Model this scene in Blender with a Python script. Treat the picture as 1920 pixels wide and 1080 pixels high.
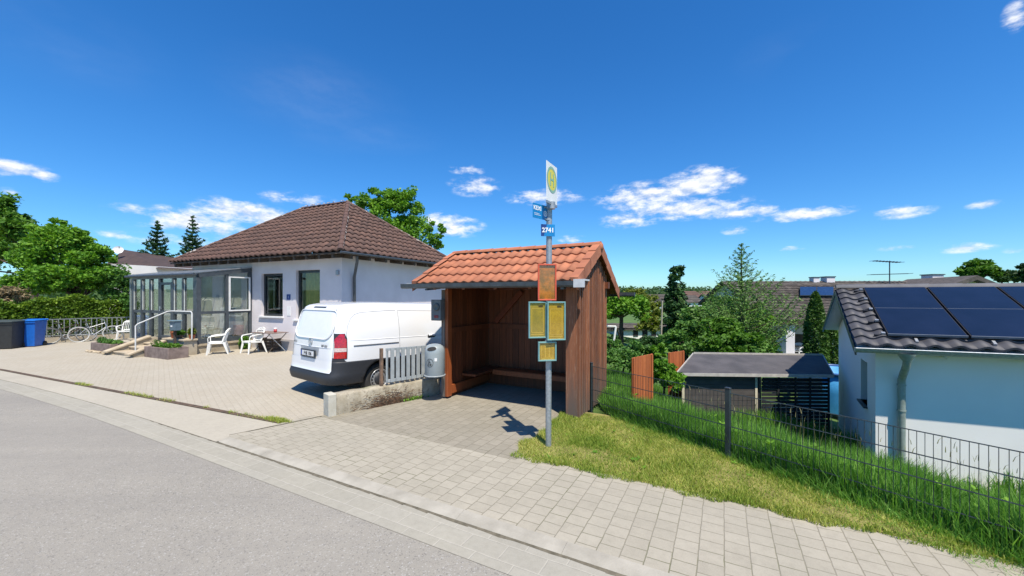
import bpy, math, random
import numpy as np
from mathutils import Vector, Matrix

random.seed(7)
RNG = np.random.default_rng(11)
SC = bpy.context.scene
COL = SC.collection
for o in list(bpy.data.objects):
    bpy.data.objects.remove(o)

# ------------------------------------------------------------------ camera
F, HY, CZ = 740.0, 555.0, 2.0          # focal length in px of a 1920 px frame, horizon row, eye height
cam_d = bpy.data.cameras.new('camera')
cam_d.sensor_width = 36
cam_d.lens = 36 * F / 1920
cam_d.shift_y = (HY - 540) / 1920
cam_d.clip_start = 0.05
cam_d.clip_end = 3000
cam = bpy.data.objects.new('camera', cam_d)
cam.location = (0, 0, CZ)
cam.rotation_euler = (math.pi / 2, 0, 0)
COL.objects.link(cam)
SC.camera = cam
SC.render.resolution_x, SC.render.resolution_y = 1024, 576

# ------------------------------------------------------------------ sun, sky, exposure
SUN_DIR = Vector((0.172, -0.437, 0.883)).normalized()
sun_d = bpy.data.lights.new('sun', 'SUN')
sun_d.energy = 4.8
sun_d.angle = math.radians(0.55)
sun_d.color = (1.0, 0.915, 0.78)
sun = bpy.data.objects.new('sun', sun_d)
sun.rotation_euler = SUN_DIR.to_track_quat('Z', 'Y').to_euler()
sun.location = (3, -6, 20)
COL.objects.link(sun)
SC.view_settings.view_transform = 'Standard'
SC.view_settings.look = 'None'
SC.view_settings.exposure = 0.5
SC.view_settings.gamma = 1.0
SC.cycles.max_bounces = 8
SC.cycles.transparent_max_bounces = 16


def nd(nt, typ, **kw):
    n = nt.nodes.new(typ)
    for k, v in kw.items():
        if k == 'op':
            n.operation = v
        elif k.startswith('i'):
            key = k[1:]
            key = int(key) if key.isdigit() else key.replace('_', ' ')
            n.inputs[key].default_value = v
        else:
            setattr(n, k, v)
    return n


def math_n(nt, op, a, b=None, c=None, clamp=False):
    n = nt.nodes.new('ShaderNodeMath')
    n.operation = op
    n.use_clamp = clamp
    for i, v in enumerate((a, b, c)):
        if v is None:
            continue
        if hasattr(v, 'links'):
            nt.links.new(v, n.inputs[i])
        else:
            n.inputs[i].default_value = v
    return n.outputs[0]


def maprange(nt, v, a, b, c, d, smooth=False):
    n = nt.nodes.new('ShaderNodeMapRange')
    if smooth:
        n.interpolation_type = 'SMOOTHSTEP'
    nt.links.new(v, n.inputs[0])
    for i, x in enumerate((a, b, c, d)):
        n.inputs[i + 1].default_value = x
    return n.outputs[0]


def mixc(nt, fac, a, b, blend='MIX'):
    n = nt.nodes.new('ShaderNodeMix')
    n.data_type = 'RGBA'
    n.blend_type = blend
    for sock, v in ((n.inputs[0], fac), (n.inputs[6], a), (n.inputs[7], b)):
        if hasattr(v, 'links'):
            nt.links.new(v, sock)
        elif isinstance(v, (int, float)):
            sock.default_value = v
        else:
            sock.default_value = (*v[:3], 1)
    return n.outputs[2]


world = bpy.data.worlds.new('World')
SC.world = world
world.use_nodes = True
wt = world.node_tree
wt.nodes.clear()
w_out = nd(wt, 'ShaderNodeOutputWorld')
w_bg = nd(wt, 'ShaderNodeBackground')
w_bg.inputs[1].default_value = 0.112
sky = nd(wt, 'ShaderNodeTexSky', sky_type='NISHITA')
sky.sun_disc = False
sky.sun_elevation = math.asin(SUN_DIR.z)
sky.sun_rotation = math.atan2(SUN_DIR.x, SUN_DIR.y)
sky.altitude = 400
sky.air_density = 1.0
sky.dust_density = 0.35
sky.ozone_density = 3.0
tc = nd(wt, 'ShaderNodeTexCoord')
sep = nd(wt, 'ShaderNodeSeparateXYZ')
wt.links.new(tc.outputs['Generated'], sep.inputs[0])
az = math_n(wt, 'ARCTAN2', sep.outputs[0], sep.outputs[1])
el = math_n(wt, 'ARCSINE', sep.outputs[2])
comb = nd(wt, 'ShaderNodeCombineXYZ')
wt.links.new(az, comb.inputs[0])
wt.links.new(el, comb.inputs[1])
# azimuth, elevation, half widths (degrees) of the fair-weather clouds
CLOUDS = []


def cl(px, py, rx, ry, d=1.0):
    a = math.atan((px - 960) / F)
    e = math.atan((HY - py) / F * math.cos(a))
    CLOUDS.append((a, e, rx / F * math.cos(a) ** 2, ry / F * math.cos(a), d))


for c in ((30, 318, 85, 17), (75, 328, 40, 12), (20, 360, 28, 9, .6), (560, 374, 85, 14, .55), (440, 398, 85, 26, 1.05), (350, 415, 80, 26, .95), (500, 408, 60, 20, .9),
          (400, 425, 150, 30, .55), (320, 405, 55, 20, .8), (875, 318, 36, 10, .7), (890, 350, 50, 18, .8), (1020, 370, 78, 15, .8),
          (850, 425, 58, 20, 1.0), (830, 410, 40, 14, .9), (1215, 368, 100, 26, 1.05), (1320, 340, 72, 28, 1.15), (1285, 352, 60, 24, 1.1),
          (1290, 392, 120, 20, 1.0), (1180, 412, 60, 16, .8), (1500, 402, 95, 13, .95), (1400, 398, 90, 12, .9), (1690, 397, 66, 13, .8),
          (1847, 384, 38, 9, .8), (1377, 432, 26, 9, .7), (1480, 467, 30, 6, .6), (1800, 465, 68, 10, .85),
          (1680, 466, 40, 6, .5), (1905, 30, 30, 26, .9), (1072, 448, 30, 8, .6), (215, 440, 45, 9, .6), (1905, 470, 30, 6, .6),
          (590, 190, 170, 70, .30), (100, 70, 240, 70, .26), (700, 250, 120, 30, .26), (1500, 90, 120, 40, .2), (350, 452, 120, 20, .5), (250, 395, 60, 14, .5)):
    cl(*c)
nz = nd(wt, 'ShaderNodeTexNoise')
nz.inputs['Scale'].default_value = 1.0
nz.inputs['Detail'].default_value = 10
nz.inputs['Roughness'].default_value = 0.62
nsc = nd(wt, 'ShaderNodeVectorMath', op='MULTIPLY')
wt.links.new(comb.outputs[0], nsc.inputs[0])
nsc.inputs[1].default_value = (21, 46, 1)
wt.links.new(nsc.outputs[0], nz.inputs['Vector'])
best = None
veil = None
for (a, e, ra, re, d) in CLOUDS:
    s1 = nd(wt, 'ShaderNodeVectorMath', op='SUBTRACT')
    wt.links.new(comb.outputs[0], s1.inputs[0])
    s1.inputs[1].default_value = (a, e, 0)
    s2 = nd(wt, 'ShaderNodeVectorMath', op='MULTIPLY')
    wt.links.new(s1.outputs[0], s2.inputs[0])
    s2.inputs[1].default_value = (1 / ra, 1 / re, 0)
    s3 = nd(wt, 'ShaderNodeVectorMath', op='LENGTH')
    wt.links.new(s2.outputs[0], s3.inputs[0])
    f = math_n(wt, 'MULTIPLY', math_n(wt, 'SUBTRACT', 1.25, s3.outputs['Value'], clamp=True), d)
    if d < .35:
        veil = f if veil is None else math_n(wt, 'MAXIMUM', veil, f)
        continue
    best = f if best is None else math_n(wt, 'MAXIMUM', best, f)
nn = maprange(wt, nz.outputs[0], 0.25, 0.75, -0.75, 0.75)
dens = maprange(wt, math_n(wt, 'ADD', best, math_n(wt, 'MULTIPLY', nn, maprange(wt, best, 0, 0.35, 0, 1))), 0.10, 1.25, 0, 0.97, True)
nz2 = nd(wt, 'ShaderNodeTexNoise')
nz2.inputs['Scale'].default_value = 1.0
nz2.inputs['Detail'].default_value = 5
nsc2 = nd(wt, 'ShaderNodeVectorMath', op='MULTIPLY')
wt.links.new(comb.outputs[0], nsc2.inputs[0])
nsc2.inputs[1].default_value = (3.5, 8, 1)
wt.links.new(nsc2.outputs[0], nz2.inputs['Vector'])
veil = math_n(wt, 'MULTIPLY', veil, maprange(wt, nz2.outputs[0], .38, .75, 0, .2))
dens = math_n(wt, 'ADD', dens, math_n(wt, 'MULTIPLY', veil, math_n(wt, 'SUBTRACT', 1.0, dens)), clamp=True)
sk_h = nd(wt, 'ShaderNodeHueSaturation')
sk_h.inputs['Saturation'].default_value = 1.30
sk_h.inputs['Value'].default_value = 1.0
wt.links.new(sky.outputs[0], sk_h.inputs['Color'])
sk_c = mixc(wt, 1.0, sk_h.outputs[0], (0.66, 0.98, 1.18), 'MULTIPLY')
nzu = nd(wt, 'ShaderNodeTexNoise')
nzu.inputs['Scale'].default_value = 1.0
nzu.inputs['Detail'].default_value = 5
nzu.inputs['Roughness'].default_value = 0.6
nup = nd(wt, 'ShaderNodeVectorMath', op='ADD')
wt.links.new(nsc.outputs[0], nup.inputs[0])
nup.inputs[1].default_value = (.12, .42, 0)
wt.links.new(nup.outputs[0], nzu.inputs['Vector'])
relief = math_n(wt, 'SUBTRACT', nz.outputs[0], nzu.outputs[0])
hz = maprange(wt, el, 0.0, 0.42, 0, 1, True)
sk_c = mixc(wt, 1.0, sk_c, mixc(wt, hz, (0.84, 0.87, 0.91), (1.0, 1.0, 1.0)), 'MULTIPLY')
clc = mixc(wt, maprange(wt, relief, -0.16, 0.10, 0, 1), (4.4, 4.9, 5.9), (7.0, 7.1, 7.4))
wt.links.new(mixc(wt, dens, sk_c, clc), w_bg.inputs[0])
wt.links.new(w_bg.outputs[0], w_out.inputs[0])

# ------------------------------------------------------------------ frames of reference
def W(px, py, D):
    """point at depth D that stands in line with a spot of the reference frame"""
    return Vector(((px - 960) / F * D, D, CZ - (py - HY) / F * D))


def G(px, py, z=0.0):
    return W(px, py, F * (CZ - z) / (py - HY))


RU, RN = Vector((.882, -.472, 0)), Vector((.472, .882, 0))     # along / across the road
RANG = math.atan2(-.472, .882)


def R(u, n, z=0.0):
    return RU * u + RN * n + Vector((0, 0, z))


# ------------------------------------------------------------------ object helpers
ORG = {}


def prop(o, label=None, cat=None, group=None, kind=None):
    for k, v in (('label', label), ('category', cat), ('group', group), ('kind', kind)):
        if v:
            o[k] = v
    return o


def thing(name, label, cat, loc=(0, 0, 0), group=None):
    o = bpy.data.objects.new(name, None)
    o.empty_display_size = 0.2
    o.location = loc
    COL.objects.link(o)
    ORG[o.name] = Vector(loc)
    return prop(o, label, cat, group)


def dup(root):
    def cp(o, parent):
        c = o.copy()
        COL.objects.link(c)
        c.parent = parent
        for ch in list(o.children):
            cp(ch, c)
        return c
    return cp(root, None)


class MB:
    def __init__(s):
        s.v, s.f, s.sm = [], [], []

    def add(s, vs, fs, smooth=False):
        b = len(s.v)
        s.v += [tuple(v) for v in vs]
        s.f += [tuple(b + i for i in f) for f in fs]
        s.sm += [smooth] * len(fs)
        return s

    def box(s, c, size, rz=0.0, M=None, bev=0.0):
        hx, hy, hz = size[0] / 2, size[1] / 2, size[2] / 2
        R_ = M if M is not None else Matrix.Rotation(rz, 3, 'Z')
        c = Vector(c)
        if bev > 0:
            b = min(bev, hx * .9, hy * .9, hz * .9)
            vs = []
            for sx in (-1, 1):
                for sy in (-1, 1):
                    for sz in (-1, 1):
                        vs += [(sx * (hx - b), sy * (hy - b), sz * hz), (sx * (hx - b), sy * hy, sz * (hz - b)), (sx * hx, sy * (hy - b), sz * (hz - b))]
            import bmesh
            bm = bmesh.new()
            bv = [bm.verts.new(R_ @ Vector(v) + c) for v in vs]
            r = bmesh.ops.convex_hull(bm, input=bv)
            bm.verts.ensure_lookup_table()
            bm.verts.index_update()
            s.add([v.co for v in bm.verts], [[v.index for v in f.verts] for f in bm.faces])
            bm.free()
            return s
        vs = [R_ @ Vector((x, y, z)) + c for x in (-hx, hx) for y in (-hy, hy) for z in (-hz, hz)]
        return s.add(vs, [(0, 1, 3, 2), (4, 6, 7, 5), (0, 4, 5, 1), (2, 3, 7, 6), (0, 2, 6, 4), (1, 5, 7, 3)])

    def bar(s, p, q, w, h, up=(0, 0, 1), w2=None, h2=None):
        p, q = Vector(p), Vector(q)
        d = (q - p).normalized()
        up = Vector(up)
        if abs(d.dot(up)) > .99:
            up = Vector((0, 1, 0)) if abs(d.y) < .9 else Vector((1, 0, 0))
        x = d.cross(up).normalized()
        y = x.cross(d)
        w2, h2 = w2 or w, h2 or h
        vs = [p - x * w / 2 - y * h / 2, p + x * w / 2 - y * h / 2, p + x * w / 2 + y * h / 2, p - x * w / 2 + y * h / 2,
              q - x * w2 / 2 - y * h2 / 2, q + x * w2 / 2 - y * h2 / 2, q + x * w2 / 2 + y * h2 / 2, q - x * w2 / 2 + y * h2 / 2]
        return s.add(vs, [(0, 1, 2, 3), (4, 7, 6, 5), (0, 4, 5, 1), (1, 5, 6, 2), (2, 6, 7, 3), (3, 7, 4, 0)])

    def tube(s, pts, r, seg=8, cap=True, closed=False, flat=1.0):
        pts = [Vector(p) for p in pts]
        n = len(pts)
        rs = r if isinstance(r, (list, tuple)) else [r] * n
        up = None
        vs = []
        for i, p in enumerate(pts):
            if closed:
                d = (pts[(i + 1) % n] - pts[i - 1]).normalized()
            else:
                d = (pts[min(i + 1, n - 1)] - pts[max(i - 1, 0)]).normalized()
            if up is None:
                up = Vector((0, 0, 1)) if abs(d.z) < .9 else Vector((1, 0, 0))
            x = d.cross(up).normalized()
            up = x.cross(d).normalized()
            for k in range(seg):
                a = 2 * math.pi * k / seg
                vs.append(p + x * math.cos(a) * rs[i] + up * math.sin(a) * rs[i] * flat)
        fs = []
        m = n if closed else n - 1
        for i in range(m):
            for k in range(seg):
                a, b = i * seg + k, i * seg + (k + 1) % seg
                c, d_ = ((i + 1) % n) * seg + (k + 1) % seg, ((i + 1) % n) * seg + k
                fs.append((a, b, c, d_))
        s.add(vs, fs, True)
        if cap and not closed:
            s.add(vs[:seg][::-1], [tuple(range(seg))])
            s.add(vs[-seg:], [tuple(range(seg))])
        return s

    def lathe(s, prof, c=(0, 0, 0), seg=24, M=None, arc=2 * math.pi):
        c = Vector(c)
        vs, fs = [], []
        full = arc > 6.28
        m = seg if full else seg + 1
        for (r, z) in prof:
            for k in range(m):
                a = arc * k / seg
                v = Vector((r * math.cos(a), r * math.sin(a), z))
                vs.append((M @ v if M is not None else v) + c)
        for i in range(len(prof) - 1):
            for k in range(seg):
                k2 = (k + 1) % m
                fs.append((i * m + k, i * m + k2, (i + 1) * m + k2, (i + 1) * m + k))
        return s.add(vs, fs, True)

    def prism(s, poly, off):
        poly = [Vector(p) for p in poly]
        off = Vector(off)
        n = len(poly)
        vs = poly + [p + off for p in poly]
        fs = [tuple(range(n))[::-1], tuple(range(n, 2 * n))] + [(i, (i + 1) % n, n + (i + 1) % n, n + i) for i in range(n)]
        return s.add(vs, fs)

    def grid(s, fn, nu, nv, smooth=True):
        vs = [fn(i / nu, j / nv) for j in range(nv + 1) for i in range(nu + 1)]
        fs = [(j * (nu + 1) + i, j * (nu + 1) + i + 1, (j + 1) * (nu + 1) + i + 1, (j + 1) * (nu + 1) + i) for j in range(nv) for i in range(nu)]
        return s.add(vs, fs, smooth)

    def build(s, name, mat, parent=None, origin=None, label=None):
        if parent is not None:
            L = ORG.get(parent.name, Vector((0, 0, 0)))
        elif origin is not None:
            L = Vector(origin)
        else:
            L = Vector((0, 0, 0))
        me = bpy.data.meshes.new(name)
        me.from_pydata([(v[0] - L.x, v[1] - L.y, v[2] - L.z) for v in s.v], [], s.f)
        me.polygons.foreach_set('use_smooth', s.sm)
        if mat:
            me.materials.append(mat)
        me.update()
        o = bpy.data.objects.new(name, me)
        COL.objects.link(o)
        if parent is not None:
            o.parent = parent
        else:
            o.location = L
        ORG[o.name] = L
        if label:
            o['label'] = label
        return o


def build_split(m, name, mat, parent, label=None):
    """every disconnected piece of m becomes a mesh of its own"""
    par = {}

    def find(a):
        while par.setdefault(a, a) != a:
            a = par[a]
        return a
    key = [tuple(round(c, 4) for c in v) for v in m.v]
    for f in m.f:
        r0_ = find(key[f[0]])
        for i in f[1:]:
            par[find(key[i])] = r0_
    groups = {}
    for f, sm_ in zip(m.f, m.sm):
        groups.setdefault(find(key[f[0]]), []).append((f, sm_))
    for g in groups.values():
        q = MB()
        mp = {}
        for f, sm_ in g:
            ids = []
            for i in f:
                if i not in mp:
                    mp[i] = len(q.v)
                    q.v.append(m.v[i])
                ids.append(mp[i])
            q.f.append(tuple(ids))
            q.sm.append(sm_)
        q.build(name, mat, parent, label=label)


def np_obj(name, V, k, mat, parent=None, origin=None, smooth=False):
    """mesh of separate k-gons from an (n*k,3) array"""
    L = ORG.get(parent.name, Vector((0, 0, 0))) if parent is not None else Vector(origin or (0, 0, 0))
    V = np.asarray(V, dtype=np.float32) - np.array(L, dtype=np.float32)
    n = len(V) // k
    me = bpy.data.meshes.new(name)
    me.vertices.add(n * k)
    me.vertices.foreach_set('co', V.ravel())
    me.loops.add(n * k)
    me.loops.foreach_set('vertex_index', np.arange(n * k, dtype=np.int32))
    me.polygons.add(n)
    me.polygons.foreach_set('loop_start', np.arange(0, n * k, k, dtype=np.int32))
    me.polygons.foreach_set('loop_total', np.full(n, k, dtype=np.int32))
    me.update(calc_edges=True)
    me.validate()
    if mat:
        me.materials.append(mat)
    o = bpy.data.objects.new(name, me)
    COL.objects.link(o)
    if parent is not None:
        o.parent = parent
    else:
        o.location = L
    ORG[o.name] = L
    return o


# ------------------------------------------------------------------ materials
def base_mat(name):
    m = bpy.data.materials.new(name)
    m.use_nodes = True
    nt = m.node_tree
    p = nt.nodes['Principled BSDF']
    return m, nt, p


def objco(nt, scale=(1, 1, 1), rot=0.0, world_space=False):
    t = nd(nt, 'ShaderNodeNewGeometry' if world_space else 'ShaderNodeTexCoord')
    mp = nd(nt, 'ShaderNodeMapping')
    mp.inputs['Scale'].default_value = scale
    mp.inputs['Rotation'].default_value = (0, 0, rot)
    nt.links.new(t.outputs['Position' if world_space else 'Object'], mp.inputs[0])
    return mp.outputs[0]


def noise(nt, vec, scale, detail=4, rough=.55):
    n = nd(nt, 'ShaderNodeTexNoise')
    n.inputs['Scale'].default_value = scale
    n.inputs['Detail'].default_value = detail
    n.inputs['Roughness'].default_value = rough
    nt.links.new(vec, n.inputs['Vector'])
    return n.outputs[0]


def bump(nt, p, h, strength=.3, dist=.01):
    b = nd(nt, 'ShaderNodeBump')
    b.inputs['Strength'].default_value = strength
    b.inputs['Distance'].default_value = dist
    nt.links.new(h, b.inputs['Height'])
    nt.links.new(b.outputs[0], p.inputs['Normal'])


def M_(name, c1, c2=None, scale=8, rough=.6, bmp=0.0, bscale=None, metal=0.0, spec=None, stretch=(1, 1, 1), coat=0.0, island=0.0, lo=.35, hi=.65, bd=.01):
    """painted / plain surface with faint wear"""
    m, nt, p = base_mat(name)
    v = objco(nt, stretch)
    c2 = c2 or tuple(x * .82 for x in c1)
    n = noise(nt, v, scale)
    c = mixc(nt, maprange(nt, n, lo, hi, 0, 1), c1, c2)
    if island:
        g = nd(nt, 'ShaderNodeNewGeometry')
        k = maprange(nt, g.outputs['Random Per Island'], 0, 1, 1 - island, 1 + island)
        cc = nd(nt, 'ShaderNodeCombineXYZ')
        for i in range(3):
            nt.links.new(k, cc.inputs[i])
        c = mixc(nt, 1.0, c, cc.outputs[0], 'MULTIPLY')
    nt.links.new(c, p.inputs['Base Color'])
    p.inputs['Roughness'].default_value = rough
    p.inputs['Metallic'].default_value = metal
    if spec is not None:
        p.inputs['Specular IOR Level'].default_value = spec
    if coat:
        p.inputs['Coat Weight'].default_value = coat
        p.inputs['Coat Roughness'].default_value = .05
    if bmp:
        bump(nt, p, noise(nt, v, bscale or scale * 3, 6), bmp, bd)
    return m


def leaf_mat(name, dark, mid, light, scale=1.2, trans=.28, rough=.55):
    m, nt, p = base_mat(name)
    g = nd(nt, 'ShaderNodeNewGeometry')
    n = noise(nt, objco(nt), scale, 3)
    f = math_n(nt, 'ADD', math_n(nt, 'MULTIPLY', g.outputs['Random Per Island'], .55), math_n(nt, 'MULTIPLY', maprange(nt, n, .3, .7, 0, 1), .45))
    c = mixc(nt, maprange(nt, f, 0, .5, 0, 1), dark, mid)
    c = mixc(nt, maprange(nt, f, .5, 1, 0, 1), c, light)
    nt.links.new(c, p.inputs['Base Color'])
    p.inputs['Roughness'].default_value = rough
    p.inputs['Specular IOR Level'].default_value = .25
    t = nd(nt, 'ShaderNodeBsdfTranslucent')
    tcx = mixc(nt, 1.0, c, (1.25, 1.35, .5), 'MULTIPLY')
    nt.links.new(tcx, t.inputs[0])
    mx = nd(nt, 'ShaderNodeMixShader')
    mx.inputs[0].default_value = trans
    nt.links.new(p.outputs[0], mx.inputs[1])
    nt.links.new(t.outputs[0], mx.inputs[2])
    nt.links.new(mx.outputs[0], nt.nodes['Material Output'].inputs[0])
    return m


def wood_mat(name, c1, c2, c3=None, grain=9, rough=.6, vertical=True, island=.28, grey_low=0.0):
    m, nt, p = base_mat(name)
    v = objco(nt, (grain, grain, .55) if vertical else (1, 1, 1))
    n = noise(nt, v, 2.2, 7, .65)
    c = mixc(nt, maprange(nt, n, .36, .66, 0, 1), c1, c2)
    n2 = noise(nt, objco(nt, (grain * 3, grain * 3, 1.4)), 3.0, 5, .7)
    c = mixc(nt, maprange(nt, n2, .56, .70, 0, .75), c, c3 or tuple(x * .35 for x in c1))
    g = nd(nt, 'ShaderNodeNewGeometry')
    k = maprange(nt, g.outputs['Random Per Island'], 0, 1, 1 - island, 1 + island)
    cc = nd(nt, 'ShaderNodeCombineXYZ')
    for i in range(3):
        nt.links.new(k, cc.inputs[i])
    c = mixc(nt, 1.0, c, cc.outputs[0], 'MULTIPLY')
    if grey_low:
        sp = nd(nt, 'ShaderNodeSeparateXYZ')
        t = nd(nt, 'ShaderNodeTexCoord')
        nt.links.new(t.outputs['Object'], sp.inputs[0])
        f = maprange(nt, math_n(nt, 'ADD', sp.outputs[2], math_n(nt, 'MULTIPLY', n, -1.2)), -.6, grey_low, .9, 0)
        c = mixc(nt, f, c, (.12, .095, .08))
    nt.links.new(c, p.inputs['Base Color'])
    p.inputs['Roughness'].default_value = rough
    bump(nt, p, n, .35, .004)
    return m


def paver_mat(name, ca, cb, mortar, bw, rh, rot, msize=.006, ang=None, stain=.25, bs=.5, offset=.5, tint=None, moss=None):
    m, nt, p = base_mat(name)
    v = objco(nt, (1, 1, 1), rot, True)
    b = nd(nt, 'ShaderNodeTexBrick')
    b.offset = offset
    b.inputs['Scale'].default_value = 1
    b.inputs['Brick Width'].default_value = bw
    b.inputs['Row Height'].default_value = rh
    b.inputs['Mortar Size'].default_value = msize
    b.inputs['Mortar Smooth'].default_value = .6
    b.inputs['Bias'].default_value = 0
    b.inputs['Color1'].default_value = (*ca, 1)
    b.inputs['Color2'].default_value = (*cb, 1)
    b.inputs['Mortar'].default_value = (*mortar, 1)
    wob = nd(nt, 'ShaderNodeVectorMath', op='ADD')
    nzv = nd(nt, 'ShaderNodeTexNoise')
    nzv.inputs['Scale'].default_value = 9
    nt.links.new(v, nzv.inputs['Vector'])
    ws = nd(nt, 'ShaderNodeVectorMath', op='SCALE')
    ws.inputs[3].default_value = .012
    nt.links.new(nzv.outputs[1], ws.inputs[0])
    nt.links.new(v, wob.inputs[0])
    nt.links.new(ws.outputs[0], wob.inputs[1])
    nt.links.new(wob.outputs[0], b.inputs['Vector'])
    big = noise(nt, v, .9, 5, .6)
    fine = noise(nt, v, 130, 2, .5)
    med = noise(nt, v, 14, 5, .65)
    c = mixc(nt, maprange(nt, big, .35, .7, 0, stain), b.outputs[0], tint or tuple(x * .55 for x in ca))
    c = mixc(nt, maprange(nt, med, .42, .75, 0, .35), c, tuple(x * .62 for x in ca))
    c = mixc(nt, maprange(nt, fine, .35, .65, 0, .22), c, tuple(x * 1.35 for x in ca))
    if moss:
        c = mixc(nt, math_n(nt, 'MULTIPLY', maprange(nt, noise(nt, v, 1.7, 4), .5, .7, 0, 1), maprange(nt, b.outputs[1], .2, 1, 0, .8)), c, moss)
    nt.links.new(c, p.inputs['Base Color'])
    p.inputs['Roughness'].default_value = .9
    p.inputs['Specular IOR Level'].default_value = .2
    h = math_n(nt, 'SUBTRACT', math_n(nt, 'MULTIPLY', fine, .15), b.outputs[1])
    bump(nt, p, h, bs, .006)
    return m


def asphalt_mat():
    m, nt, p = base_mat('asphalt')
    v = objco(nt, (1, 1, 1), 0, True)
    vo = nd(nt, 'ShaderNodeTexVoronoi')
    vo.inputs['Scale'].default_value = 95
    nt.links.new(v, vo.inputs['Vector'])
    sp = nd(nt, 'ShaderNodeSeparateColor')
    nt.links.new(vo.outputs['Color'], sp.inputs[0])
    big = noise(nt, v, .35, 5, .6)
    med = noise(nt, v, 5, 5, .6)
    fine = noise(nt, v, 240, 2)
    c = mixc(nt, maprange(nt, fine, .3, .7, 0, 1), (.205, .192, .165), (.345, .322, .275))
    c = mixc(nt, maprange(nt, sp.outputs[0], .90, .97, 0, .65), c, (.42, .41, .385))
    c = mixc(nt, maprange(nt, sp.outputs[1], .86, .95, 0, .5), c, (.085, .08, .08))
    c = mixc(nt, maprange(nt, big, .35, .65, 0, .35), c, (.35, .325, .28))
    c = mixc(nt, maprange(nt, med, .45, .75, 0, .25), c, (.20, .19, .175))
    trk = noise(nt, objco(nt, (.05, .9, 1), -RANG, True), 1.0, 4)
    c = mixc(nt, maprange(nt, trk, .40, .62, .32, 0), c, (.185, .175, .16))
    nt.links.new(c, p.inputs['Base Color'])
    p.inputs['Roughness'].default_value = .88
    p.inputs['Specular IOR Level'].default_value = .25
    bump(nt, p, math_n(nt, 'ADD', fine, vo.outputs['Distance']), .55, .004)
    return m


def glass_mat(name, tint=(.84, .88, .86), refl=.16, rough=.02, alpha=None):
    m, nt, p = base_mat(name)
    nt.nodes.remove(p)
    tr = nd(nt, 'ShaderNodeBsdfTransparent')
    tr.inputs[0].default_value = (*tint, 1)
    gl = nd(nt, 'ShaderNodeBsdfGlossy')
    gl.inputs['Roughness'].default_value = rough
    lw = nd(nt, 'ShaderNodeLayerWeight')
    f = math_n(nt, 'ADD', math_n(nt, 'MULTIPLY', math_n(nt, 'POWER', lw.outputs['Facing'], 4.0), .8), .03 + refl * .4, clamp=True)
    mx = nd(nt, 'ShaderNodeMixShader')
    nt.links.new(f, mx.inputs[0])
    nt.links.new(tr.outputs[0], mx.inputs[1])
    nt.links.new(gl.outputs[0], mx.inputs[2])
    nt.links.new(mx.outputs[0], nt.nodes['Material Output'].inputs[0])
    return m


MAT = {}


def mk(key, *a, fn=M_, **k):
    MAT[key] = fn(key, *a, **k)
    return MAT[key]


mk('steel', (.50, .52, .53), (.40, .42, .44), scale=14, rough=.42, metal=.7)
mk('fence_grey_shaded', (.20, .22, .22), (.14, .16, .16), scale=9, rough=.6)  # darker fence grey, shade by the hedge put into its colour
mk('galv', (.42, .45, .47), (.30, .33, .35), scale=30, rough=.5, metal=.55)
mk('zinc_dark', (.10, .115, .13), (.07, .08, .09), rough=.45, metal=.5)
mk('zinc_pipe', (.33, .38, .35), (.24, .28, .25), scale=12, rough=.5, metal=.3)
mk('white_paint', (.78, .78, .77), (.70, .70, .69), rough=.5)
mk('white_plastic', (.80, .80, .77), (.70, .70, .66), rough=.45, scale=5)
mk('plaster', (.70, .655, .665), (.62, .58, .59), scale=1.3, rough=.9, bmp=.25, bscale=90, bd=.003)
mk('plaster_white', (.80, .785, .75), (.74, .725, .69), scale=.8, rough=.9, bmp=.25, bscale=110, bd=.003)
mk('anthracite', (.028, .035, .042), (.02, .025, .03), rough=.4)
mk('porch_grey', (.070, .082, .092), (.05, .06, .07), rough=.4)
mk('black_plastic', (.022, .022, .024), (.015, .015, .017), rough=.55, bmp=.1, bscale=200, bd=.001)
mk('dark_inside', (.03, .03, .03), (.02, .02, .02), rough=.9)
mk('tile_red', (.43, .158, .078), (.32, .115, .06), scale=3.2, rough=.8, island=.09, bmp=.25, bscale=60, bd=.003)
mk('tile_brown', (.125, .066, .048), (.085, .048, .038), scale=2.2, rough=.8, island=.14, bmp=.3, bscale=50, bd=.003)
mk('tile_dark', (.060, .060, .070), (.04, .04, .048), scale=3, rough=.62, island=.15)
mk('tile_grey', (.10, .085, .075), (.055, .048, .043), scale=4, rough=.9, island=.3)
mk('mortar', (.42, .38, .34), (.12, .09, .08), scale=9, rough=.9, lo=.42, hi=.55)
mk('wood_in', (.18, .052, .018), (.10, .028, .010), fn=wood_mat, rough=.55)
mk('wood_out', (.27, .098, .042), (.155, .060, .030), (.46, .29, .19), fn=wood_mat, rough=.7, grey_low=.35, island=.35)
mk('wood_orange', (.32, .085, .024), (.22, .055, .017), fn=wood_mat, rough=.5, island=.1)
mk('wood_grey', (.20, .165, .14), (.10, .08, .07), fn=wood_mat, rough=.85)
mk('fence_grey', (.34, .37, .385), (.27, .30, .31), scale=9, rough=.55)
mk('wire_dark', (.03, .045, .05), (.02, .03, .035), rough=.45)
mk('glass', fn=glass_mat)
mk('glass_dark', (.74, .78, .76), .06, fn=glass_mat)
mk('blue_bin', (.01, .12, .50), (.01, .10, .42), rough=.4)
mk('bin_dark', (.028, .030, .030), (.02, .02, .02), rough=.5)
mk('tyre', (.022, .022, .022), (.035, .033, .03), rough=.8)
mk('rim', (.45, .46, .47), (.38, .39, .40), rough=.35, metal=.6)
mk('stone_trough', (.24, .185, .165), (.14, .105, .09), scale=5, rough=.95, bmp=.5, bscale=30)
mk('step_stone', (.50, .42, .30), (.36, .29, .20), scale=4, rough=.9, bmp=.3, bscale=40)
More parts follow.
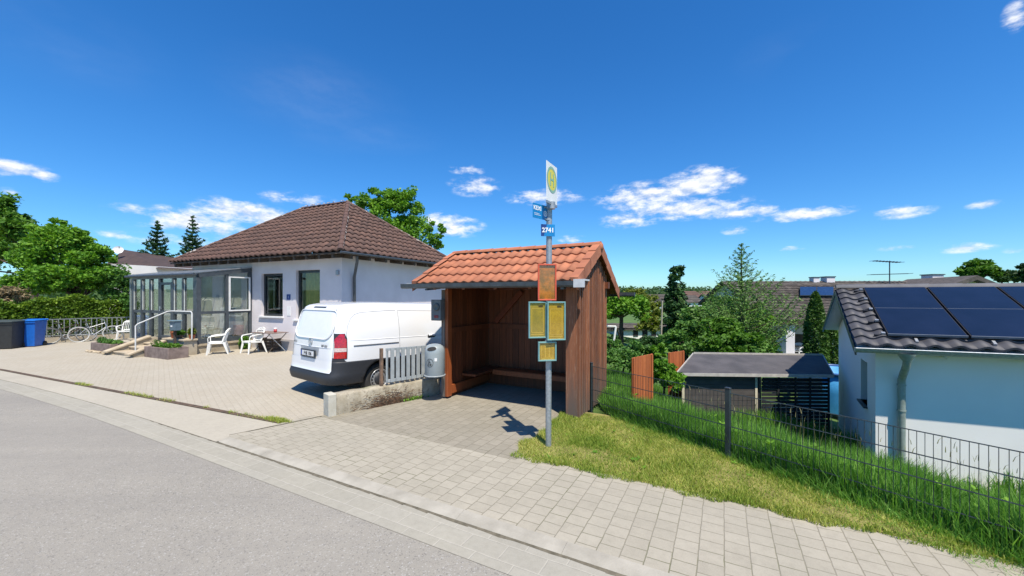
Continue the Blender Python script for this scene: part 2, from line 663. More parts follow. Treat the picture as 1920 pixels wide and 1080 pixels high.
mk('step_wall', (.42, .37, .28), (.30, .25, .18), scale=3, rough=.95, bmp=.4, bscale=30)
mk('terracotta', (.42, .13, .06), (.33, .10, .05), rough=.8)
mk('bark', (.10, .075, .055), (.05, .038, .03), scale=12, rough=.95, bmp=.6, bscale=30)
mk('soil', (.10, .075, .05), (.06, .045, .03), scale=6, rough=1)
mk('leaf_a', (.022, .070, .008), (.075, .18, .017), (.17, .33, .04), fn=leaf_mat)
mk('leaf_b', (.035, .11, .009), (.12, .27, .02), (.25, .44, .05), fn=leaf_mat)
mk('leaf_c', (.010, .036, .012), (.03, .08, .022), (.07, .155, .04), fn=leaf_mat, trans=.15)
mk('leaf_d', (.026, .085, .018), (.08, .19, .035), (.20, .35, .075), fn=leaf_mat)
mk('leaf_y', (.06, .09, .01), (.13, .17, .02), (.24, .26, .04), fn=leaf_mat)
mk('leaf_larch', (.05, .12, .025), (.12, .24, .05), (.24, .38, .09), fn=leaf_mat, trans=.2)
mk('leaf_hedge', (.03, .075, .006), (.11, .20, .016), (.25, .36, .04), fn=leaf_mat, scale=3)
mk('leaf_dead', (.09, .07, .035), (.20, .15, .08), (.40, .31, .20), fn=leaf_mat, trans=.05)
mk('leaf_far', (.03, .07, .025), (.055, .11, .035), (.10, .17, .05), fn=leaf_mat, scale=.3)
mk('grass_tall', (.045, .13, .02), (.125, .29, .04), (.28, .48, .10), fn=leaf_mat, trans=.35, scale=1.6)
mk('grass_verge', (.10, .20, .022), (.27, .35, .05), (.66, .58, .21), fn=leaf_mat, trans=.3, scale=1.5)
mk('seed', (.2, .19, .09), (.3, .27, .13), (.4, .36, .2), fn=leaf_mat)
MAT['asphalt'] = asphalt_mat()
# ================================================================== the setting
def smooth01(t):
    t = np.clip(t, 0, 1)
    return t * t * (3 - 2 * t)


FP1, FP2 = np.array([1.365, 6.82]), np.array([2.61, 4.77])
_fd = (FP2 - FP1) / np.linalg.norm(FP2 - FP1)
_fn = np.array([-_fd[1], _fd[0]])       # towards the garden side


def fence_side(x, y):
    return (x - FP1[0]) * _fn[0] + (y - FP1[1]) * _fn[1]


def terrain(x, y):
    x, y = np.asarray(x, float), np.asarray(y, float)
    s = np.minimum(fence_side(x, y), x - 1.15 - .0 * y)
    z = -1.05 * smooth01(s / 4.2) - 1.45 * smooth01((s - 4) / 10.0)
    r = np.hypot(x, y)
    z = z + 9.0 * smooth01((r - 160) / 400.0) + .0 * x
    return z


def tz(x, y):
    return float(terrain(x, y))


def grass_ground_mat():
    m, nt, p = base_mat('lawn')
    v = objco(nt, (1, 1, 1), 0, True)
    a, b = noise(nt, v, .35, 5), noise(nt, v, 18, 5, .7)
    c = mixc(nt, maprange(nt, a, .35, .65, 0, 1), (.06, .13, .018), (.10, .17, .03))
    c = mixc(nt, maprange(nt, b, .4, .7, 0, .7), c, (.03, .065, .012))
    nt.links.new(c, p.inputs['Base Color'])
    p.inputs['Roughness'].default_value = .95
    bump(nt, p, b, .8, .03)
    return m


MAT['lawn'] = grass_ground_mat()
# one sheet to the horizon, finer near the camera
def axis(lim, fine, step):
    a = list(np.arange(-fine, fine + .01, step))
    k, x = step, fine
    while x < lim:
        k *= 1.35
        x += k
        a.append(x)
        a.insert(0, -x)
    return a


xs = [x + 6 for x in axis(900, 14, .6)]
ys = [y + 12 for y in axis(900, 14, .6)]
mb = MB()
zz = terrain(*np.meshgrid(xs, ys)) - .03
mb.add([(xs[i], ys[j], zz[j, i]) for j in range(len(ys)) for i in range(len(xs))],
       [(j * len(xs) + i, j * len(xs) + i + 1, (j + 1) * len(xs) + i + 1, (j + 1) * len(xs) + i) for j in range(len(ys) - 1) for i in range(len(xs) - 1)], True)
prop(mb.build('ground', MAT['lawn']), kind='structure')


def sheet(name, poly, z, mat, cut=0):
    m = MB()
    m.add([(p[0], p[1], z) for p in poly], [tuple(range(len(poly)))])
    return prop(m.build(name, mat), kind='structure')


def off(u):
    return -.0045 * max(0.0, -u - 7.0) ** 2 if u > -40 else -.0045 * 33 ** 2 - .297 * (-u - 40)


def drain_n(u):
    return 3.77 + (u + 6.0) * (.89 / 11.3) if u > -17.3 else 2.88 + off(u) - off(-17.3)


def strip(name, u0, u1, f0, f1, z, mat, z1=None, step=1.0):
    m = MB()
    n = max(2, int((u1 - u0) / step))
    z1 = z if z1 is None else z1
    vs = []
    for i in range(n + 1):
        q = u0 + (u1 - u0) * i / n
        vs += [R(q, f0(q), z), R(q, f1(q), z1)]
    m.add(vs, [(2 * i, 2 * i + 2, 2 * i + 3, 2 * i + 1) for i in range(n)])
    return prop(m.build(name, mat), kind='structure')


strip('road', -70, 20, lambda u: -9 + off(u), lambda u: 2.49 + off(u), 0.0, MAT['asphalt'])
MAT['gutter'] = paver_mat('gutter', (.31, .292, .24), (.35, .33, .275), (.41, .385, .325), .34, .185, -RANG, msize=.008, stain=.3, bs=.5, tint=(.22, .215, .20), offset=.42)
strip('gutter', -70, 20, lambda u: 2.48 + off(u), lambda u: 2.85 + off(u), .004, MAT['gutter'], .001)
MAT['joint'] = M_('joint', (.16, .14, .10), (.09, .08, .055), scale=14, rough=1, bmp=.4)
mg = MB()
for i in range(160):
    u0 = -9 + i * .15
    w0, w1 = .006 + .020 * random.random(), .006 + .020 * random.random()
    mg.add([R(u0, 2.852 - w0, .0025), R(u0 + .15, 2.852 - w1, .0025), R(u0 + .15, 2.868, .0045), R(u0, 2.868, .003)], [(0, 1, 2, 3)])
prop(mg.build('kerb_joint', MAT['joint']), kind='structure')
MAT['kerb'] = M_('kerb', (.37, .345, .29), (.28, .26, .215), scale=4, rough=.9, bmp=.3, bscale=60)
mg = MB()
for i in range(26):
    a, b = -6.1 + i * 1.0, -6.1 + (i + 1) * 1.0 - .0015
    mg.add([R(a, 2.868, .004), R(b, 2.868, .004), R(b, 2.88, .012), R(a, 2.88, .012), R(b, 2.92, .022), R(a, 2.92, .022), R(b, 3.0, .030), R(a, 3.0, .030),
            R(b, 3.0, -.02), R(a, 3.0, -.02)], [(0, 1, 2, 3), (3, 2, 4, 5), (5, 4, 6, 7), (7, 6, 8, 9)])
prop(mg.build('kerb', MAT['kerb']), kind='structure')

MAT['pavement'] = paver_mat('pavement', (.325, .298, .24), (.375, .345, .28), (.20, .18, .135), .145, .175, -RANG - math.pi / 2, msize=.006, stain=.5, tint=(.25, .235, .19), bs=.5, moss=(.10, .11, .045))
MAT['forecourt'] = paver_mat('forecourt', (.245, .225, .18), (.295, .27, .22), (.17, .15, .115), .20, .165, -RANG - math.pi / 2, msize=.006, stain=.45, tint=(.20, .18, .135), bs=.5, moss=(.09, .10, .04))
MAT['driveway'] = paver_mat('driveway', (.37, .338, .275), (.395, .36, .295), (.335, .302, .24), .20, .10, -RANG + .35, msize=.006, stain=.35, tint=(.30, .25, .18), bs=.5)
MAT['apron'] = paver_mat('apron', (.385, .355, .29), (.395, .365, .30), (.345, .315, .26), 2.2, .9, -RANG, msize=.006, stain=.4, tint=(.28, .255, .215), bs=.2)
sheet('pavement', [R(-6.12, 3.0), R(20, 3.0), R(20, 4.34), R(-2.2, 4.34), R(-2.2, 4.2), R(-6.0, 4.2)], .028, MAT['pavement'])
sheet('shelter_forecourt', [R(-5.86, 4.2), R(-2.2, 4.2), R(-2.2, 8.2), R(-5.2, 8.2)], .024, MAT['forecourt'])
# driveway side
d0, d1, d2 = Vector((-3.54, 6.17, 0)), Vector((-13.9, 10.7, 0)), Vector((-40, 22.1, 0))
strip('driveway_apron', -70, -6.12, lambda u: 2.85 + off(u), lambda u: max(drain_n(u) - .04, 2.86 + off(u)), .006, MAT['apron'])
DW = [R(q, drain_n(q) + .04) for q in np.linspace(-60, -5.93, 50)]
sheet('driveway', DW + [Vector((-3.05, 6.46, 0)), Vector((-1.0, 8.5, 0)), Vector((1.1, 12, 0)), Vector((1.0, 30, 0)), Vector((-60, 40, 0))], .012, MAT['driveway'])
MAT['drain'] = M_('drain', (.13, .085, .055), (.055, .04, .028), scale=9, rough=.95, bmp=.6, bscale=40, stretch=(1, 1, 1))
strip('drain_channel', -60, -6.0, lambda u: drain_n(u) - .05, lambda u: drain_n(u) + .045, .016, MAT['drain'])
mg = MB()
a, b = Vector((-4.0, 5.58, .034)), Vector((-3.12, 6.47, .034))
sd = (b - a).normalized().cross(Vector((0, 0, 1))) * .012
mg.add([a - sd, a + sd, b + sd, b - sd], [(0, 1, 2, 3)])
prop(mg.build('paving_joint', MAT['joint']), kind='structure')
# verge soil
vg = []
mg = MB()
NU, NN = 44, 16
def verge_pt(i, j):
    u = -2.3 + (6.4) * i
    wig = .05 * math.sin(u * 7) + .03 * math.sin(u * 17 + 1)
    n0 = 4.32 + (.5 * wig)
    # n of the fence line at this u
    n1 = 6.66 + (u + 2.015) * (5.44 - 6.66) / 2.065
    n1 = min(n1, 6.35)
    n1 = max(n1 + .12, n0 + .02)
    n = n0 + (n1 - n0) * j
    if i < .12:
        u += .06 * math.sin(n * 5) + .04 * math.sin(n * 13)
    p = R(u, n)
    return Vector((p.x, p.y, .022 + .03 * min(1, j * 6) * (.6 + .4 * math.sin(u * 3 + n * 4)) - .05 * max(0, j - .8)))
mg.grid(verge_pt, NU, NN)
MAT['verge_soil'] = M_('verge_soil', (.30, .26, .09), (.15, .14, .04), scale=5, rough=1, bmp=.8, bscale=40, bd=.02)
prop(mg.build('verge', MAT['verge_soil']), kind='structure')


def in_verge(u, n):
    n1 = 6.66 + (u + 2.015) * (5.44 - 6.66) / 2.065
    return (n > 4.27 + .035 * np.sin(u * 7) + .02 * np.sin(u * 23)) & (n < np.minimum(np.maximum(n1 + .22, 4.5), 6.35)) & (u > -2.32 + .05 * np.sin(n * 5) + .04 * np.sin(n * 13)) & (u < 4)


def blades(x, y, z, h, w, lean):
    n = len(x)
    th = RNG.uniform(0, 2 * np.pi, n)
    lx, ly = np.cos(th + RNG.normal(0, 1.2, n)) * lean, np.sin(th + RNG.normal(0, 1.2, n)) * lean
    ax, ay = np.cos(th) * w / 2, np.sin(th) * w / 2
    base = np.stack([x, y, z], 1)
    A = np.stack([ax, ay, np.zeros(n)], 1)
    mid = base + np.stack([lx * .3, ly * .3, h * .6], 1)
    tip = base + np.stack([lx, ly, h], 1)
    V = np.empty((n, 2, 4, 3))
    V[:, 0, 0], V[:, 0, 1], V[:, 0, 2], V[:, 0, 3] = base - A, base + A, mid + A * .8, mid - A * .8
    V[:, 1, 0], V[:, 1, 1], V[:, 1, 2], V[:, 1, 3] = mid - A * .8, mid + A * .8, tip + A * .1, tip - A * .1
    return V


def weld_blades(name, V, mat):
    """two quads a blade, sharing the middle edge so a blade is one island"""
    n = len(V)
    P = np.stack([V[:, 0, 0], V[:, 0, 1], V[:, 0, 2], V[:, 0, 3], V[:, 1, 2], V[:, 1, 3]], 1).reshape(-1, 3)
    me = bpy.data.meshes.new(name)
    me.vertices.add(n * 6)
    me.vertices.foreach_set('co', P.astype(np.float32).ravel())
    b = (np.arange(n) * 6)[:, None]
    idx = (b + np.array([0, 1, 2, 3, 3, 2, 4, 5])[None]).astype(np.int32)
    me.loops.add(n * 8)
    me.loops.foreach_set('vertex_index', idx.ravel())
    me.polygons.add(n * 2)
    me.polygons.foreach_set('loop_start', np.arange(0, n * 8, 4, dtype=np.int32))
    me.polygons.foreach_set('loop_total', np.full(n * 2, 4, dtype=np.int32))
    me.update(calc_edges=True)
    me.materials.append(mat)
    o = bpy.data.objects.new(name, me)
    COL.objects.link(o)
    return o


def vnoise(x, y, s, seed=0):
    r = np.random.default_rng(seed)
    g = r.random((64, 64))
    X, Y = (np.asarray(x) / s) % 63, (np.asarray(y) / s) % 63
    i, j = X.astype(int), Y.astype(int)
    fx, fy = smooth01(X - i), smooth01(Y - j)
    return (g[j, i] * (1 - fx) + g[j, i + 1] * fx) * (1 - fy) + (g[j + 1, i] * (1 - fx) + g[j + 1, i + 1] * fx) * fy


# short verge grass
u = RNG.uniform(-2.45, 4, 210000)
n = RNG.uniform(4.2, 6.4, 210000)
k = in_verge(u, n)
u, n = u[k], n[k]
x, y = RU.x * u + RN.x * n, RU.y * u + RN.y * n
pat = vnoise(x + 9, y, .35, 3)
k = RNG.random(len(x)) < .35 + .65 * pat
x, y, pat = x[k], y[k], pat[k]
weldg = blades(x, y, np.full(len(x), .03), RNG.uniform(.022, .055, len(x)) * (.75 + .75 * pat), RNG.uniform(.004, .008, len(x)), RNG.uniform(.01, .05, len(x)))
gr = prop(weld_blades('verge_grass', weldg, MAT['grass_verge']), 'short dry yellow-green grass on the verge around the bus stop pole', 'grass', kind='stuff')


# tall grass on the garden side of the wire fence
def tall(n_, smin, smax, tmin, tmax, h0, h1, wd, dens_pow=1.0):
    s = smin + (smax - smin) * RNG.random(n_) ** dens_pow
    t = RNG.uniform(tmin, tmax, n_)
    x = FP1[0] + _fd[0] * t + _fn[0] * s
    y = FP1[1] + _fd[1] * t + _fn[1] * s
    k = (x > 1.62) | (y > 8.6)
    k &= x > 1.3
    x, y, s = x[k], y[k], s[k]
    v = vnoise(x + 5, y + 5, .5, 5)
    h = RNG.uniform(h0, h1, len(x)) * (.55 + .75 * v)
    return blades(x, y, terrain(x, y) - .03, h, RNG.uniform(wd * .6, wd * 1.4, len(x)), RNG.uniform(.03, .22, len(x)) * (.5 + h))


TB = np.concatenate([tall(88000, .04, 2.2, -1.5, 6.5, .18, .44, .010), tall(45000, 2.0, 5.5, -4, 8, .2, .42, .014), tall(9000, -.05, .1, 0, 6, .05, .22, .007), tall(9000, -.30, .05, 0, 6, .03, .13, .006)])
prop(weld_blades('tall_grass', TB, MAT['grass_tall']), 'tall lush green grass growing behind the wire fence', 'grass', kind='stuff')
# seed heads
t = RNG.uniform(1.2, 6, 160)
s = RNG.uniform(.4, 3.2, 160)
x, y = FP1[0] + _fd[0] * t + _fn[0] * s, FP1[1] + _fd[1] * t + _fn[1] * s
z = terrain(x, y)
hh = RNG.uniform(.5, .72, 160)
SB = blades(x, y, z, hh, np.full(160, .004), RNG.uniform(.02, .1, 160))
tip = (SB[:, 1, 2] + SB[:, 1, 3]) / 2
SH = blades(tip[:, 0], tip[:, 1], tip[:, 2] - .02, np.full(160, .07), np.full(160, .008), np.full(160, .03))
prop(weld_blades('grass_seed_heads', np.concatenate([SB, SH]), MAT['seed']), 'thin stalks with pale seed heads above the tall grass', 'grass', kind='stuff')
# broad-leaved weeds in the verge and on the slope
V = []
for i in range(150):
    if i < 45:
        u_, n_ = random.uniform(-2.2, 3.2), random.uniform(4.35, 6.2)
        if not bool(in_verge(np.array([u_]), np.array([n_]))[0]):
            continue
        c = R(u_, n_, .05)
        sc = random.uniform(.025, .05)
    else:
        t_, s_ = random.uniform(-1, 6), random.uniform(.1, 2.6)
        c = Vector((FP1[0] + _fd[0] * t_ + _fn[0] * s_, FP1[1] + _fd[1] * t_ + _fn[1] * s_, 0))
        if c.x < 1.7:
            continue
        c.z = tz(c.x, c.y) + random.uniform(.12, .34)
        sc = random.uniform(.04, .08)
    for k in range(7):
        a = random.random() * 6.28
        d_ = Vector((math.cos(a), math.sin(a), random.uniform(.1, .7))) * sc
        w_ = Vector((-math.sin(a), math.cos(a), 0)) * sc * .32
        V += [c, c + d_ * .55 + w_, c + d_, c + d_ * .55 - w_]
wdo = np_obj('broadleaf_weeds', V, 4, MAT['leaf_b'], None, (2, 5, 0))
prop(wdo, 'scattered broad-leaved weeds among the verge and slope grass', 'weeds', kind='stuff')
# weeds along the drain channel
t = RNG.random(2600) ** .8
sel = vnoise(t * 30, t * 0, 1.0, 8) > .42
t = t[sel]
_p = [R(-6.0 - 7 * q, drain_n(-6.0 - 7 * q)) for q in t]
px, py = np.array([q.x for q in _p]), np.array([q.y for q in _p])
off = RNG.normal(0.02, .035, len(t))
prop(weld_blades('channel_weeds', blades(px + off * .4, py + off * .916, np.full(len(t), .01), RNG.uniform(.01, .05, len(t)), RNG.uniform(.004, .009, len(t)), RNG.uniform(.01, .05, len(t))), MAT['grass_verge']),
     'small weeds growing in the drain channel across the driveway', 'weeds', kind='stuff')
x, y = RNG.normal(-3.72, .12, 1500), None
y = 6.23 + (x + 3.62) * -.43 + RNG.normal(0, .03, 1500)
prop(weld_blades('channel_grass', blades(x, y, np.full(1500, .01), RNG.uniform(.02, .07, 1500), RNG.uniform(.004, .008, 1500), RNG.uniform(.01, .05, 1500)), MAT['grass_verge']),
     'tuft of grass at the near end of the drain channel', 'grass', kind='stuff')

# ================================================================== low concrete wall with its picket panel
def wall_mat():
    m, nt, p = base_mat('old_concrete')
    v = objco(nt)
    n1, n2, n3 = noise(nt, v, 3.2, 7, .68), noise(nt, v, 11, 6, .7), noise(nt, v, 1.2, 4)
    c = mixc(nt, maprange(nt, n1, .4, .6, 0, 1), (.40, .36, .28), (.27, .235, .17))
    c = mixc(nt, maprange(nt, n2, .52, .66, 0, .6), c, (.11, .085, .06))
    c = mixc(nt, maprange(nt, n3, .55, .7, 0, .6), c, (.13, .14, .05))
    nt.links.new(c, p.inputs['Base Color'])
    p.inputs['Roughness'].default_value = .95
    bump(nt, p, math_n(nt, 'ADD', n2, n1), .6, .012)
    return m


MAT['old_concrete'] = wall_mat()
WA, WD = Vector((-2.99, 6.46, 0)), Vector((.713, .700, 0)).normalized()
WNr = Vector((-WD.y, WD.x, 0))


def WP(t, o, z):
    return WA + WD * t + WNr * o + Vector((0, 0, z))


wroot = thing('low_wall', 'low weathered concrete wall with a pale block end beside the bus shelter', 'wall', WA)
mb = MB()
mb.grid(lambda i, j: WP(.10 + i * 2.05, [0, .0, .0, .02, .20, .22, .22][round(j * 6)] + .006 * math.sin(i * 40 + j * 9), [-.05, .12, .33, .365, .365, .34, -.05][round(j * 6)] + .006 * math.sin(i * 31 + j * 5)), 60, 6)
mb.add([WP(2.15, 0, -.05), WP(2.15, .22, -.05), WP(2.15, .22, .365), WP(2.15, 0, .365)], [(0, 1, 2, 3)])
mb.build('wall', MAT['old_concrete'], wroot)
mb = MB()
mb.box(WP(.05, .11, .165), (.13, .235, .43), math.atan2(WD.y, WD.x), bev=.008)
MAT['pale_concrete'] = M_('pale_concrete', (.50, .48, .41), (.40, .38, .31), scale=5, rough=.9, bmp=.3, bscale=50)
mb.build('end_block', MAT['pale_concrete'], wroot)
# dried roots and moss on the wall face
V = []
for i in range(900):
    t = random.gauss(1.05, .28)
    z = abs(random.gauss(.06, .10))
    if t < .3 or t > 1.9 or z > .33:
        continue
    a = random.uniform(-.4, 1.2)
    l = random.uniform(.02, .06)
    p = WP(t, -.012 - random.random() * .02, z)
    q = p + WD * math.cos(a) * l + Vector((0, 0, math.sin(a) * l)) - WNr * random.random() * .02
    wv = Vector((0, 0, .005))
    V += [p - wv, p + wv, q + wv * .5, q - wv * .5]
np_obj('dry_moss', V, 4, M_('dry_moss', (.16, .09, .05), (.05, .03, .02), scale=20, rough=1), wroot)
V = []
for (t0, n_, mname) in ((1.55, 260, 'leaf_b'),):
    for i in range(n_):
        c = WP(random.gauss(t0, .12), -.06 + random.random() * .05, abs(random.gauss(.03, .03)))
        a = Vector((random.gauss(0, 1), random.gauss(0, 1), random.gauss(0, .5))).normalized() * .014
        b = Vector((random.gauss(0, 1), random.gauss(0, 1), random.gauss(.6, .6))).normalized() * .022
        V += [c - a, c - b, c + a, c + b]
o = np_obj('weed_clump', V, 4, MAT['leaf_b'], None, WP(1.55, 0, 0))
prop(o, 'small green weed at the foot of the low concrete wall', 'weed')

pf = thing('picket_fence', 'grey metal picket panel with a rusty post on top of the low wall', 'fence', WP(.95, .1, .36))
zt = 1.04
WNG = math.atan2(WD.y, WD.x)
mb = MB()
mb.box(WP(.93, .06, (.36 + zt) / 2 + .0), (.05, .05, zt - .34), WNG)
mb.build('post', M_('rusty_post', (.24, .15, .10), (.10, .07, .05), scale=10, rough=.9, bmp=.4, bscale=60), pf)
mb = MB()
drop = lambda t: -.02 * (t - .95)
mb.bar(WP(1.02, .06, zt - .02), WP(2.35, .06, zt - .02 + drop(2.35)), .035, .045)
mb.bar(WP(1.02, .06, .44), WP(2.35, .06, .43), .035, .05)
mb.bar(WP(1.04, .06, .44), WP(1.04, .06, zt), .03, .045)
mb.build('rail', MAT['fence_grey'], pf)
for i in range(11):
    t = 1.13 + i * .108
    if t > 2.3:
        break
    m = MB().bar(WP(t, .03, .415), WP(t, .03, zt - .01), .070, .018, up=WNr)
    m.build('picket', MAT['fence_grey'], pf)

# ================================================================== bus shelter
SH = thing('bus_shelter', 'brown wooden bus shelter with an orange tiled gable roof', 'bus shelter', R(-3.4, 7, 0))
U0, U1, N0, N1 = -4.80, -2.06, 6.08, 7.72      # left, right, front, back faces
ZE = 2.22                                        # eave height
ZR, NR = 2.90, 7.06


def rbox(m, u0, u1, n0, n1, z0, z1, bev=0):
    m.box(R((u0 + u1) / 2, (n0 + n1) / 2, (z0 + z1) / 2), (abs(u1 - u0), abs(n1 - n0), z1 - z0), RANG, bev=bev)
    return m


def roofz(n):
    return ZE + (ZR - ZE) * (n - (N0 - .28)) / (NR - N0 + .28) if n < NR else ZR - (ZR - 2.07) * (n - NR) / (8.42 - NR)


# left wall: inner boards orange brown, outer weathered
m = MB()
rbox(m, U0, U0 + .075, N0, N0 + .16, .06, 2.12)
m.build('corner_post', MAT['wood_grey'], SH, label='weathered grey outer face of the left corner post')
m = MB()
rbox(m, U0 + .077, U0 + .145, N0 + .012, N0 + .14, .06, 2.14, bev=.006)
m.build('corner_post', MAT['wood_orange'], SH)
m = MB()
rbox(m, U1 - .20, U1 - .03, N0 - .01, N0 + .13, .02, 2.14, bev=.006)
m.build('corner_post', MAT['wood_out'], SH)
m = MB()
k = N0 + .15
while k < N1 - .05:
    w = random.uniform(.10, .14)
    rbox(m, U0 + .045, U0 + .07, k, min(k + w - .006, N1), .03, roofz(k) - .12)
    k += w
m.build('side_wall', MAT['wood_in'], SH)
m = MB()
rbox(m, U0 + .075, U0 + .13, N0 + .14, N1 - .02, .10, .26)
m.build('rail', MAT['wood_orange'], SH)
m = MB()
rbox(m, U0 + .075, U0 + .12, N0 + .14, N1 - .02, 1.28, 1.38)
m.build('rail', MAT['wood_in'], SH)
# right wall: board and batten
m = MB()
k = N0 - .01
while k < N1:
    w = random.uniform(.15, .19)
    e = min(k + w, N1 + .02)
    zt = min(roofz(k), roofz(e)) - .10
    rbox(m, U1 - .028, U1 - .004, k + .002, e - .002, .03, zt)
    k += w
k = N0 + .02
while k < N1:
    zt = roofz(k) - .10
    rbox(m, U1 - .002, U1 + .034, k, k + .055, .02 + random.random() * .02, zt, bev=.005)
    k += random.uniform(.105, .14)
m.build('side_wall', MAT['wood_out'], SH)
m = MB()
k = U0 + .08
while k < U1 - .05:
    w = random.uniform(.13, .17)
    rbox(m, k, min(k + w - .006, U1 - .03), N1 - .03, N1, .03, 2.14 + .0)
    k += w
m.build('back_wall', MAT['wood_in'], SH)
m = MB()
rbox(m, U0 + .1, U1 - .05, N1 - .075, N1 - .032, .032, .24)
rbox(m, U0 + .1, U1 - .05, N1 - .075, N1 - .032, 1.28, 1.38)
build_split(m, 'rail', MAT['wood_in'], SH)
for (a, za, b, zb) in ((-4.5, 1.42, -3.85, 2.10),):
    m = MB().bar(R(a, N1 - .09, za), R(b, N1 - .09, zb), .11, .03, up=RN)
    m.build('brace', M_('brace_wood', (.20, .045, .016), (.14, .03, .01), scale=9), SH)
m = MB().bar(R(U1 - .07, N0 + .06, 1.62), R(U1 - .62, N0 + .06, 2.12), .04, .08, up=RN)
m.build('brace', MAT['wood_in'], SH)
# bench along the left and back walls
m = MB()
rbox(m, U0 + .08, U0 + .42, N0 + .55, N1 - .04, .38, .42)
m.build('bench', MAT['wood_in'], SH)
m = MB()
rbox(m, U0 + .43, U1 - .04, N1 - .42, N1 - .08, .38, .42)
rbox(m, U0 + .43, U1 - .04, N1 - .44, N1 - .421, .32, .41)
m.build('bench', MAT['wood_orange'], SH)
# beams and rafters
m = MB()
rbox(m, U0 - .25, U1 + .10, N0 + .0, N0 + .11, 2.142, 2.23)
m.build('front_beam', MAT['wood_in'], SH)
m = MB()
rbox(m, U0 - .25, U1 + .10, N1 - .11, N1 - .0, 2.145, 2.27)
m.build('back_beam', MAT['wood_in'], SH)
for i in range(5):
    uu = U0 + .02 + i * (U1 - U0 - .1) / 4
    m = MB()
    m.bar(R(uu, N0 - .25, ZE - .07 + .01), R(uu, NR, ZR - .09), .06, .10)
    m.bar(R(uu, NR, ZR - .09), R(uu, 8.3, 2.07 - .03), .06, .10)
    m.build('rafter', MAT['wood_in'], SH)
RL, RR_ = -5.22, -1.97
m = MB()
sl = (ZR - ZE) / (NR - N0 + .28)
m.prism([R(RL + .03, N0 - .25, ZE - .035), R(RL + .03, NR, ZR - .05), R(RL + .03, NR, ZR - .02), R(RL + .03, N0 - .25, ZE - .005)], RU * (RR_ - RL - .06))
m.prism([R(RL + .03, NR, ZR - .05), R(RL + .03, 8.38, 2.04), R(RL + .03, 8.38, 2.07), R(RL + .03, NR, ZR - .02)], RU * (RR_ - RL - .06))
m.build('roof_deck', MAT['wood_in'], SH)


def tiled(m, O, U, V, L, S, per, crs, amp=.022, step=.022, lc=0.0, rc=0.0, spt=6):
    """interlocking pan tiles on a slope: O eave start, U along, V up the slope; lc/rc inset per metre (hips)"""
    U, V = U.normalized(), V.normalized()
    Nn = U.cross(V).normalized()
    if Nn.z < 0:
        Nn = -Nn
    nc = max(1, round(S / crs))
    crs = S / nc
    nu = int(L / per) + 1
    for c in range(nc):
        v0, v1 = c * crs - (.02 if c else 0.0), (c + 1) * crs
        a0, a1 = lc * max(v0, 0), L - rc * max(v0, 0)
        b0, b1 = lc * v1, L - rc * v1
        for t in range(nu):
            ua, ub = t * per, (t + 1) * per
            if ub <= a0 or ua >= a1:
                continue
            vs = []
            jit = random.uniform(-.003, .003)
            for k in range(spt + 1):
                uu = ua + (ub - ua) * k / spt
                w = amp * (math.sin(2 * math.pi * (k / spt) - .6) * .5 + .5) ** 1.2
                u1 = min(max(uu, a0), a1)
                u2 = min(max(uu, b0), b1)
                p0 = O + U * u1 + V * (v0 + jit) + Nn * (w + step)
                vs += [p0 - Nn * (step + .004), p0, O + U * u2 + V * v1 + Nn * (w + .001)]
            fs1, fs2 = [], []
            for k in range(spt):
                i = k * 3
                fs1.append((i, i + 3, i + 4, i + 1))
                fs2.append((i + 1, i + 4, i + 5, i + 2))
            b = len(m.v)
            m.add(vs, fs2, True)
            m.f += [tuple(b + x for x in f) for f in fs1]
            m.sm += [False] * len(fs1)
    return m


m = MB()
Vf = (R(0, NR, ZR) - R(0, N0 - .28, ZE))
tiled(m, R(RL, N0 - .30, ZE + .0), RU, Vf, RR_ - RL, Vf.length, .185, .33, amp=.030, step=.028, spt=8)
Vb = (R(0, NR, ZR) - R(0, 8.42, 2.07))
tiled(m, R(RL, 8.44, 2.07), RU, Vb, RR_ - RL, Vb.length, .185, .33, amp=.030, step=.028, spt=8)
m.build('roof_tiles', MAT['tile_red'], SH)
m = MB()
for i in range(10):
    a = RL + i * (RR_ - RL) / 10
    b = a + (RR_ - RL) / 10 + .02
    pts = []
    for k in range(9):
        an = math.pi * k / 8
        for (q, rr) in ((a, .085), (b, .098)):
            pts.append(R(q, NR - math.cos(an) * rr, ZR + .02 + math.sin(an) * rr * .75))
    m.add(pts, [(2 * k, 2 * k + 1, 2 * k + 3, 2 * k + 2) for k in range(8)], True)
    m.add([pts[2 * k] for k in range(9)] + [R(a, NR, ZR + .01)], [(k, k + 1, 9) for k in range(8)])
    m.add([pts[2 * k + 1] for k in range(9)] + [R(b, NR, ZR + .01)], [(k + 1, k, 9) for k in range(8)])
m.build('ridge_tiles', MAT['tile_red'], SH)
# verge tiles on the right and left gables
for ue, s_ in ((RR_, 1), (RL, -1)):
    m = MB()
    for (P0, Vv) in ((R(ue, N0 - .30, ZE), Vf), (R(ue, 8.44, 2.07), Vb)):
        Lg = Vv.length
        Vn = Vv.normalized()
        up = RU.cross(Vn).normalized()
        up = up if up.z > 0 else -up
        for i in range(4):
            a = P0 + Vn * (Lg * i / 4) + up * .03
            b = P0 + Vn * (Lg * (i + 1) / 4 + .02) + up * .008
            o_ = RU * (.030 * s_)
            o2 = RU * (-.11 * s_)
            d = Vector((0, 0, -.16))
            lift = up * .048
            m.add([a + o2 + lift, a + o_ + lift, b + o_ + lift, b + o2 + lift, a + o_ + d, b + o_ + d, a + d * .9, b + d * .9],
                  [(0, 1, 2, 3), (1, 4, 5, 2), (4, 6, 7, 5), (0, 1, 4, 6)])
    m.build('verge_tiles', MAT['tile_red'], SH)
m = MB()
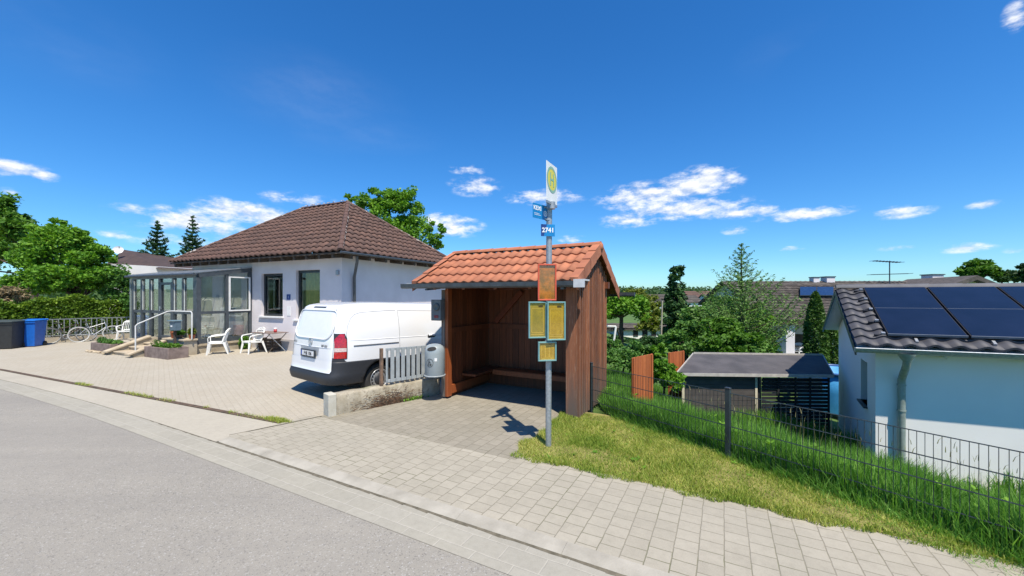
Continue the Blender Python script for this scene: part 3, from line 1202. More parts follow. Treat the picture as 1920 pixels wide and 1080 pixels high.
for (ue, s_) in ((RR_, 1), (RL, -1)):
    m.lathe([(0, .035), (.06, .03), (.085, .0), (.085, -.05)], R(ue + .02 * s_, NR, ZR - .01), 20, Matrix.Rotation(RANG, 3, 'Z') @ Matrix.Rotation(math.pi / 2 * s_, 3, 'Y'))
build_split(m, 'ridge_cap', MAT['tile_red'], SH)
# gutters
for (n_, z_) in ((N0 - .34, ZE - .035), (8.49, 2.03)):
    m = MB()
    g0, g1 = RL - .26, RR_ + (.13 if n_ < 7 else .34)
    prof = [(-.055, .045), (-.05, -.02), (-.025, -.045), (.025, -.045), (.05, -.02), (.055, .045)]
    vs = []
    for (q, zz_) in prof:
        vs += [R(g0, n_ + q, z_ + zz_), R(g1, n_ + q, z_ + zz_)]
    m.add(vs, [(2 * k, 2 * k + 1, 2 * k + 3, 2 * k + 2) for k in range(5)])
    for g in (g0, g1):
        m.add([R(g, n_ + q, z_ + zz_) for (q, zz_) in prof], [tuple(range(6))])
    m.add([R(g0, n_ - .03, z_ + .02), R(g1, n_ - .03, z_ + .02), R(g1, n_ + .05, z_ + .02), R(g0, n_ + .05, z_ + .02)], [(0, 1, 2, 3)])
    m.build('gutter', MAT['zinc_dark'], SH)
m = MB()
m.box(R(RL - .12, N0 - .30, ZE + .0), (.12, .05, .045), RANG)
m.prism([R(RR_ - .02, N0 - .405, ZE - .09), R(RR_ - .02, N0 - .405, ZE + .035), R(RR_ - .02, N0 - .14, ZE + .035), R(RR_ - .02, N0 - .14, ZE + .01), R(RR_ - .02, N0 - .38, ZE + .01), R(RR_ - .02, N0 - .38, ZE - .09)], RU * .17)
build_split(m, 'flashing', M_('flashing', (.62, .63, .64), (.5, .51, .52), rough=.5), SH)
m = MB()
for uu in (-4.9, -2.2):
    m.bar(R(uu, N0 - .33, ZE - .10), R(uu, N0 + .05, ZE - .07), .05, .03)
build_split(m, 'gutter_bracket', MAT['zinc_dark'], SH)

# grey box with a round dial on the left post
bx = thing('wall_box', 'grey metal box with a round dial on the left post of the shelter', 'box', R(-4.83, 6.02, 1.72))
m = MB()
m.box(R(-4.83, 6.00, 1.73), (.23, .12, .40), RANG, bev=.01)
m.build('case', M_('box_grey', (.15, .165, .17), (.11, .12, .125), rough=.5), bx)
m = MB()
Md = Matrix.Rotation(RANG, 3, 'Z') @ Matrix.Rotation(math.pi / 2, 3, 'X')
m.lathe([(.0, .012), (.045, .012), (.07, .02), (.078, .012), (.078, 0)], R(-4.81, 5.94, 1.79), 28, Md)
m.build('dial', M_('dial_grey', (.11, .12, .13), (.07, .08, .085), rough=.3, metal=.4), bx)
m = MB()
m.box(R(-4.81, 5.935, 1.61), (.10, .012, .05), RANG, bev=.005)
m.build('badge', M_('dark_red', (.25, .03, .04), (.15, .02, .03), rough=.4), bx)

# ------------------------------------------------------------------ litter bin
BC = Vector((-1.452, 7.42, 0))
bin_ = thing('litter_bin', 'rounded grey metal litter bin hanging beside the shelter post', 'litter bin', BC)
r0 = .185
m = MB()
m.lathe([(0, .52), (r0 * .96, .52), (r0, .535), (r0, .94), (r0 * .985, .98), (r0 * .93, 1.02), (r0 * .82, 1.058), (r0 * .6, 1.088), (r0 * .3, 1.10), (0, 1.103)], BC, 40)
m.build('body', M_('bin_grey', (.30, .345, .36), (.25, .29, .305), scale=3, rough=.38, coat=.3), bin_)
m = MB()
m.lathe([(r0 + .002, .505), (r0 + .014, .505), (r0 + .016, .525), (r0 + .002, .53)], BC, 40)
m.lathe([(0, .504), (r0 + .014, .504)], BC, 40)
m.build('base_ring', MAT['fence_grey'], bin_)
# slot
tocam = (Vector((0, 0, 0)) - BC)
tocam.z = 0
tocam.normalize()
ang0 = math.atan2(tocam.y, tocam.x)


def binpt(a, z, off=0.004):
    # a: angle from the camera-facing generator, metres round
    if z < .94:
        r = r0
    else:
        r = np.interp(z, [.94, .98, 1.02, 1.058, 1.088, 1.10], [r0, r0 * .985, r0 * .93, r0 * .82, r0 * .6, r0 * .3])
    an = ang0 + a
    return BC + Vector((math.cos(an) * (r + off), math.sin(an) * (r + off), z + off * (z > .95)))


m = MB()
pts = []
for k in range(28):
    q = 2 * math.pi * k / 28
    pts.append(binpt(-.35 + .52 * math.cos(q), 1.022 + .036 * math.sin(q) + .010 * math.cos(q), .005))
ctr = binpt(-.35, 1.03, .005)
m.add(pts + [ctr], [(k, (k + 1) % 28, 28) for k in range(28)])
m.build('slot', MAT['dark_inside'], bin_)
# pictogram: ring, figure dropping litter into a basket
m = MB()
cx, cz_ = -.50, .77
ring = []
for k in range(40):
    q = 2 * math.pi * k / 40
    for rr in (1.0, .90):
        ring.append(binpt(cx + .36 * rr * math.cos(q), cz_ + .078 * rr * math.sin(q)))
m.add(ring, [(2 * k, 2 * ((k + 1) % 40), 2 * ((k + 1) % 40) + 1, 2 * k + 1) for k in range(40)])


def poly(m, pts2):
    vs = [binpt(cx + a * .36 / .078 * .9, cz_ + z, .0045) for (a, z) in pts2]
    m.add(vs, [tuple(range(len(vs)))])


poly(m, [(-.020 + .011 * math.cos(q), .045 + .011 * math.sin(q)) for q in np.linspace(0, 6.28, 12, endpoint=False)])
poly(m, [(-.034, .032), (-.010, .032), (.016, .008), (.010, .002), (-.010, .016), (-.012, -.012), (-.006, -.055), (-.017, -.055), (-.024, -.015), (-.030, -.055), (-.041, -.055), (-.035, -.01)])
poly(m, [(.008, -.012), (.042, -.012), (.036, -.052), (.014, -.052)])
poly(m, [(.016, .014), (.026, .010), (.024, .0), (.015, .002)])
m.build('pictogram', MAT['black_plastic'], bin_)
m = MB()
vs = [binpt(.12 + a, z) for (a, z) in ((-.15, .80), (.10, .80), (.10, .86), (-.15, .86))]
m.add(vs, [(0, 1, 2, 3)])
m.build('sticker', MAT['white_paint'], bin_)
m = MB()
m.bar(BC + Vector((.0, .16, .6)), BC + Vector((.12, .34, .6)), .04, .02)
m.bar(BC + Vector((.0, .16, .9)), BC + Vector((.12, .34, .9)), .04, .02)
build_split(m, 'bracket', MAT['galv'], bin_)

# ================================================================== bus stop pole
PB = Vector((.475, 5.15, 0))
pole = thing('bus_stop_pole', 'galvanised bus stop pole with signs and timetable cases in front of the shelter', 'bus stop', PB)


def text_mesh(name, txt, size, O, X, Y, mat, parent, ext=.0006, align='CENTER', bold=0.0):
    cu = bpy.data.curves.new(name, 'FONT')
    cu.body = txt
    cu.size = size
    cu.align_x = align
    cu.align_y = 'CENTER'
    cu.extrude = ext
    cu.offset = bold
    cu.resolution_u = 4
    t = bpy.data.objects.new(name + '_tmp', cu)
    COL.objects.link(t)
    dg = bpy.context.evaluated_depsgraph_get()
    me = bpy.data.meshes.new_from_object(t.evaluated_get(dg))
    bpy.data.objects.remove(t)
    X, Y = Vector(X).normalized(), Vector(Y).normalized()
    Z = X.cross(Y).normalized()
    Mx = Matrix((X, Y, Z)).transposed()
    L = ORG.get(parent.name, Vector((0, 0, 0)))
    for v in me.vertices:
        v.co = Mx @ v.co + Vector(O) - L
    me.materials.clear()
    me.materials.append(mat)
    o = bpy.data.objects.new(name, me)
    COL.objects.link(o)
    o.parent = parent
    ORG[o.name] = L
    return o


m = MB()
m.tube([PB + Vector((0, 0, -.1)), PB + Vector((.004, 0, 1.6)), PB + Vector((.012, 0, 3.30))], .038, 20)
m.build('pole', MAT['galv'], pole)
Z = Vector((0, 0, 1))


def panel(name, c, X, w, h, th, mat, parent=pole, label=None):
    X = Vector(X).normalized()
    Nn = X.cross(Z).normalized()
    Mx = Matrix((X, Nn, Z)).transposed()
    return MB().box(c, (w, th, h), M=Mx, bev=min(.002, th * .3)).build(name, mat, parent, label=label), X, Nn


mk('sign_white', (.80, .80, .78), (.72, .73, .70), rough=.45)
mk('sign_yellow', (.72, .62, .05), (.65, .58, .08), rough=.45)
mk('sign_green', (.22, .42, .28), (.28, .45, .33), rough=.45)
mk('sign_blue', (.006, .22, .52), (.006, .18, .45), rough=.4)
mk('sign_navy', (.015, .05, .22), (.01, .04, .18), rough=.4)
mk('sign_text', (.80, .82, .84), (.75, .78, .80), rough=.5)
mk('teal_frame', (.17, .34, .33), (.13, .28, .28), scale=6, rough=.5)
mk('red_frame', (.62, .10, .045), (.50, .08, .04), scale=6, rough=.5)
# stop sign faces left-front of the road user
def facing(deg):
    """X axis of a panel whose normal points deg away from the camera direction (towards +x positive)"""
    a = math.radians(deg)
    n_ = Vector((math.sin(a), -math.cos(a), 0))
    return n_.cross(Z) * -1 if False else Z.cross(n_) * 1.0


def face_panel(name, px, py0, py1, wpx, deg, mat, D=5.1, th=.004, parent=pole):
    c = W(px, (py0 + py1) / 2, D)
    h = (py1 - py0) / F * D
    X = facing(deg)
    n_ = X.cross(Z)
    # width so that its foreshortened width is wpx
    k = abs(X.x * D - c.x * X.y) / D * F / D
    w = wpx / k
    return c, X, n_, w, h


# H sign
cH, X, Nn, w, h = face_panel('stop_sign', 1034.5, 307, 381, 27, 62, None)
w = .36
o, _, _ = panel('stop_sign', cH, X, w, .50, .004, MAT['sign_white'])
ss = o


def disc(m, c, X, Y, r1, r0_=0.0, seg=40):
    if r0_ <= 0:
        m.add([c + X * r1 * math.cos(q) + Y * r1 * math.sin(q) for q in np.linspace(0, 2 * math.pi, seg, endpoint=False)], [tuple(range(seg))])
        return m
    vs = []
    for q in np.linspace(0, 2 * math.pi, seg, endpoint=False):
        e = X * math.cos(q) + Y * math.sin(q)
        vs += [c + e * r0_, c + e * r1]
    m.add(vs, [(2 * k, 2 * k + 1, 2 * ((k + 1) % seg) + 1, 2 * ((k + 1) % seg)) for k in range(seg)])
    return m


fr = Nn * (-1 if Nn.y > 0 else 1)
cc = cH + fr * .0035 + Z * .045
disc(MB(), cc, X, Z, .165).build('emblem_disc', MAT['sign_yellow'], ss)
disc(MB(), cc + fr * .0012, X, Z, .168, .135).build('emblem_ring', MAT['sign_green'], ss)
m = MB()
for s_ in (-1, 1):
    m.box(cc + fr * .0015 + X * .05 * s_, (.028, .001, .17), M=Matrix((X, Nn, Z)).transposed())
m.box(cc + fr * .0015, (.075, .001, .026), M=Matrix((X, Nn, Z)).transposed())
m.build('letter_h', MAT['sign_green'], ss)
m = MB()
m.bar(cH - Z * .265 - X * .17, cH - Z * .265 + X * .17, .02, .03)
m.tube([cH - Z * .24, cH - Z * .33], .045, 14)
m.build('sign_clamp', MAT['galv'], pole)
# blue route sign projecting to the left
Xk = facing(48)
if Xk.x < 0:
    Xk = -Xk
cK = Vector((PB.x, PB.y, 0)) - Xk * .175 + Z * (2 - (400 - 555) / F * 5.12)
o, _, Nk = panel('route_sign', cK, Xk, .30, .185, .004, MAT['sign_blue'])
fk = Nk * (-1 if Nk.y > 0 else 1)
text_mesh('lettering', 'KEXI', .074, cK + fk * .003 - Xk * .058 + Z * .035, Xk, Z, MAT['sign_text'], o, bold=.002)
m = MB()
m.box(cK + fk * .0025 - Xk * .07 - Z * .03, (.10, .001, .005), M=Matrix((Xk, Nk, Z)).transposed())
m.box(cK + fk * .0025 - Xk * .055 - Z * .048, (.13, .001, .005), M=Matrix((Xk, Nk, Z)).transposed())
m.build('small_print', MAT['sign_text'], o)
m = MB()
ce = cK + fk * .0025 + Xk * .105 - Z * .012
disc(m, ce, Xk, Z, .036, .026, 28)
disc(m, ce + fk * .0005 - Z * .004, Xk, Z, .016, .008, 20)
m.box(ce + fk * .0008 + Z * .012, (.022, .001, .006), M=Matrix((Xk, Nk, Z)).transposed())
m.build('emblem', MAT['sign_text'], o)
m = MB()
for q in (-.075, .07):
    m.tube([PB + Z * (cK.z + q - .014), PB + Z * (cK.z + q + .014)], .0435, 16)
    m.bar(PB + Z * (cK.z + q) - Xk * .04, PB + Z * (cK.z + q) - Xk * .09, .012, .02)
build_split(m, 'clamp', MAT['galv'], pole)
# number plate 2741
Xn = facing(10)
if Xn.x < 0:
    Xn = -Xn
c2 = PB + Z * (2 - (432 - 555) / F * 5.10) + Vector((.0, -.055, 0)) - Xn * .012
o, _, Nq = panel('number_sign', c2, Xn, .185, .155, .004, MAT['sign_blue'])
fq = Nq * (-1 if Nq.y > 0 else 1)
m = MB()
q0 = c2 + fq * .0026
m.add([q0 - Xn * .0915 - Z * .076, q0 - Xn * .055 - Z * .076, q0 - Xn * .012 + Z * .076, q0 - Xn * .0915 + Z * .076], [(0, 1, 2, 3)])
m.build('dark_field', MAT['sign_navy'], o)
text_mesh('lettering', '2741', .082, c2 + fq * .0038 + Xn * .002, Xn, Z, MAT['sign_text'], o, bold=.0022)


def poster_mat(name, bg, bg2, ink, seed, lines=True):
    m, nt, p = base_mat(name)
    v = objco(nt)
    n1 = noise(nt, v, 9 + seed, 5, .65)
    c = mixc(nt, maprange(nt, n1, .4, .65, 0, 1), bg, bg2)
    if lines:
        sp = nd(nt, 'ShaderNodeSeparateXYZ')
        nt.links.new(v, sp.inputs[0])
        li = math_n(nt, 'SINE', math_n(nt, 'MULTIPLY', sp.outputs[2], 420))
        n2 = noise(nt, objco(nt, (70, 70, 140)), 1, 2)
        f = math_n(nt, 'MULTIPLY', maprange(nt, li, .1, .5, 0, 1), maprange(nt, n2, .45, .55, 0, .7))
        c = mixc(nt, f, c, ink)
    nt.links.new(c, p.inputs['Base Color'])
    p.inputs['Roughness'].default_value = .25
    return m


MAT['poster_map'] = poster_mat('poster_map', (.60, .21, .022), (.24, .12, .02), (.1, .05, .01), 4, False)
MAT['poster_green'] = poster_mat('poster_green', (.42, .35, .06), (.30, .26, .06), (.17, .17, .06), 1)
MAT['poster_yellow'] = poster_mat('poster_yellow', (.55, .40, .045), (.40, .28, .03), (.24, .16, .03), 2)
mk('paper_head', (.10, .07, .03), (.06, .04, .02), rough=.4)
mk('paper_pale', (.68, .52, .12), (.58, .44, .09), rough=.4)
MAT['acrylic'] = glass_mat('acrylic', (.98, .95, .85), .05, .08)


def tcase(px0, px1, py0, py1, D, frame, paper, deg=8, label=None, kind=0):
    px, py = (px0 + px1) / 2, (py0 + py1) / 2
    c = W(px, py, D)
    Xc = facing(deg)
    if Xc.x < 0:
        Xc = -Xc
    k = abs(Xc.x * D - c.x * Xc.y) / D * F / D
    w, h = (px1 - px0) / k, (py1 - py0) / F * D
    Nc = Xc.cross(Z)
    fc = Nc * (-1 if Nc.y > 0 else 1)
    Mx = Matrix((Xc, Nc, Z)).transposed()
    root = MB().box(c - fc * .012, (w * .96, .012, h * .97), M=Mx).build('timetable_case', frame, pole, label=label)
    ft = .018
    m = MB()
    m.box(c + Z * (h / 2 - ft / 2), (w, .036, ft), M=Mx, bev=.003)
    m.box(c - Z * (h / 2 - ft / 2), (w, .036, ft), M=Mx, bev=.003)
    for s_ in (-1, 1):
        m.box(c + Xc * s_ * (w / 2 - ft / 2), (ft, .034, h - 2 * ft), M=Mx, bev=.003)
    m.build('frame', frame, root)
    MB().box(c - fc * .002, (w - 2 * ft, .003, h - 2 * ft), M=Mx).build('paper', paper, root)
    if kind:
        m = MB()
        m.box(c + fc * .0012 + Z * (h * .37) + Xc * w * .17, (w * .24, .001, h * .05), M=Mx)
        m.build('heading', MAT['paper_head'], root)
        m = MB()
        ww, hh_ = w * .64, h * .66
        for s_ in (-1, 1):
            m.box(c + fc * .0011 + Xc * s_ * ww / 2 - Z * h * .02, (.007, .001, hh_), M=Mx)
            m.box(c + fc * .0011 + Z * (s_ * hh_ / 2 - h * .02), (ww, .001, .007), M=Mx)
        if kind == 2:
            for s_ in (-.17, .17):
                m.box(c + fc * .0011 + Xc * s_ * ww - Z * h * .02, (.012, .001, hh_ * .9), M=Mx)
        m.box(c + fc * .0011 - Z * (h * .40), (w * .7, .001, .012), M=Mx)
        m.build('print', MAT['paper_pale'], root)
    MB().box(c + fc * .007, (w - 2 * ft, .002, h - 2 * ft), M=Mx).build('cover', MAT['acrylic'], root)


tcase(1008.5, 1043, 495, 563.5, 5.06, MAT['red_frame'], MAT['poster_map'], 6, 'narrow case with a red frame and a faded map')
tcase(991, 1024.8, 565.5, 634, 5.05, MAT['teal_frame'], MAT['poster_green'], 12, 'left case of the pair with a greenish timetable', 1)
tcase(1025.8, 1060, 565.5, 638, 5.05, MAT['teal_frame'], MAT['poster_yellow'], 12, 'right case of the pair with a yellow timetable', 1)
tcase(1009, 1043, 640.5, 677, 5.06, MAT['teal_frame'], MAT['poster_yellow'], 10, 'small square case below the pair', 2)
m = MB()
for zz_ in (2.15, 1.7, 1.4, 1.2):
    m.tube([PB + Z * zz_, PB + Z * (zz_ + .03)], .044, 16)
build_split(m, 'clamp', MAT['galv'], pole)

# ================================================================== wire fence
WF = thing('wire_fence', 'dark double-rod wire fence along the grass verge below the shelter', 'fence', (1.365, 6.82, 0))
fpts = [Vector((1.365, 6.82, -.04)), Vector((2.61, 4.77, 0.0)), Vector((3.98, 2.72, 0.0)), Vector((5.2, .55, 0.0))]
for i in range(3):
    a, b = fpts[i], fpts[i + 1]
    d = (b - a)
    Lf = d.length
    d = d.normalized()
    up = Vector((0, 0, 1))
    m = MB()
    nw = int(Lf / .05)
    zs = [.03 + .2 * k for k in range(5)]
    for k in range(nw):
        p = a + d * (.02 + k * .05)
        m.tube([p + up * .01, p + up * (.87 if False else .83)], .0026, 5, cap=False)
    for z_ in zs:
        for s_ in (-1, 1):
            o_ = Vector((-d.y, d.x, 0)) * .0065 * s_
            m.tube([a + up * z_ + o_, b + up * z_ + o_], .0036, 5, cap=False)
    m.build('wire_panel', MAT['wire_dark'], WF)
for i in (0, 1, 2):
    a = fpts[i]
    d = (fpts[i + 1] - a).normalized()
    m = MB()
    m.box(a + Vector((0, 0, .40)), (.06, .04, .95), math.atan2(d.y, d.x), bev=.004)
    o = m.build('post', MAT['wire_dark'], WF)
    m = MB()
    m.box(a + Vector((0, 0, .885)), (.066, .046, .02), math.atan2(d.y, d.x), bev=.004)
    m.build('cap', MAT['anthracite'], o)
# ================================================================== the house on the left
HU, HV = Vector((.906, -.423, 0)), Vector((.423, .906, 0))
HC = Vector((-5.44, 12.5, 0))           # near eave corner
HANG = math.atan2(HU.y, HU.x)


def Hp(a, b, z=0.0):
    return HC + HU * a + HV * b + Vector((0, 0, z))


def hbox(m, a0, a1, b0, b1, z0, z1, bev=0):
    m.box(Hp((a0 + a1) / 2, (b0 + b1) / 2, (z0 + z1) / 2), (abs(a1 - a0), abs(b1 - b0), z1 - z0), HANG, bev=bev)
    return m


HS = thing('house', 'low white rendered house with a brown tiled hip roof', 'house', Hp(-5, 3.5))
LX, LY, EZ = 10.0, 7.1, 3.40
PITCH = 2.62 / 3.55
HZ = EZ + 2.62


def wall_with_holes(name, P0, X, L, H, th, holes, mat, parent, z0=0.0):
    """wall box with rectangular openings: holes = (x0,x1,z0,z1)"""
    m = MB()
    X = Vector(X).normalized()
    Nn = X.cross(Z)
    ang = math.atan2(X.y, X.x)
    xs_ = sorted(set([0, L] + [h[0] for h in holes] + [h[1] for h in holes]))
    for i in range(len(xs_) - 1):
        a, b = xs_[i], xs_[i + 1]
        hs = sorted([(h[2], h[3]) for h in holes if h[0] <= a + 1e-6 and h[1] >= b - 1e-6])
        z = z0
        for (h0, h1) in hs + [(H, H)]:
            if h0 > z + 1e-4:
                c = P0 + X * (a + b) / 2 - Nn * th / 2 + Z * ((z + h0) / 2)
                m.box(c, (b - a, th, h0 - z), ang)
            z = h1
    return m.build(name, mat, parent)


WI = .55
holes = []
for (a0, a1, z0, z1) in ((-4.78, -3.55, 1.24, 2.84), (-2.83, -1.60, 1.16, 2.92), (-8.6, -6.2, .5, 2.6)):
    holes.append((a0 + LX - WI, a1 + LX - WI, z0, z1))
# X axis towards the right, outward normal towards the camera
wall_with_holes('wall', Hp(-(LX - WI), WI), HU, LX - 2 * WI, EZ - .02, .3, holes, MAT['plaster'], HS)
m = MB()
hbox(m, -.85, -.55, WI + .3, LY - WI, 0, EZ - .02)
m.build('wall', MAT['plaster'], HS)
m = MB()
hbox(m, -(LX - WI), -(LX - WI) + .3, WI + .3, LY - WI, 0, EZ - .02)
hbox(m, -(LX - WI) + .3, -.85, LY - WI - .3, LY - WI, 0, EZ - .02)
hbox(m, -(LX - WI) + .3, -.85, WI + .3, LY - WI - .3, .3, .4)
m.build('back_wall', MAT['plaster'], HS)
# plinth and rooms behind the windows
m = MB()
hbox(m, -5.3, -.53, WI - .02, WI, .0, .42)
m.build('plinth', M_('plinth', (.50, .475, .47), (.42, .39, .38), scale=2, rough=.95, bmp=.3, bscale=60), HS)
m = MB()
hbox(m, -5.2, -3.2, WI + 1.6, WI + 1.65, .5, 3.3)
hbox(m, -3.2, -1.2, WI + 1.6, WI + 1.65, .5, 3.3)
m.build('inner_wall', M_('inner_wall', (.34, .33, .28), (.28, .27, .23), rough=.9), HS)
# windows
for wi, (a0, a1, z0, z1) in enumerate(((-4.78, -3.55, 1.24, 2.84), (-2.83, -1.60, 1.16, 2.92))):
    b = WI + .10
    m = MB()
    t = .09
    hbox(m, a0, a1, b, b + .07, z1 - t, z1 - .002)
    hbox(m, a0, a1, b, b + .07, z0 + .002, z0 + t)
    hbox(m, a0, a0 + t, b, b + .07, z0 + t, z1 - t)
    hbox(m, a1 - t, a1, b, b + .07, z0 + t, z1 - t)
    win = m.build('window', MAT['anthracite'], HS)
    m = MB()
    hbox(m, a0 + t, a1 - t, b + .03, b + .036, z0 + t, z1 - t)
    m.build('pane', MAT['glass_dark'], win)
    m = MB()
    hbox(m, a0 - .10, a1 + .06, WI - .07, WI + .10, z0 - .05, z0 + .001)
    m.build('sill', MAT['white_paint'], win)
    if wi == 0:
        m = MB()
        q = .035
        aa0, aa1, zz0, zz1 = a0 + .32, a1 - .2, z0 + .28, z1 - .14
        hbox(m, aa0, aa1, b + .16, b + .19, zz1 - q, zz1)
        hbox(m, aa0, aa1, b + .16, b + .19, zz0, zz0 + q)
        hbox(m, aa0, aa0 + q, b + .16, b + .19, zz0 + q, zz1 - q)
        hbox(m, aa1 - q, aa1, b + .16, b + .19, zz0 + q, zz1 - q)
        m.build('casement', M_('pale_frame', (.45, .47, .46), rough=.5), win)
    else:
        m = MB()
        m.grid(lambda i, j: Hp(a0 + .1 + (a1 - a0 - .35) * i, WI + .32 + .03 * math.sin(i * 42), z0 + .1 + (z1 - z0 - .15) * j), 60, 1)
        m.build('curtain', M_('curtain', (.72, .66, .26), (.62, .56, .20), rough=.9), win)
# rafters under the eaves
m = None
k = -LX + .3
while k < -.2:
    m = MB().bar(Hp(k, .04, EZ - .115), Hp(k, WI + .02, EZ - .10 + (WI - .02) * .1), .10, .13)
    m.build('rafter_end', MAT['bark'], HS)
    k += .62
k = .5
while k < LY:
    m = MB().bar(Hp(-.04, k, EZ - .115), Hp(-WI - .02, k, EZ - .10 + (WI - .02) * .1), .10, .13)
    m.build('rafter_end', MAT['bark'], HS)
    k += .8
m = MB()
hbox(m, -LX + .01, -.01, .005, .03, EZ - .05, EZ + .0)
hbox(m, -.03, -.005, .03, LY, EZ - .052, EZ + .02)
hbox(m, -LX + .05, -.05, .03, LY - .1, EZ - .005, EZ + .015)
m.build('soffit', MAT['bark'], HS)
# hip roof
ang = math.atan(PITCH)
S = 3.55 / math.cos(ang)
lc = math.cos(ang)
m = MB()
tiled(m, Hp(-LX, 0, EZ + .02), HU, HV * math.cos(ang) + Z * math.sin(ang), LX, S, .30, .33, amp=.062, step=.042, lc=lc, rc=lc, spt=6)
tiled(m, Hp(0, 0, EZ + .02), HV, -HU * math.cos(ang) + Z * math.sin(ang), LY, S, .30, .33, amp=.062, step=.042, lc=lc, rc=lc, spt=6)
tiled(m, Hp(0, LY, EZ + .02), -HU, -HV * math.cos(ang) + Z * math.sin(ang), LX, S, .30, .66, amp=.045, step=.03, lc=lc, rc=lc, spt=3)
tiled(m, Hp(-LX, LY, EZ + .02), -HV, HU * math.cos(ang) + Z * math.sin(ang), LY, S, .30, .66, amp=.045, step=.03, lc=lc, rc=lc, spt=3)
roof = m.build('roof', MAT['tile_brown'], HS)


def cap_line(P, Q, parent, name='hip_tiles', n=None, r=.10, mat=None):
    d = (Q - P)
    n = n or max(2, int(d.length / .38))
    d_ = d.normalized()
    x = d_.cross(Z).normalized()
    up = x.cross(d_)
    m = MB()
    for i in range(n):
        a, b = P + d * (i / n), P + d * ((i + 1) / n) + d_ * .03
        pts = []
        for k in range(7):
            an = math.pi * k / 6
            for (q, rr) in ((a, r), (b, r * .86)):
                pts.append(q + x * math.cos(an) * rr + up * (math.sin(an) * rr * .8))
        m.add(pts, [(2 * k, 2 * k + 1, 2 * k + 3, 2 * k + 2) for k in range(6)], True)
        m.add([pts[2 * k] for k in range(7)], [tuple(range(7))])
    return m.build(name, mat or MAT['tile_brown'], parent)


def mortar_line(P, Q, parent, side, w=.05):
    """broken pale bedding mortar beside a hip cap"""
    d = Q - P
    m = MB()
    n = int(d.length / .12)
    for i in range(n):
        if random.random() < .42:
            continue
        a, b = P + d * (i / n), P + d * ((i + 1) / n)
        o_ = side * (.095 + random.random() * .02)
        ww = side * (w * random.uniform(.4, 1.1))
        u_ = Z * .11
        m.add([a + o_ + u_, b + o_ + u_, b + o_ + ww + u_ * .6, a + o_ + ww + u_ * .6], [(0, 1, 2, 3)])
    build_split(m, 'bedding_mortar', MAT['mortar'], parent)


A0, A1 = Hp(0, 0, EZ + .06), Hp(-3.55, 3.55, HZ + .06)
B0, B1 = Hp(-LX, 0, EZ + .06), Hp(-LX + 3.55, 3.55, HZ + .06)
C0 = Hp(0, LY, EZ + .06)
for (p, q) in ((A0, A1), (B0, B1), (C0, A1), (A1, B1)):
    cap_line(p, q, roof, 'ridge_tiles' if p is A1 else 'hip_tiles')
mortar_line(A0, A1, roof, HV * .8 + HU * .3)
mortar_line(B0, B1, roof, HU * .75, .10)
mortar_line(C0, A1, roof, -HV * .75)
mortar_line(B1, A1, roof, -HV * .75)
# downpipe at the right wall, plaques and lamp
m = MB()
m.tube([Hp(-.08, .75, EZ - .06), Hp(-.12, .80, EZ - .25), Hp(-.46, 1.0, EZ - .75), Hp(-.47, 1.02, 1.0), Hp(-.47, 1.02, 0)], .05, 12)
m.build('downpipe', MAT['zinc_dark'], HS)
m = MB()
m.tube([Hp(.045, -.02, EZ - .005), Hp(.045, LY, EZ - .005)], .04, 10)
m.build('gutter', MAT['zinc_dark'], HS)
m = MB()
hbox(m, -3.32, -3.12, WI - .012, WI - .001, 1.86, 2.06)
pl = m.build('number_plate', MAT['sign_navy'], HS)
text_mesh('numeral', '1', .13, Hp(-3.22, WI - .014, 1.955), HU, Z, MAT['sign_text'], pl)
m = MB()
hbox(m, -3.31, -3.11, WI - .010, WI - .001, 1.28, 1.62)
m.build('paper_notice', MAT['white_paint'], HS)
m = MB()
hbox(m, -.78, -.66, WI - .07, WI - .001, 2.70, 2.86, bev=.015)
m.build('lamp', MAT['galv'], HS)

# ================================================================== conservatory
MAT['glass_porch'] = glass_mat('glass_porch', (.84, .88, .86), .34)
CV = thing('conservatory', 'grey framed glass conservatory built against the front of the house', 'conservatory', Hp(-7.6, -.4))
CA0, CA1, CB = -9.85, -5.40, -1.25      # left, right, front
FZ, TZ1, TZ2 = .42, 2.74, 3.04
PT = .10


def cpost(a, b, z0, z1, w=PT, d=.10, mat=None, name='post'):
    m = MB()
    hbox(m, a - w / 2, a + w / 2, b - d / 2, b + d / 2, z0, z1)
    return m.build(name, mat or MAT['porch_grey'], CV)


def roofc(b):
    return TZ1 + (TZ2 - TZ1) * (b - CB) / (WI - CB)


SILLZ = 1.42
fr_posts = [CA0 + .05, CA0 + .72, CA0 + 1.36, CA0 + 2.02, CA0 + 2.95, CA0 + 3.60, CA1 - .12]
for i, a in enumerate(fr_posts):
    cpost(a, CB, FZ, TZ1 - .1, .12 if i in (0, 6) else .09, .12)
m = MB()
hbox(m, CA0, CA1, CB - .05, CB + .05, TZ1 - .099, TZ1 - .0)
hbox(m, CA0, CA1, CB - .05, CB + .05, FZ - .08, FZ)
for i in range(6):
    if i == 3:
        continue
    hbox(m, fr_posts[i] + .046, fr_posts[i + 1] - .046, CB - .035, CB + .035, SILLZ - .06, SILLZ + .04)
build_split(m, 'front_rail', MAT['porch_grey'], CV)
m = MB()
for i in range(6):
    hbox(m, fr_posts[i] + .05, fr_posts[i + 1] - .05, CB - .006, CB + .0, FZ, TZ1 - .1)
build_split(m, 'front_glazing', MAT['glass_porch'], CV)
m = MB()
for i in range(6):
    if i == 3:
        continue
    a = fr_posts[i] + .05
    hbox(m, a, a + .028, CB - .04, CB - .015, SILLZ + .05, TZ1 - .15)
build_split(m, 'glazing_trim', M_('trim_pale', (.55, .58, .56), rough=.4), CV)
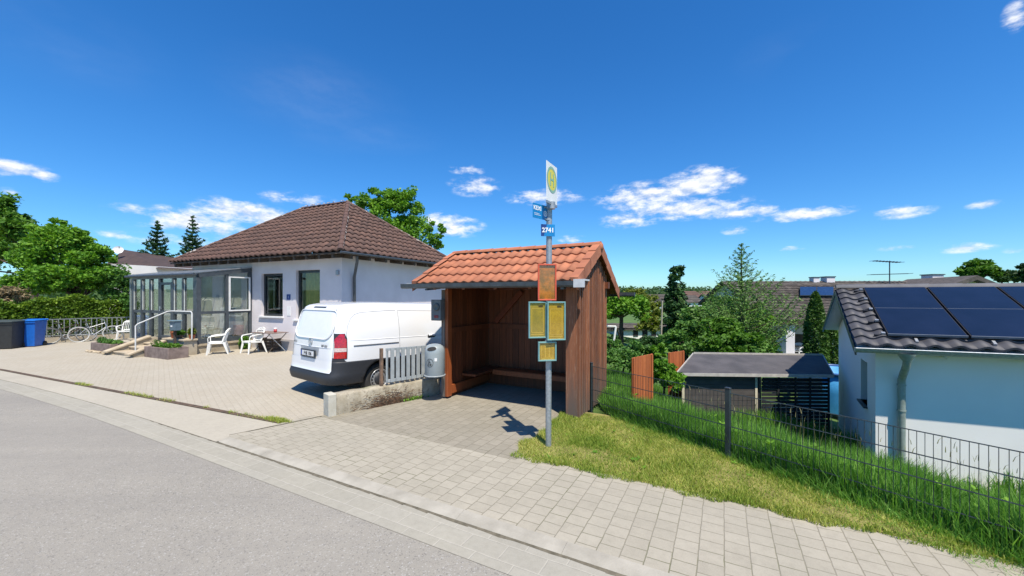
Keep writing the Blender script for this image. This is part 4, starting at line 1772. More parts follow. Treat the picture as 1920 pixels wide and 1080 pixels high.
# door between two posts
d0_, d1_ = fr_posts[3] + .05, fr_posts[4] - .05
m = MB()
for (x0, x1, z0, z1) in ((d0_, d0_ + .09, FZ + .02, 2.5), (d1_ - .09, d1_, FZ + .02, 2.5), (d0_ + .09, d1_ - .09, FZ + .02, FZ + .14), (d0_ + .09, d1_ - .09, 2.41, 2.5), (d0_ + .09, d1_ - .09, 1.38, 1.46)):
    hbox(m, x0, x1, CB - .055, CB - .012, z0, z1)
dr = m.build('door', MAT['porch_grey'], CV)
m = MB()
m.bar(Hp(d0_ + .05, CB - .07, 1.45), Hp(d0_ + .05, CB - .07, 1.62), .03, .02)
m.bar(Hp(d0_ + .05, CB - .085, 1.55), Hp(d0_ + .17, CB - .085, 1.55), .02, .02)
m.build('handle', MAT['steel'], dr)
# right side face
sb = [CB, (CB + WI) / 2 + .02, WI - .05]
for i, b in enumerate(sb):
    cpost(CA1, b, FZ - .15, roofc(b) - .1 if i else TZ1 - .1, .10, .14 if i == 0 else .10)
m = MB()
m.bar(Hp(CA1, CB, TZ1 - .03), Hp(CA1, WI - .02, TZ2 - .03), .13, .14)
for (b0, b1) in ((sb[0] + .07, sb[1] - .05), (sb[1] + .05, sb[2] - .05)):
    hbox(m, CA1 - .04, CA1 + .04, b0, b1, SILLZ - .05, SILLZ + .04)
    hbox(m, CA1 - .045, CA1 + .045, b0, b1, FZ - .15, FZ + .08)
build_split(m, 'side_rail', MAT['porch_grey'], CV)
m = MB()
for (b0, b1) in ((sb[0] + .07, sb[1] - .05), (sb[1] + .05, sb[2] - .05)):
    hbox(m, CA1 - .004, CA1 + .002, b0, b1, FZ + .08, SILLZ - .05)
    hbox(m, CA1 - .004, CA1 + .002, b0, b1, SILLZ + .04, TZ1 - .04)
build_split(m, 'side_glazing', MAT['glass_porch'], CV)
m = MB()
b0, b1, z0, z1, q = sb[1] + .04, sb[2] - .03, SILLZ + .02, 2.72, .045
hbox(m, CA1 + .05, CA1 + .09, b0, b1, z0, z0 + q)
hbox(m, CA1 + .05, CA1 + .09, b0, b1, z1 - q, z1)
hbox(m, CA1 + .05, CA1 + .09, b0, b0 + q, z0 + q, z1 - q)
hbox(m, CA1 + .05, CA1 + .09, b1 - q, b1, z0 + q, z1 - q)
m.build('window_frame', MAT['white_paint'], CV, label='white window frame in the grey side wall')
# left side face
m = MB()
for b in (CB + .9, WI - .06):
    hbox(m, CA0 - .05, CA0 + .05, b - .05, b + .05, FZ - .1, roofc(b) - .1)
m.bar(Hp(CA0, CB, TZ1 - .03), Hp(CA0, WI - .02, TZ2 - .03), .10, .14)
m.build('left_frame', MAT['porch_grey'], CV)
m = MB()
hbox(m, CA0 - .004, CA0 + .002, CB + .06, WI - .1, FZ, TZ1 - .05)
m.build('left_glazing', MAT['glass_porch'], CV)
m = MB()
hbox(m, CA0 - .13, CA0 - .07, CB - .07, CB + .0, .1, TZ1 - .05)
m.build('downpipe', MAT['zinc_pipe'], CV)
# glass roof with bars
m = MB()
m.prism([Hp(CA0 - .08, CB - .14, TZ1 + .03), Hp(CA1 + .08, CB - .14, TZ1 + .03), Hp(CA1 + .08, WI - .01, TZ2 + .03), Hp(CA0 - .08, WI - .01, TZ2 + .03)], Z * .02)
m.build('roof', glass_mat('roof_glazing', (.9, .92, .92), .2, .12), CV)
m = MB()
for i in range(8):
    a = CA0 - .05 + i * (CA1 - CA0 + .1) / 7
    m.bar(Hp(a, CB - .15, TZ1 + .07), Hp(a, WI - .02, TZ2 + .07), .05, .035)
m.build('roof_bar', MAT['steel'], CV)
m = MB()
m.tube([Hp(CA0 - .15, CB - .19, TZ1 + .01), Hp(CA1 + .12, CB - .19, TZ1 + .01)], .045, 10)
m.build('gutter', MAT['zinc_dark'], CV)
m = MB()
hbox(m, CA0 - .1, CA1 + .06, CB - .08, WI - .002, .0, FZ - .155)
m.build('base', MAT['step_wall'], CV)
m = MB()
hbox(m, CA0 - .12, CA1 + .10, CB - .14, WI - .004, FZ - .15, FZ - .085)
m.build('base_slab', MAT['step_stone'], CV)
m = MB()
hbox(m, -5.6, CA0, WI - .03, WI - .003, FZ, 2.9)
m.build('inner_lining', M_('lining', (.66, .64, .54), (.58, .56, .47), rough=.9), CV)
# things kept inside the conservatory
cab = thing('cabinet', 'white cabinet standing inside the conservatory behind the side glass', 'cabinet', Hp(-6.1, -.1, FZ))
m = MB(); hbox(m, -6.5, -5.75, .05, .45, FZ - .08, 1.55, bev=.01); m.build('carcass', MAT['white_paint'], cab)
for a in (-6.49, -6.12):
    m = MB(); hbox(m, a, a + .355, .03, .048, FZ + .02, 1.5); dd = m.build('door', MAT['white_plastic'], cab)
    m = MB(); hbox(m, a + .16, a + .18, .012, .03, 1.0, 1.12); m.build('handle', MAT['steel'], dd)
vest = thing('safety_vest', 'lime green vest hanging behind the conservatory glass', 'vest', Hp(-9.2, -.95, 1.3))
m = MB()
m.grid(lambda i, j: Hp(-9.32 + .28 * i + .03 * math.sin(j * 7), -1.0 + .04 * math.sin(i * 9 + j * 3), .95 + .62 * j - .05 * abs(i - .5) * (j > .9)), 10, 10)
m.build('fabric', M_('hi_vis', (.35, .75, .05), (.25, .55, .04), rough=.7), vest)
tbx = thing('plastic_tub', 'pale blue tub on the conservatory floor behind the side glass', 'tub', Hp(-5.75, -.7, FZ))
m = MB()
m.lathe([(0, 0), (.17, 0), (.22, .2), (.24, .2), (.24, .215), (.20, .215), (.16, .02)], Hp(-5.8, -.75, FZ - .08), 20)
m.build('shell', M_('tub_blue', (.25, .40, .52), rough=.4), tbx)
m = MB()
m.grid(lambda i, j: Hp(-5.8 - .13 + .26 * i, -.75 - .13 + .26 * j, FZ + .12 + .07 * math.sin(i * 3.1) * math.sin(j * 3.1) + .02 * math.sin(i * 13 + j * 9)), 10, 10)
m.build('washing', MAT['white_plastic'], tbx)
bsk = thing('basket', 'pinkish basket inside the conservatory beside the house wall', 'basket', Hp(-5.55, .25, FZ))
m = MB()
m.lathe([(0, 0), (.13, 0), (.155, .25), (.15, .30), (.165, .33), (.16, .55), (.13, .55), (.12, .02)], Hp(-5.62, .22, FZ - .08), 20)
m.build('shell', M_('pink', (.50, .25, .23), (.35, .17, .16), scale=14, rough=.7), bsk)

# ------------------------------------------------------------------ steps, cheeks, railing
ST = thing('front_steps', 'sandstone steps with sloping side slabs leading to the conservatory door', 'steps', Hp(-6.9, -2.2))
SA0, SA1 = -7.70, -6.45
steps_ = [(-2.62, .12), (-2.22, .24), (-1.82, .33)]
for i, (b, z) in enumerate(steps_):
    m = MB()
    hbox(m, SA0, SA1, b + .03, b + .42, 0 if i == 0 else .0, z - .035)
    hbox(m, SA0, SA1, b, b + .425, z - .034, z + .01, bev=.008)
    m.build('step', MAT['step_stone'], ST)
for a in (SA0 - .13, SA1 + .13):
    m = MB()
    m.prism([Hp(a - .11, -2.66, 0), Hp(a - .11, -2.66, .13), Hp(a - .11, -1.62, .50), Hp(a - .11, -1.39, .50), Hp(a - .11, -1.39, 0)], HU * .22)
    m.build('side_wall', MAT['step_wall'], ST)
    m = MB()
    m.prism([Hp(a - .15, -2.80, .09), Hp(a - .15, -2.80, .135), Hp(a - .15, -1.60, .565), Hp(a - .15, -1.60, .52)], HU * .30)
    m.build('side_slab', MAT['step_stone'], ST)
m = MB()
hbox(m, SA1 + .02, -5.15, -1.78, -1.40, .0, .50)
m.build('pedestal', MAT['step_wall'], ST)
m = MB()
hbox(m, SA1 - .0, -5.10, -1.82, -1.395, .503, .555, bev=.006)
m.build('landing_slab', MAT['step_stone'], ST)
RL_ = thing('handrail', 'bent pale metal handrail beside the front steps', 'handrail', Hp(SA1, -2.4))
m = MB()
aR = SA1 + .08
pts = [Hp(aR, -2.55, .15), Hp(aR, -2.55, 1.02), Hp(aR, -2.5, 1.08), Hp(aR + .05, -1.72, 1.46), Hp(aR + .12, -1.62, 1.48), Hp(aR + 1.25, -1.60, 1.48), Hp(aR + 1.31, -1.60, 1.44), Hp(aR + 1.31, -1.60, .55)]
m.tube(pts, .021, 10)
m.build('rail', M_('rail_paint', (.55, .56, .55), (.45, .46, .45), rough=.4), RL_)


def plant_leaves(c, n, rad, h, size, seed, up=.4):
    r = np.random.default_rng(seed)
    q = r.normal(0, 1, (n, 3))
    q /= np.linalg.norm(q, axis=1)[:, None]
    P = q * (r.random(n) ** .5)[:, None] * np.array([rad, rad, h])[None] + np.array(c)[None]
    return leaf_quads(P, size, r, up)


def leaf_quads(P, size, r, up=.3, asp=.5):
    n = len(P)
    a = r.normal(0, 1, (n, 3))
    a[:, 2] *= .6
    a /= np.linalg.norm(a, axis=1)[:, None] + 1e-9
    b = r.normal(0, 1, (n, 3))
    b = np.cross(a, b)
    b /= np.linalg.norm(b, axis=1)[:, None] + 1e-9
    s = size * r.uniform(.6, 1.35, n)[:, None]
    V = np.stack([P - a * s, P - b * s * asp - a * s * .1, P + a * s, P + b * s * asp - a * s * .1], 1)
    return V.reshape(-1, 3)


def planter(name, label, a0, a1, b0, b1, h, seed, nl=900, mat='leaf_a', flowers=None):
    t = thing(name, label, 'planter', Hp((a0 + a1) / 2, (b0 + b1) / 2))
    m = MB()
    w = .06
    hbox(m, a0, a1, b0, b0 + w, 0, h, bev=.01)
    hbox(m, a0, a1, b1 - w, b1, 0, h, bev=.01)
    hbox(m, a0 + .003, a0 + w, b0 + w, b1 - w, 0, h - .003)
    hbox(m, a1 - w, a1 - .003, b0 + w, b1 - w, 0, h - .003)
    hbox(m, a0 + w, a1 - w, b0 + w, b1 - w, 0, h - .06)
    m.build('trough', MAT['stone_trough'], t)
    V = []
    k = int((a1 - a0) / .22)
    for i in range(k):
        c = Hp(a0 + .12 + (a1 - a0 - .24) * i / max(1, k - 1), (b0 + b1) / 2 + random.uniform(-.05, .03), h + random.uniform(.0, .06))
        V.append(plant_leaves(c, nl // k, .16, random.uniform(.08, .15), .035, seed + i))
    np_obj('plants', np.concatenate(V), 4, MAT[mat], t)
    return t


planter('stone_planter', 'long brown stone trough with green plants right of the front steps', SA1 + .30, -4.70, -2.42, -1.86, .36, 3, mat='leaf_a')
planter('stone_planter', 'overgrown brown stone trough left of the front steps', SA0 - 1.75, SA0 - .30, -2.60, -2.0, .34, 9, nl=1300, mat='leaf_d')
# rubble round the left trough
V = MB()
for i in range(34):
    p = Hp(SA0 - 1.9 + random.random() * 1.7, -2.68 + random.gauss(0, .05), .04)
    s_ = random.uniform(.03, .08)
    V.box(p, (s_ * 1.5, s_, s_), random.random() * 3, bev=s_ * .25)
prop(V.build('rubble', MAT['step_stone'], None, Hp(SA0 - 1, -2.7)), 'small broken stones along the foot of the left planter', 'rubble', kind='stuff')


def pot(a, b, z, r, h, label, seed, mat='leaf_b', pm='terracotta', lr=.15, lh=.16):
    t = thing('flower_pot', label, 'flower pot', Hp(a, b, z))
    m = MB()
    m.lathe([(0, 0), (r * .7, 0), (r * .95, h * .8), (r * 1.05, h * .8), (r * 1.05, h), (r * .9, h), (r * .85, h * .9), (0, h * .9)], Hp(a, b, z), 20)
    m.build('pot', MAT[pm], t)
    np_obj('plant', plant_leaves(Hp(a, b, z + h + lh * .7), 500, lr, lh, .045, seed), 4, MAT[mat], t)


pot(-6.05, -1.62, .556, .13, .23, 'terracotta pot with a yellow-green plant on the slab right of the steps', 21, 'leaf_y')
pot(-5.22, -1.52, .556, .09, .14, 'small pot with pale leaves at the foot of the handrail', 22, 'leaf_y', lr=.11, lh=.14)
pot(-5.76, -1.62, .556, .10, .12, 'low pot of dark green leaves between the terracotta pot and the letterbox', 23, 'leaf_a', 'stone_trough', lr=.16, lh=.1)
lb = thing('letterbox', 'grey-blue letterbox on a short post behind the right planter', 'letterbox', Hp(-5.42, -1.9, .0))
m = MB(); hbox(m, -5.60, -5.26, -1.98, -1.80, .86, 1.16, bev=.01); m.build('box', M_('lb', (.10, .15, .19), (.07, .11, .14), rough=.4), lb)
m = MB(); hbox(m, -5.66, -5.24, -2.02, -1.78, 1.162, 1.20, bev=.008); m.build('lid', M_('lb2', (.16, .24, .28), rough=.35), lb)
m = MB(); hbox(m, -5.49, -5.42, -1.92, -1.86, .3, .86); m.build('post', MAT['bark'], lb)
m = MB(); hbox(m, -5.52, -5.42, -1.985, -1.981, .98, 1.03); m.build('sticker', MAT['white_paint'], lb)

# ------------------------------------------------------------------ monobloc chairs
def make_chair():
    t = thing('plastic_chair', 'x', 'chair')
    P = MAT['white_plastic']
    m = MB()
    m.grid(lambda i, j: Vector((-.22 + .44 * i, -.21 + .43 * j, .43 - .02 * math.sin(i * 3.14) - .025 * (1 - j))), 8, 8)
    m.grid(lambda i, j: Vector((-.22 + .44 * i, -.21 + .43 * j, .415 - .02 * math.sin(i * 3.14) - .025 * (1 - j))), 8, 8)
    m.bar((-.22, .22, .405), (.22, .22, .405), .02, .05)
    m.bar((-.225, -.2, .395), (-.225, .22, .41), .02, .05)
    m.bar((.225, -.2, .395), (.225, .22, .41), .02, .05)
    m.build('seat', P, t)
    # y forward is +; backrest at y = -.21
    m = MB()

    def bk(x, z):
        return Vector((x, -.21 - (z - .42) * .32 + .06 * (x / .24) ** 2, z))
    for i in range(7):
        x = -.165 + i * .055
        m.bar(bk(x, .42), bk(x * 1.05, .78), .012, .034, up=(0, 1, 0), w2=.012, h2=.034)
    pts = [bk(-.23, .42), bk(-.24, .62), bk(-.225, .78), bk(-.15, .85), bk(0, .87), bk(.15, .85), bk(.225, .78), bk(.24, .62), bk(.23, .42)]
    m.tube(pts, .028, 8, flat=.7)
    m.tube([bk(-.2, .79), bk(0, .80), bk(.2, .79)], .03, 8, flat=1)
    m.tube([bk(-.2, .45), bk(0, .44), bk(.2, .45)], .02, 6)
    m.build('backrest', P, t)
    for s_ in (-1, 1):
        m = MB()
        m.tube([bk(.235 * s_, .68), Vector((.27 * s_, -.16, .66)), Vector((.285 * s_, .05, .645)), Vector((.28 * s_, .20, .62)), Vector((.265 * s_, .235, .56)), Vector((.25 * s_, .225, .42))],
               [.025, .028, .030, .030, .026, .024], 8, flat=.6)
        m.build('armrest', P, t)
        for yy, y2 in ((.20, .27), (-.20, -.33)):
            m = MB()
            m.bar((.215 * s_, yy, .42), (.265 * s_, y2, 0), .06, .07, w2=.032, h2=.034)
            m.build('leg', P, t)
    return t


ch = make_chair()
CG = 'white plastic garden chairs'


def put(o, p, rz, label, group=None):
    o.location = p
    o.rotation_euler = (0, 0, rz)
    prop(o, label, None, group)
    ORG[o.name] = Vector(p)


chairs = [(G(408, 664), math.radians(120), 'white plastic garden chair right of the stone planter, facing left', None),
          (G(474, 662), math.radians(150), 'white plastic garden chair beside the small folding table', None),
          (G(238, 637), math.radians(-160), 'white plastic garden chair at the left corner of the conservatory', None)]
for i, (p, rz, lab, g) in enumerate(chairs):
    o = ch if i == 0 else dup(ch)
    put(o, p, rz, lab, CG)

tb = thing('folding_table', 'small dark folding table with crossed legs beside the house wall', 'table', G(506, 660))
tc_ = G(506, 660)
m = MB()
m.box(tc_ + Z * .70, (1.15, .62, .022), HANG, bev=.004)
m.build('tabletop', MAT['stone_trough'], tb)
for s_ in (-1, 1):
    for q in (-1, 1):
        m = MB()
        b = tc_ + HU * (.40 * s_)
        m.tube([b + HV * (.25 * q) + HU * .14 * q, b - HV * (.25 * q) - HU * .14 * q + Z * .69], .014, 8)
        m.build('leg', MAT['steel'] if q > 0 else MAT['bark'], tb)
cn = thing('candle_jar', 'small red and white jar standing on the folding table', 'jar', tc_ + HU * .3 + Z * .711)
m = MB(); m.lathe([(0, 0), (.05, 0), (.055, .05), (.05, .11), (0, .11)], tc_ + HU * .3 + Z * .711, 16); m.build('jar', M_('redjar', (.5, .04, .04), rough=.3), cn)
m = MB(); m.lathe([(0, .111), (.052, .111), (.052, .16), (0, .165)], tc_ + HU * .3 + Z * .711, 16); m.build('lid', MAT['white_paint'], cn)
# dark crates under the table, shrub by the chair
cr = thing('wooden_crate', 'dark wooden crate under the folding table against the wall', 'crate', Hp(-4.0, .3))
m = MB()
for i in range(4):
    hbox(m, -4.35, -3.55, .12, .14, .04 + i * .11, .13 + i * .11)
    hbox(m, -4.35, -4.33, .14, .48, .04 + i * .11, .13 + i * .11)
    hbox(m, -3.57, -3.55, .14, .48, .04 + i * .11, .13 + i * .11)
m.build('slats', MAT['bark'], cr)
for a_ in (-4.33, -3.59):
    m = MB(); hbox(m, a_, a_ + .04, .142, .18, .0, .47); m.build('corner_post', MAT['bark'], cr)
np_s = np_obj('small_shrub', plant_leaves(Hp(-5.15, .15, .25), 900, .2, .26, .045, 77), 4, MAT['leaf_a'], None, Hp(-5.15, .15, 0))
prop(np_s, 'small green shrub at the corner of the conservatory base behind the chair', 'shrub')
# ================================================================== the white van
VAN = thing('van', 'white panel van with a black bumper parked behind the low wall', 'van')
VN = 10.0


def vw(z):
    return float(np.interp(z, [.28, .36, .5, .9, 1.05, 1.15, 1.35, 1.5, 1.65, 1.74, 1.80, 1.845, 1.875, 1.895, 1.91],
                           [.90, .935, .955, .962, .958, .945, .925, .895, .860, .835, .808, .76, .69, .58, .30]))


def vxr(z):
    return float(np.interp(z, [.28, .33, .45, .545, .60, .9, 1.15, 1.35, 1.6, 1.75, 1.81, 1.85, 1.88, 1.90, 1.91],
                           [.10, .03, -.01, .03, .045, .055, .075, .11, .165, .205, .235, .29, .42, .68, 1.3]))


def vxf(z):
    return float(np.interp(z, [.28, .5, .8, .95, 1.08, 1.16, 1.22, 1.8, 1.86, 1.89, 1.91], [5.08, 5.14, 5.11, 5.0, 4.75, 4.45, 4.22, 3.45, 3.2, 2.9, 2.3]))


def vroof(z, x):
    return z


def vpt(z, t, off=0.0):
    a = (vxf(z) - vxr(z)) / 2 + off
    xc = (vxf(z) + vxr(z)) / 2
    w = vw(z) + off
    c, s_ = math.cos(t), math.sin(t)
    x = xc + a * math.copysign(abs(c) ** (2 / VN), c)
    y = w * math.copysign(abs(s_) ** (2 / VN), s_)
    # the roof falls a little towards the tail
    zz_ = z - (.045 * max(0, (z - 1.2) / .71) * max(0, (1.3 - x) / 1.3) ** 1.5)
    return Vector((x, y, zz_))


def v_rear_t(y, z):
    s_ = min(1, abs(y) / vw(z)) ** (VN / 2)
    t = math.pi - math.asin(s_)
    return t if y > 0 else 2 * math.pi - t


def v_side_t(x, z):
    a, xc = (vxf(z) - vxr(z)) / 2, (vxf(z) + vxr(z)) / 2
    c = max(-1, min(1, (x - xc) / a))
    cc = math.copysign(abs(c) ** (VN / 2), c)
    return 2 * math.pi - math.acos(cc)         # right-hand side (negative y)


TS = []
for q in range(4):
    for k in range(34):
        TS.append((q + (k / 34)) * math.pi / 2)
# extra samples where the outline is sparse
TS = sorted(set(TS))


def loft(zs, off=0.0, cap=True, ts=TS):
    m = MB()
    n = len(ts)
    vs = [vpt(z, t, off) for z in zs for t in ts]
    fs = [(i * n + k, i * n + (k + 1) % n, (i + 1) * n + (k + 1) % n, (i + 1) * n + k) for i in range(len(zs) - 1) for k in range(n)]
    m.add(vs, fs, True)
    if cap:
        m.f += [tuple(range(n))[::-1], tuple(range((len(zs) - 1) * n, len(zs) * n))]
        m.sm += [False, True]
    return m


def bool_cut(o, cutters):
    c = MB()
    for (p, r, hy) in cutters:
        c.lathe([(0, -hy), (r, -hy), (r, hy), (0, hy)], p, 40, Matrix.Rotation(math.pi / 2, 3, 'X'))
    co = c.build('cutter', None)
    md = o.modifiers.new('b', 'BOOLEAN')
    md.operation = 'DIFFERENCE'
    md.object = co
    md.solver = 'EXACT'
    dg = bpy.context.evaluated_depsgraph_get()
    me = bpy.data.meshes.new_from_object(o.evaluated_get(dg))
    o.modifiers.clear()
    old = o.data
    o.data = me
    bpy.data.objects.remove(co)


mk('van_white', (.80, .81, .82), (.78, .79, .80), scale=1.0, rough=.22, coat=.6)
mk('van_black', (.028, .030, .036), (.022, .024, .028), scale=40, rough=.55)
mk('seam', (.13, .135, .14), rough=.6)
mk('lamp_red', (.50, .006, .010), (.30, .004, .006), scale=30, rough=.12, coat=1, lo=.4, hi=.6)
mk('lamp_clear', (.70, .60, .58), (.5, .35, .33), scale=60, rough=.12, coat=1)
WHX = (1.045, 4.245)
body = loft([.755, .76, .79, .82, .9, 1.0, 1.05, 1.10, 1.15, 1.2, 1.3, 1.4, 1.5, 1.6, 1.68, 1.74, 1.78, 1.81, 1.83, 1.85, 1.865, 1.88, 1.89, 1.90, 1.91]).build('body', MAT['van_white'], VAN)
clad = loft([.33, .35, .40, .46, .5, .525, .54, .545, .6, .68, .74, .765], .010).build('bumper', MAT['van_black'], VAN)
for b_ in (body, clad):
    bool_cut(b_, [(Vector((x, y, .34)), .40, .32) for x in WHX for y in (-.80, .80)])
# the black sill rises round the tail to the lamps
m = MB()


def patch(m, zs_, tf, off, nt=12):
    vs = []
    for z in zs_:
        t0, t1 = tf(z)
        for k in range(nt + 1):
            vs.append(vpt(z, t0 + (t1 - t0) * k / nt, off))
    n = nt + 1
    m.add(vs, [(i * n + k, i * n + k + 1, (i + 1) * n + k + 1, (i + 1) * n + k) for i in range(len(zs_) - 1) for k in range(nt)], True)
    return m


def lamp_t(z):
    # from the tailgate edge round to the side
    return v_rear_t(-(.815 - .05 * max(0, (z - 1.05) / .25)), z), v_side_t(.30 - .03 * (z > 1.2), z)


def corner_t(z):
    ys_ = .80
    return v_rear_t(-ys_, z), v_side_t(.20 + .30 * max(0, (.75 - z) / .15) ** 2, z)


patch(m, [.555, .60, .65, .70, .75, .78], lambda z: (v_rear_t(.80, z), v_rear_t(-.785 + .02 * (z < .58), z)), .018, 30)
m.build('tailgate_base', MAT['van_white'], VAN)
m = MB()
patch(m, [.75, .78, .80, .82, .84], lambda z: (v_rear_t(-.785, z), v_side_t(.34 - .10 * ((z - .75) / .09) ** .5, z)), .008, 16)
m.build('corner_trim', MAT['van_black'], VAN)
for (z0, z1, mt, nm, lab) in ((1.03, 1.29, 'lamp_red', 'tail_lamp', None), (.955, 1.026, 'lamp_clear', 'indicator_lamp', None), (.83, .95, 'lamp_red', 'reflector_lamp', None)):
    m = MB()

    def tf(z, z0=z0, z1=z1):
        a, b = lamp_t(z)
        if z > 1.2:
            f = ((z - 1.2) / .1)
            a = a + (b - a) * .62 * f ** .7
        return a, b
    patch(m, list(np.linspace(z0, z1, 8)), tf, .014, 16)
    m.build(nm, MAT[mt], VAN)
m = MB()
patch(m, [.82, .9, 1.0, 1.1, 1.2, 1.28, 1.30], lambda z: (lamp_t(z)[0] - .02, lamp_t(z)[1] + .02), .006, 16)
m.build('lamp_housing', MAT['van_black'], VAN)


def seam_line(m, pts, r=.006):
    m.tube(pts, r, 5, cap=False)
    return m


def rear(y, z, off=.004):
    return vpt(z, v_rear_t(y, z), off)


def side(x, z, off=.002):
    return vpt(z, v_side_t(x, z), off)


# tailgate seams, recess lines
m = MB()
seam_line(m, [rear(y, .55, .018) for y in np.linspace(-.78, .78, 24)], .004)
for s_ in (-1, 1):
    seam_line(m, [rear(s_ * yy, z, .001) for (yy, z) in ((.775, .66), (.785, .8), (.79, 1.0), (.775, 1.2), (.74, 1.35), (.72, 1.5), (.70, 1.66), (.66, 1.75), (.60, 1.79))], .005)
m.build('tailgate_seam', MAT['seam'], VAN)
m = MB()


def rr(y0, y1, z0, z1, rad, n=6, bulge=0.0):
    pts = []
    for (cy, cz2, a0) in ((y1 - rad, z1 - rad, 0), (y0 + rad, z1 - rad, 90), (y0 + rad * 1.8, z0 + rad * 1.4, 180), (y1 - rad * 1.8, z0 + rad * 1.4, 270)):
        k = 1.0 if a0 < 180 else 1.8
        k2 = 1.0 if a0 < 180 else 1.4
        for i in range(n + 1):
            a = math.radians(a0 + 90 * i / n)
            pts.append((cy + rad * k * math.cos(a), cz2 + rad * k2 * math.sin(a) + bulge * (1 - (cy / .6) ** 2) * (a0 < 180)))
    return pts


oc = rr(-.72, .72, 1.17, 1.75, .13)
m = MB()
ring = []
for (y, z) in oc:
    ring.append(rear(y, z, .010))
m.tube(ring, .011, 6, closed=True)
m.build('window_surround', MAT['van_white'], VAN)
m = MB()
cen = (0, 1.46)
vs = []
for f in (.965, .6, .25):
    for (y, z) in oc:
        vs.append(rear(cen[0] + (y - cen[0]) * f, cen[1] + (z - cen[1]) * f, .003))
n = len(oc)
m.add(vs, [(i * n + k, i * n + (k + 1) % n, (i + 1) * n + (k + 1) % n, (i + 1) * n + k) for i in range(2) for k in range(n)] , True)
m.f.append(tuple(range(2 * n, 3 * n)))
m.sm.append(True)
m.build('rear_panel', M_('van_panel', (.77, .78, .79), (.75, .76, .77), rough=.32, coat=.2), VAN)
m = MB()
for z0, z1, y1 in ((1.80, 1.825, .24),):
    vs = [vpt(z, v_rear_t(y, z), .006) for z in (z0, z1) for y in np.linspace(-y1, y1, 9)]
    m.add(vs, [(k, k + 1, k + 10, k + 9) for k in range(8)])
m.build('brake_light', MAT['van_black'], VAN)
# plate niche, number plate, star, badges
m = MB()
vs = [rear(-.34, 1.0, .004), rear(.40, 1.0, .004), rear(.24, .78, .004), rear(-.33, .86, .004)]
m.add(vs, [(0, 1, 2, 3)])
m.build('plate_niche', M_('niche', (.38, .40, .42), (.33, .35, .37), rough=.4), VAN)
Xv = Vector((0, -1, 0))
m = MB()
m.box(Vector((.018, 0.0, .875)), (.03, .56, .15), bev=.006)
npl = m.build('number_plate', MAT['anthracite'], VAN)
m = MB()
m.box(Vector((.0015, -.022, .878)), (.004, .455, .095))
m.build('plate_face', MAT['white_paint'], npl)
m = MB()
m.box(Vector((.0015, .225, .878)), (.005, .038, .095))
m.build('euro_band', M_('euro', (.05, .12, .45), rough=.4), npl)
text_mesh('lettering', 'F·BJ 106', .092, Vector((-.002, -.022, .874)), Xv, Z, MAT['black_plastic'], npl, bold=.003)
m = MB()
cstar = rear(0, 1.10, .012)
Yv = (Vector((.10, 0, 1))).normalized()
mr = []
for q in np.linspace(0, 2 * math.pi, 28, endpoint=False):
    mr.append(cstar + Xv * .068 * math.cos(q) + Yv * .068 * math.sin(q))
m.tube(mr, .006, 6, closed=True)
for q in (90, 210, 330):
    e = cstar + Xv * .066 * math.cos(math.radians(q)) + Yv * .066 * math.sin(math.radians(q))
    m.bar(cstar, e, .016, .010, w2=.004, h2=.006, up=(1, 0, 0))
m.build('emblem', MAT['steel'], VAN)
text_mesh('badge', '109 CDI', .065, rear(-.52, 1.045, .008), Xv, Yv, MAT['zinc_dark'], VAN, bold=.001)
text_mesh('badge', 'VITO', .055, rear(.62, 1.07, .012), Xv, Yv, MAT['zinc_dark'], VAN, bold=.001)
# crease lines on the tailgate
m = MB()
for z_ in (1.005,):
    m.tube([rear(y, z_ + .012 * abs(y) / .7, .001) for y in np.linspace(-.74, .74, 16)], .007, 6, cap=False)
m.build('tailgate_crease', MAT['van_white'], VAN)
# side: dark outlines of two panel recesses, rail, crease, door seams
m = MB()
sp = [(.30, 1.20), (.30, 1.30), (.33, 1.45), (.39, 1.58), (.47, 1.665), (.58, 1.70), (.9, 1.72), (1.2, 1.73), (1.43, 1.73)]
seam_line(m, [side(x, z, .0) for (x, z) in sp], .0045)
sp2 = [(1.49, 1.73), (2.2, 1.725), (3.0, 1.715), (3.12, 1.66), (3.2, 1.4), (3.22, 1.25)]
seam_line(m, [side(x, z, .0) for (x, z) in sp2], .0045)
m.build('recess_shade_lines', M_('soft_dark_line', (.24, .25, .27), rough=.5), VAN)  # dark tubes stand for the shade along the recess edges
m = MB()
seam_line(m, [side(1.46 + .02 * math.sin(z), z, .0) for z in np.linspace(.64, 1.80, 20)], .0035)
seam_line(m, [side(3.3, z, .0) for z in np.linspace(.64, 1.78, 20)], .0035)
m.build('door_seam', M_('soft_dark_line2', (.16, .17, .18), rough=.5), VAN)
m = MB()
m.tube([side(x, 1.055 + .004 * x, .004) for x in np.linspace(.43, 1.45, 14)], .011, 6)
m.build('door_rail', MAT['seam'], VAN)
m = MB()
seam_line(m, [side(x, 1.16, -.004) for x in np.linspace(.35, 4.1, 40)], .010)
m.build('side_crease', MAT['van_white'], VAN)
m = MB()
hp = side(2.36, 1.17, .02)
m.box(hp, (.18, .035, .045), bev=.014)
hd = m.build('door_handle', MAT['van_white'], VAN)
m = MB()
m.box(side(2.36, 1.15, .008), (.22, .02, .07), bev=.01)
m.build('handle_recess', MAT['black_plastic'], hd)
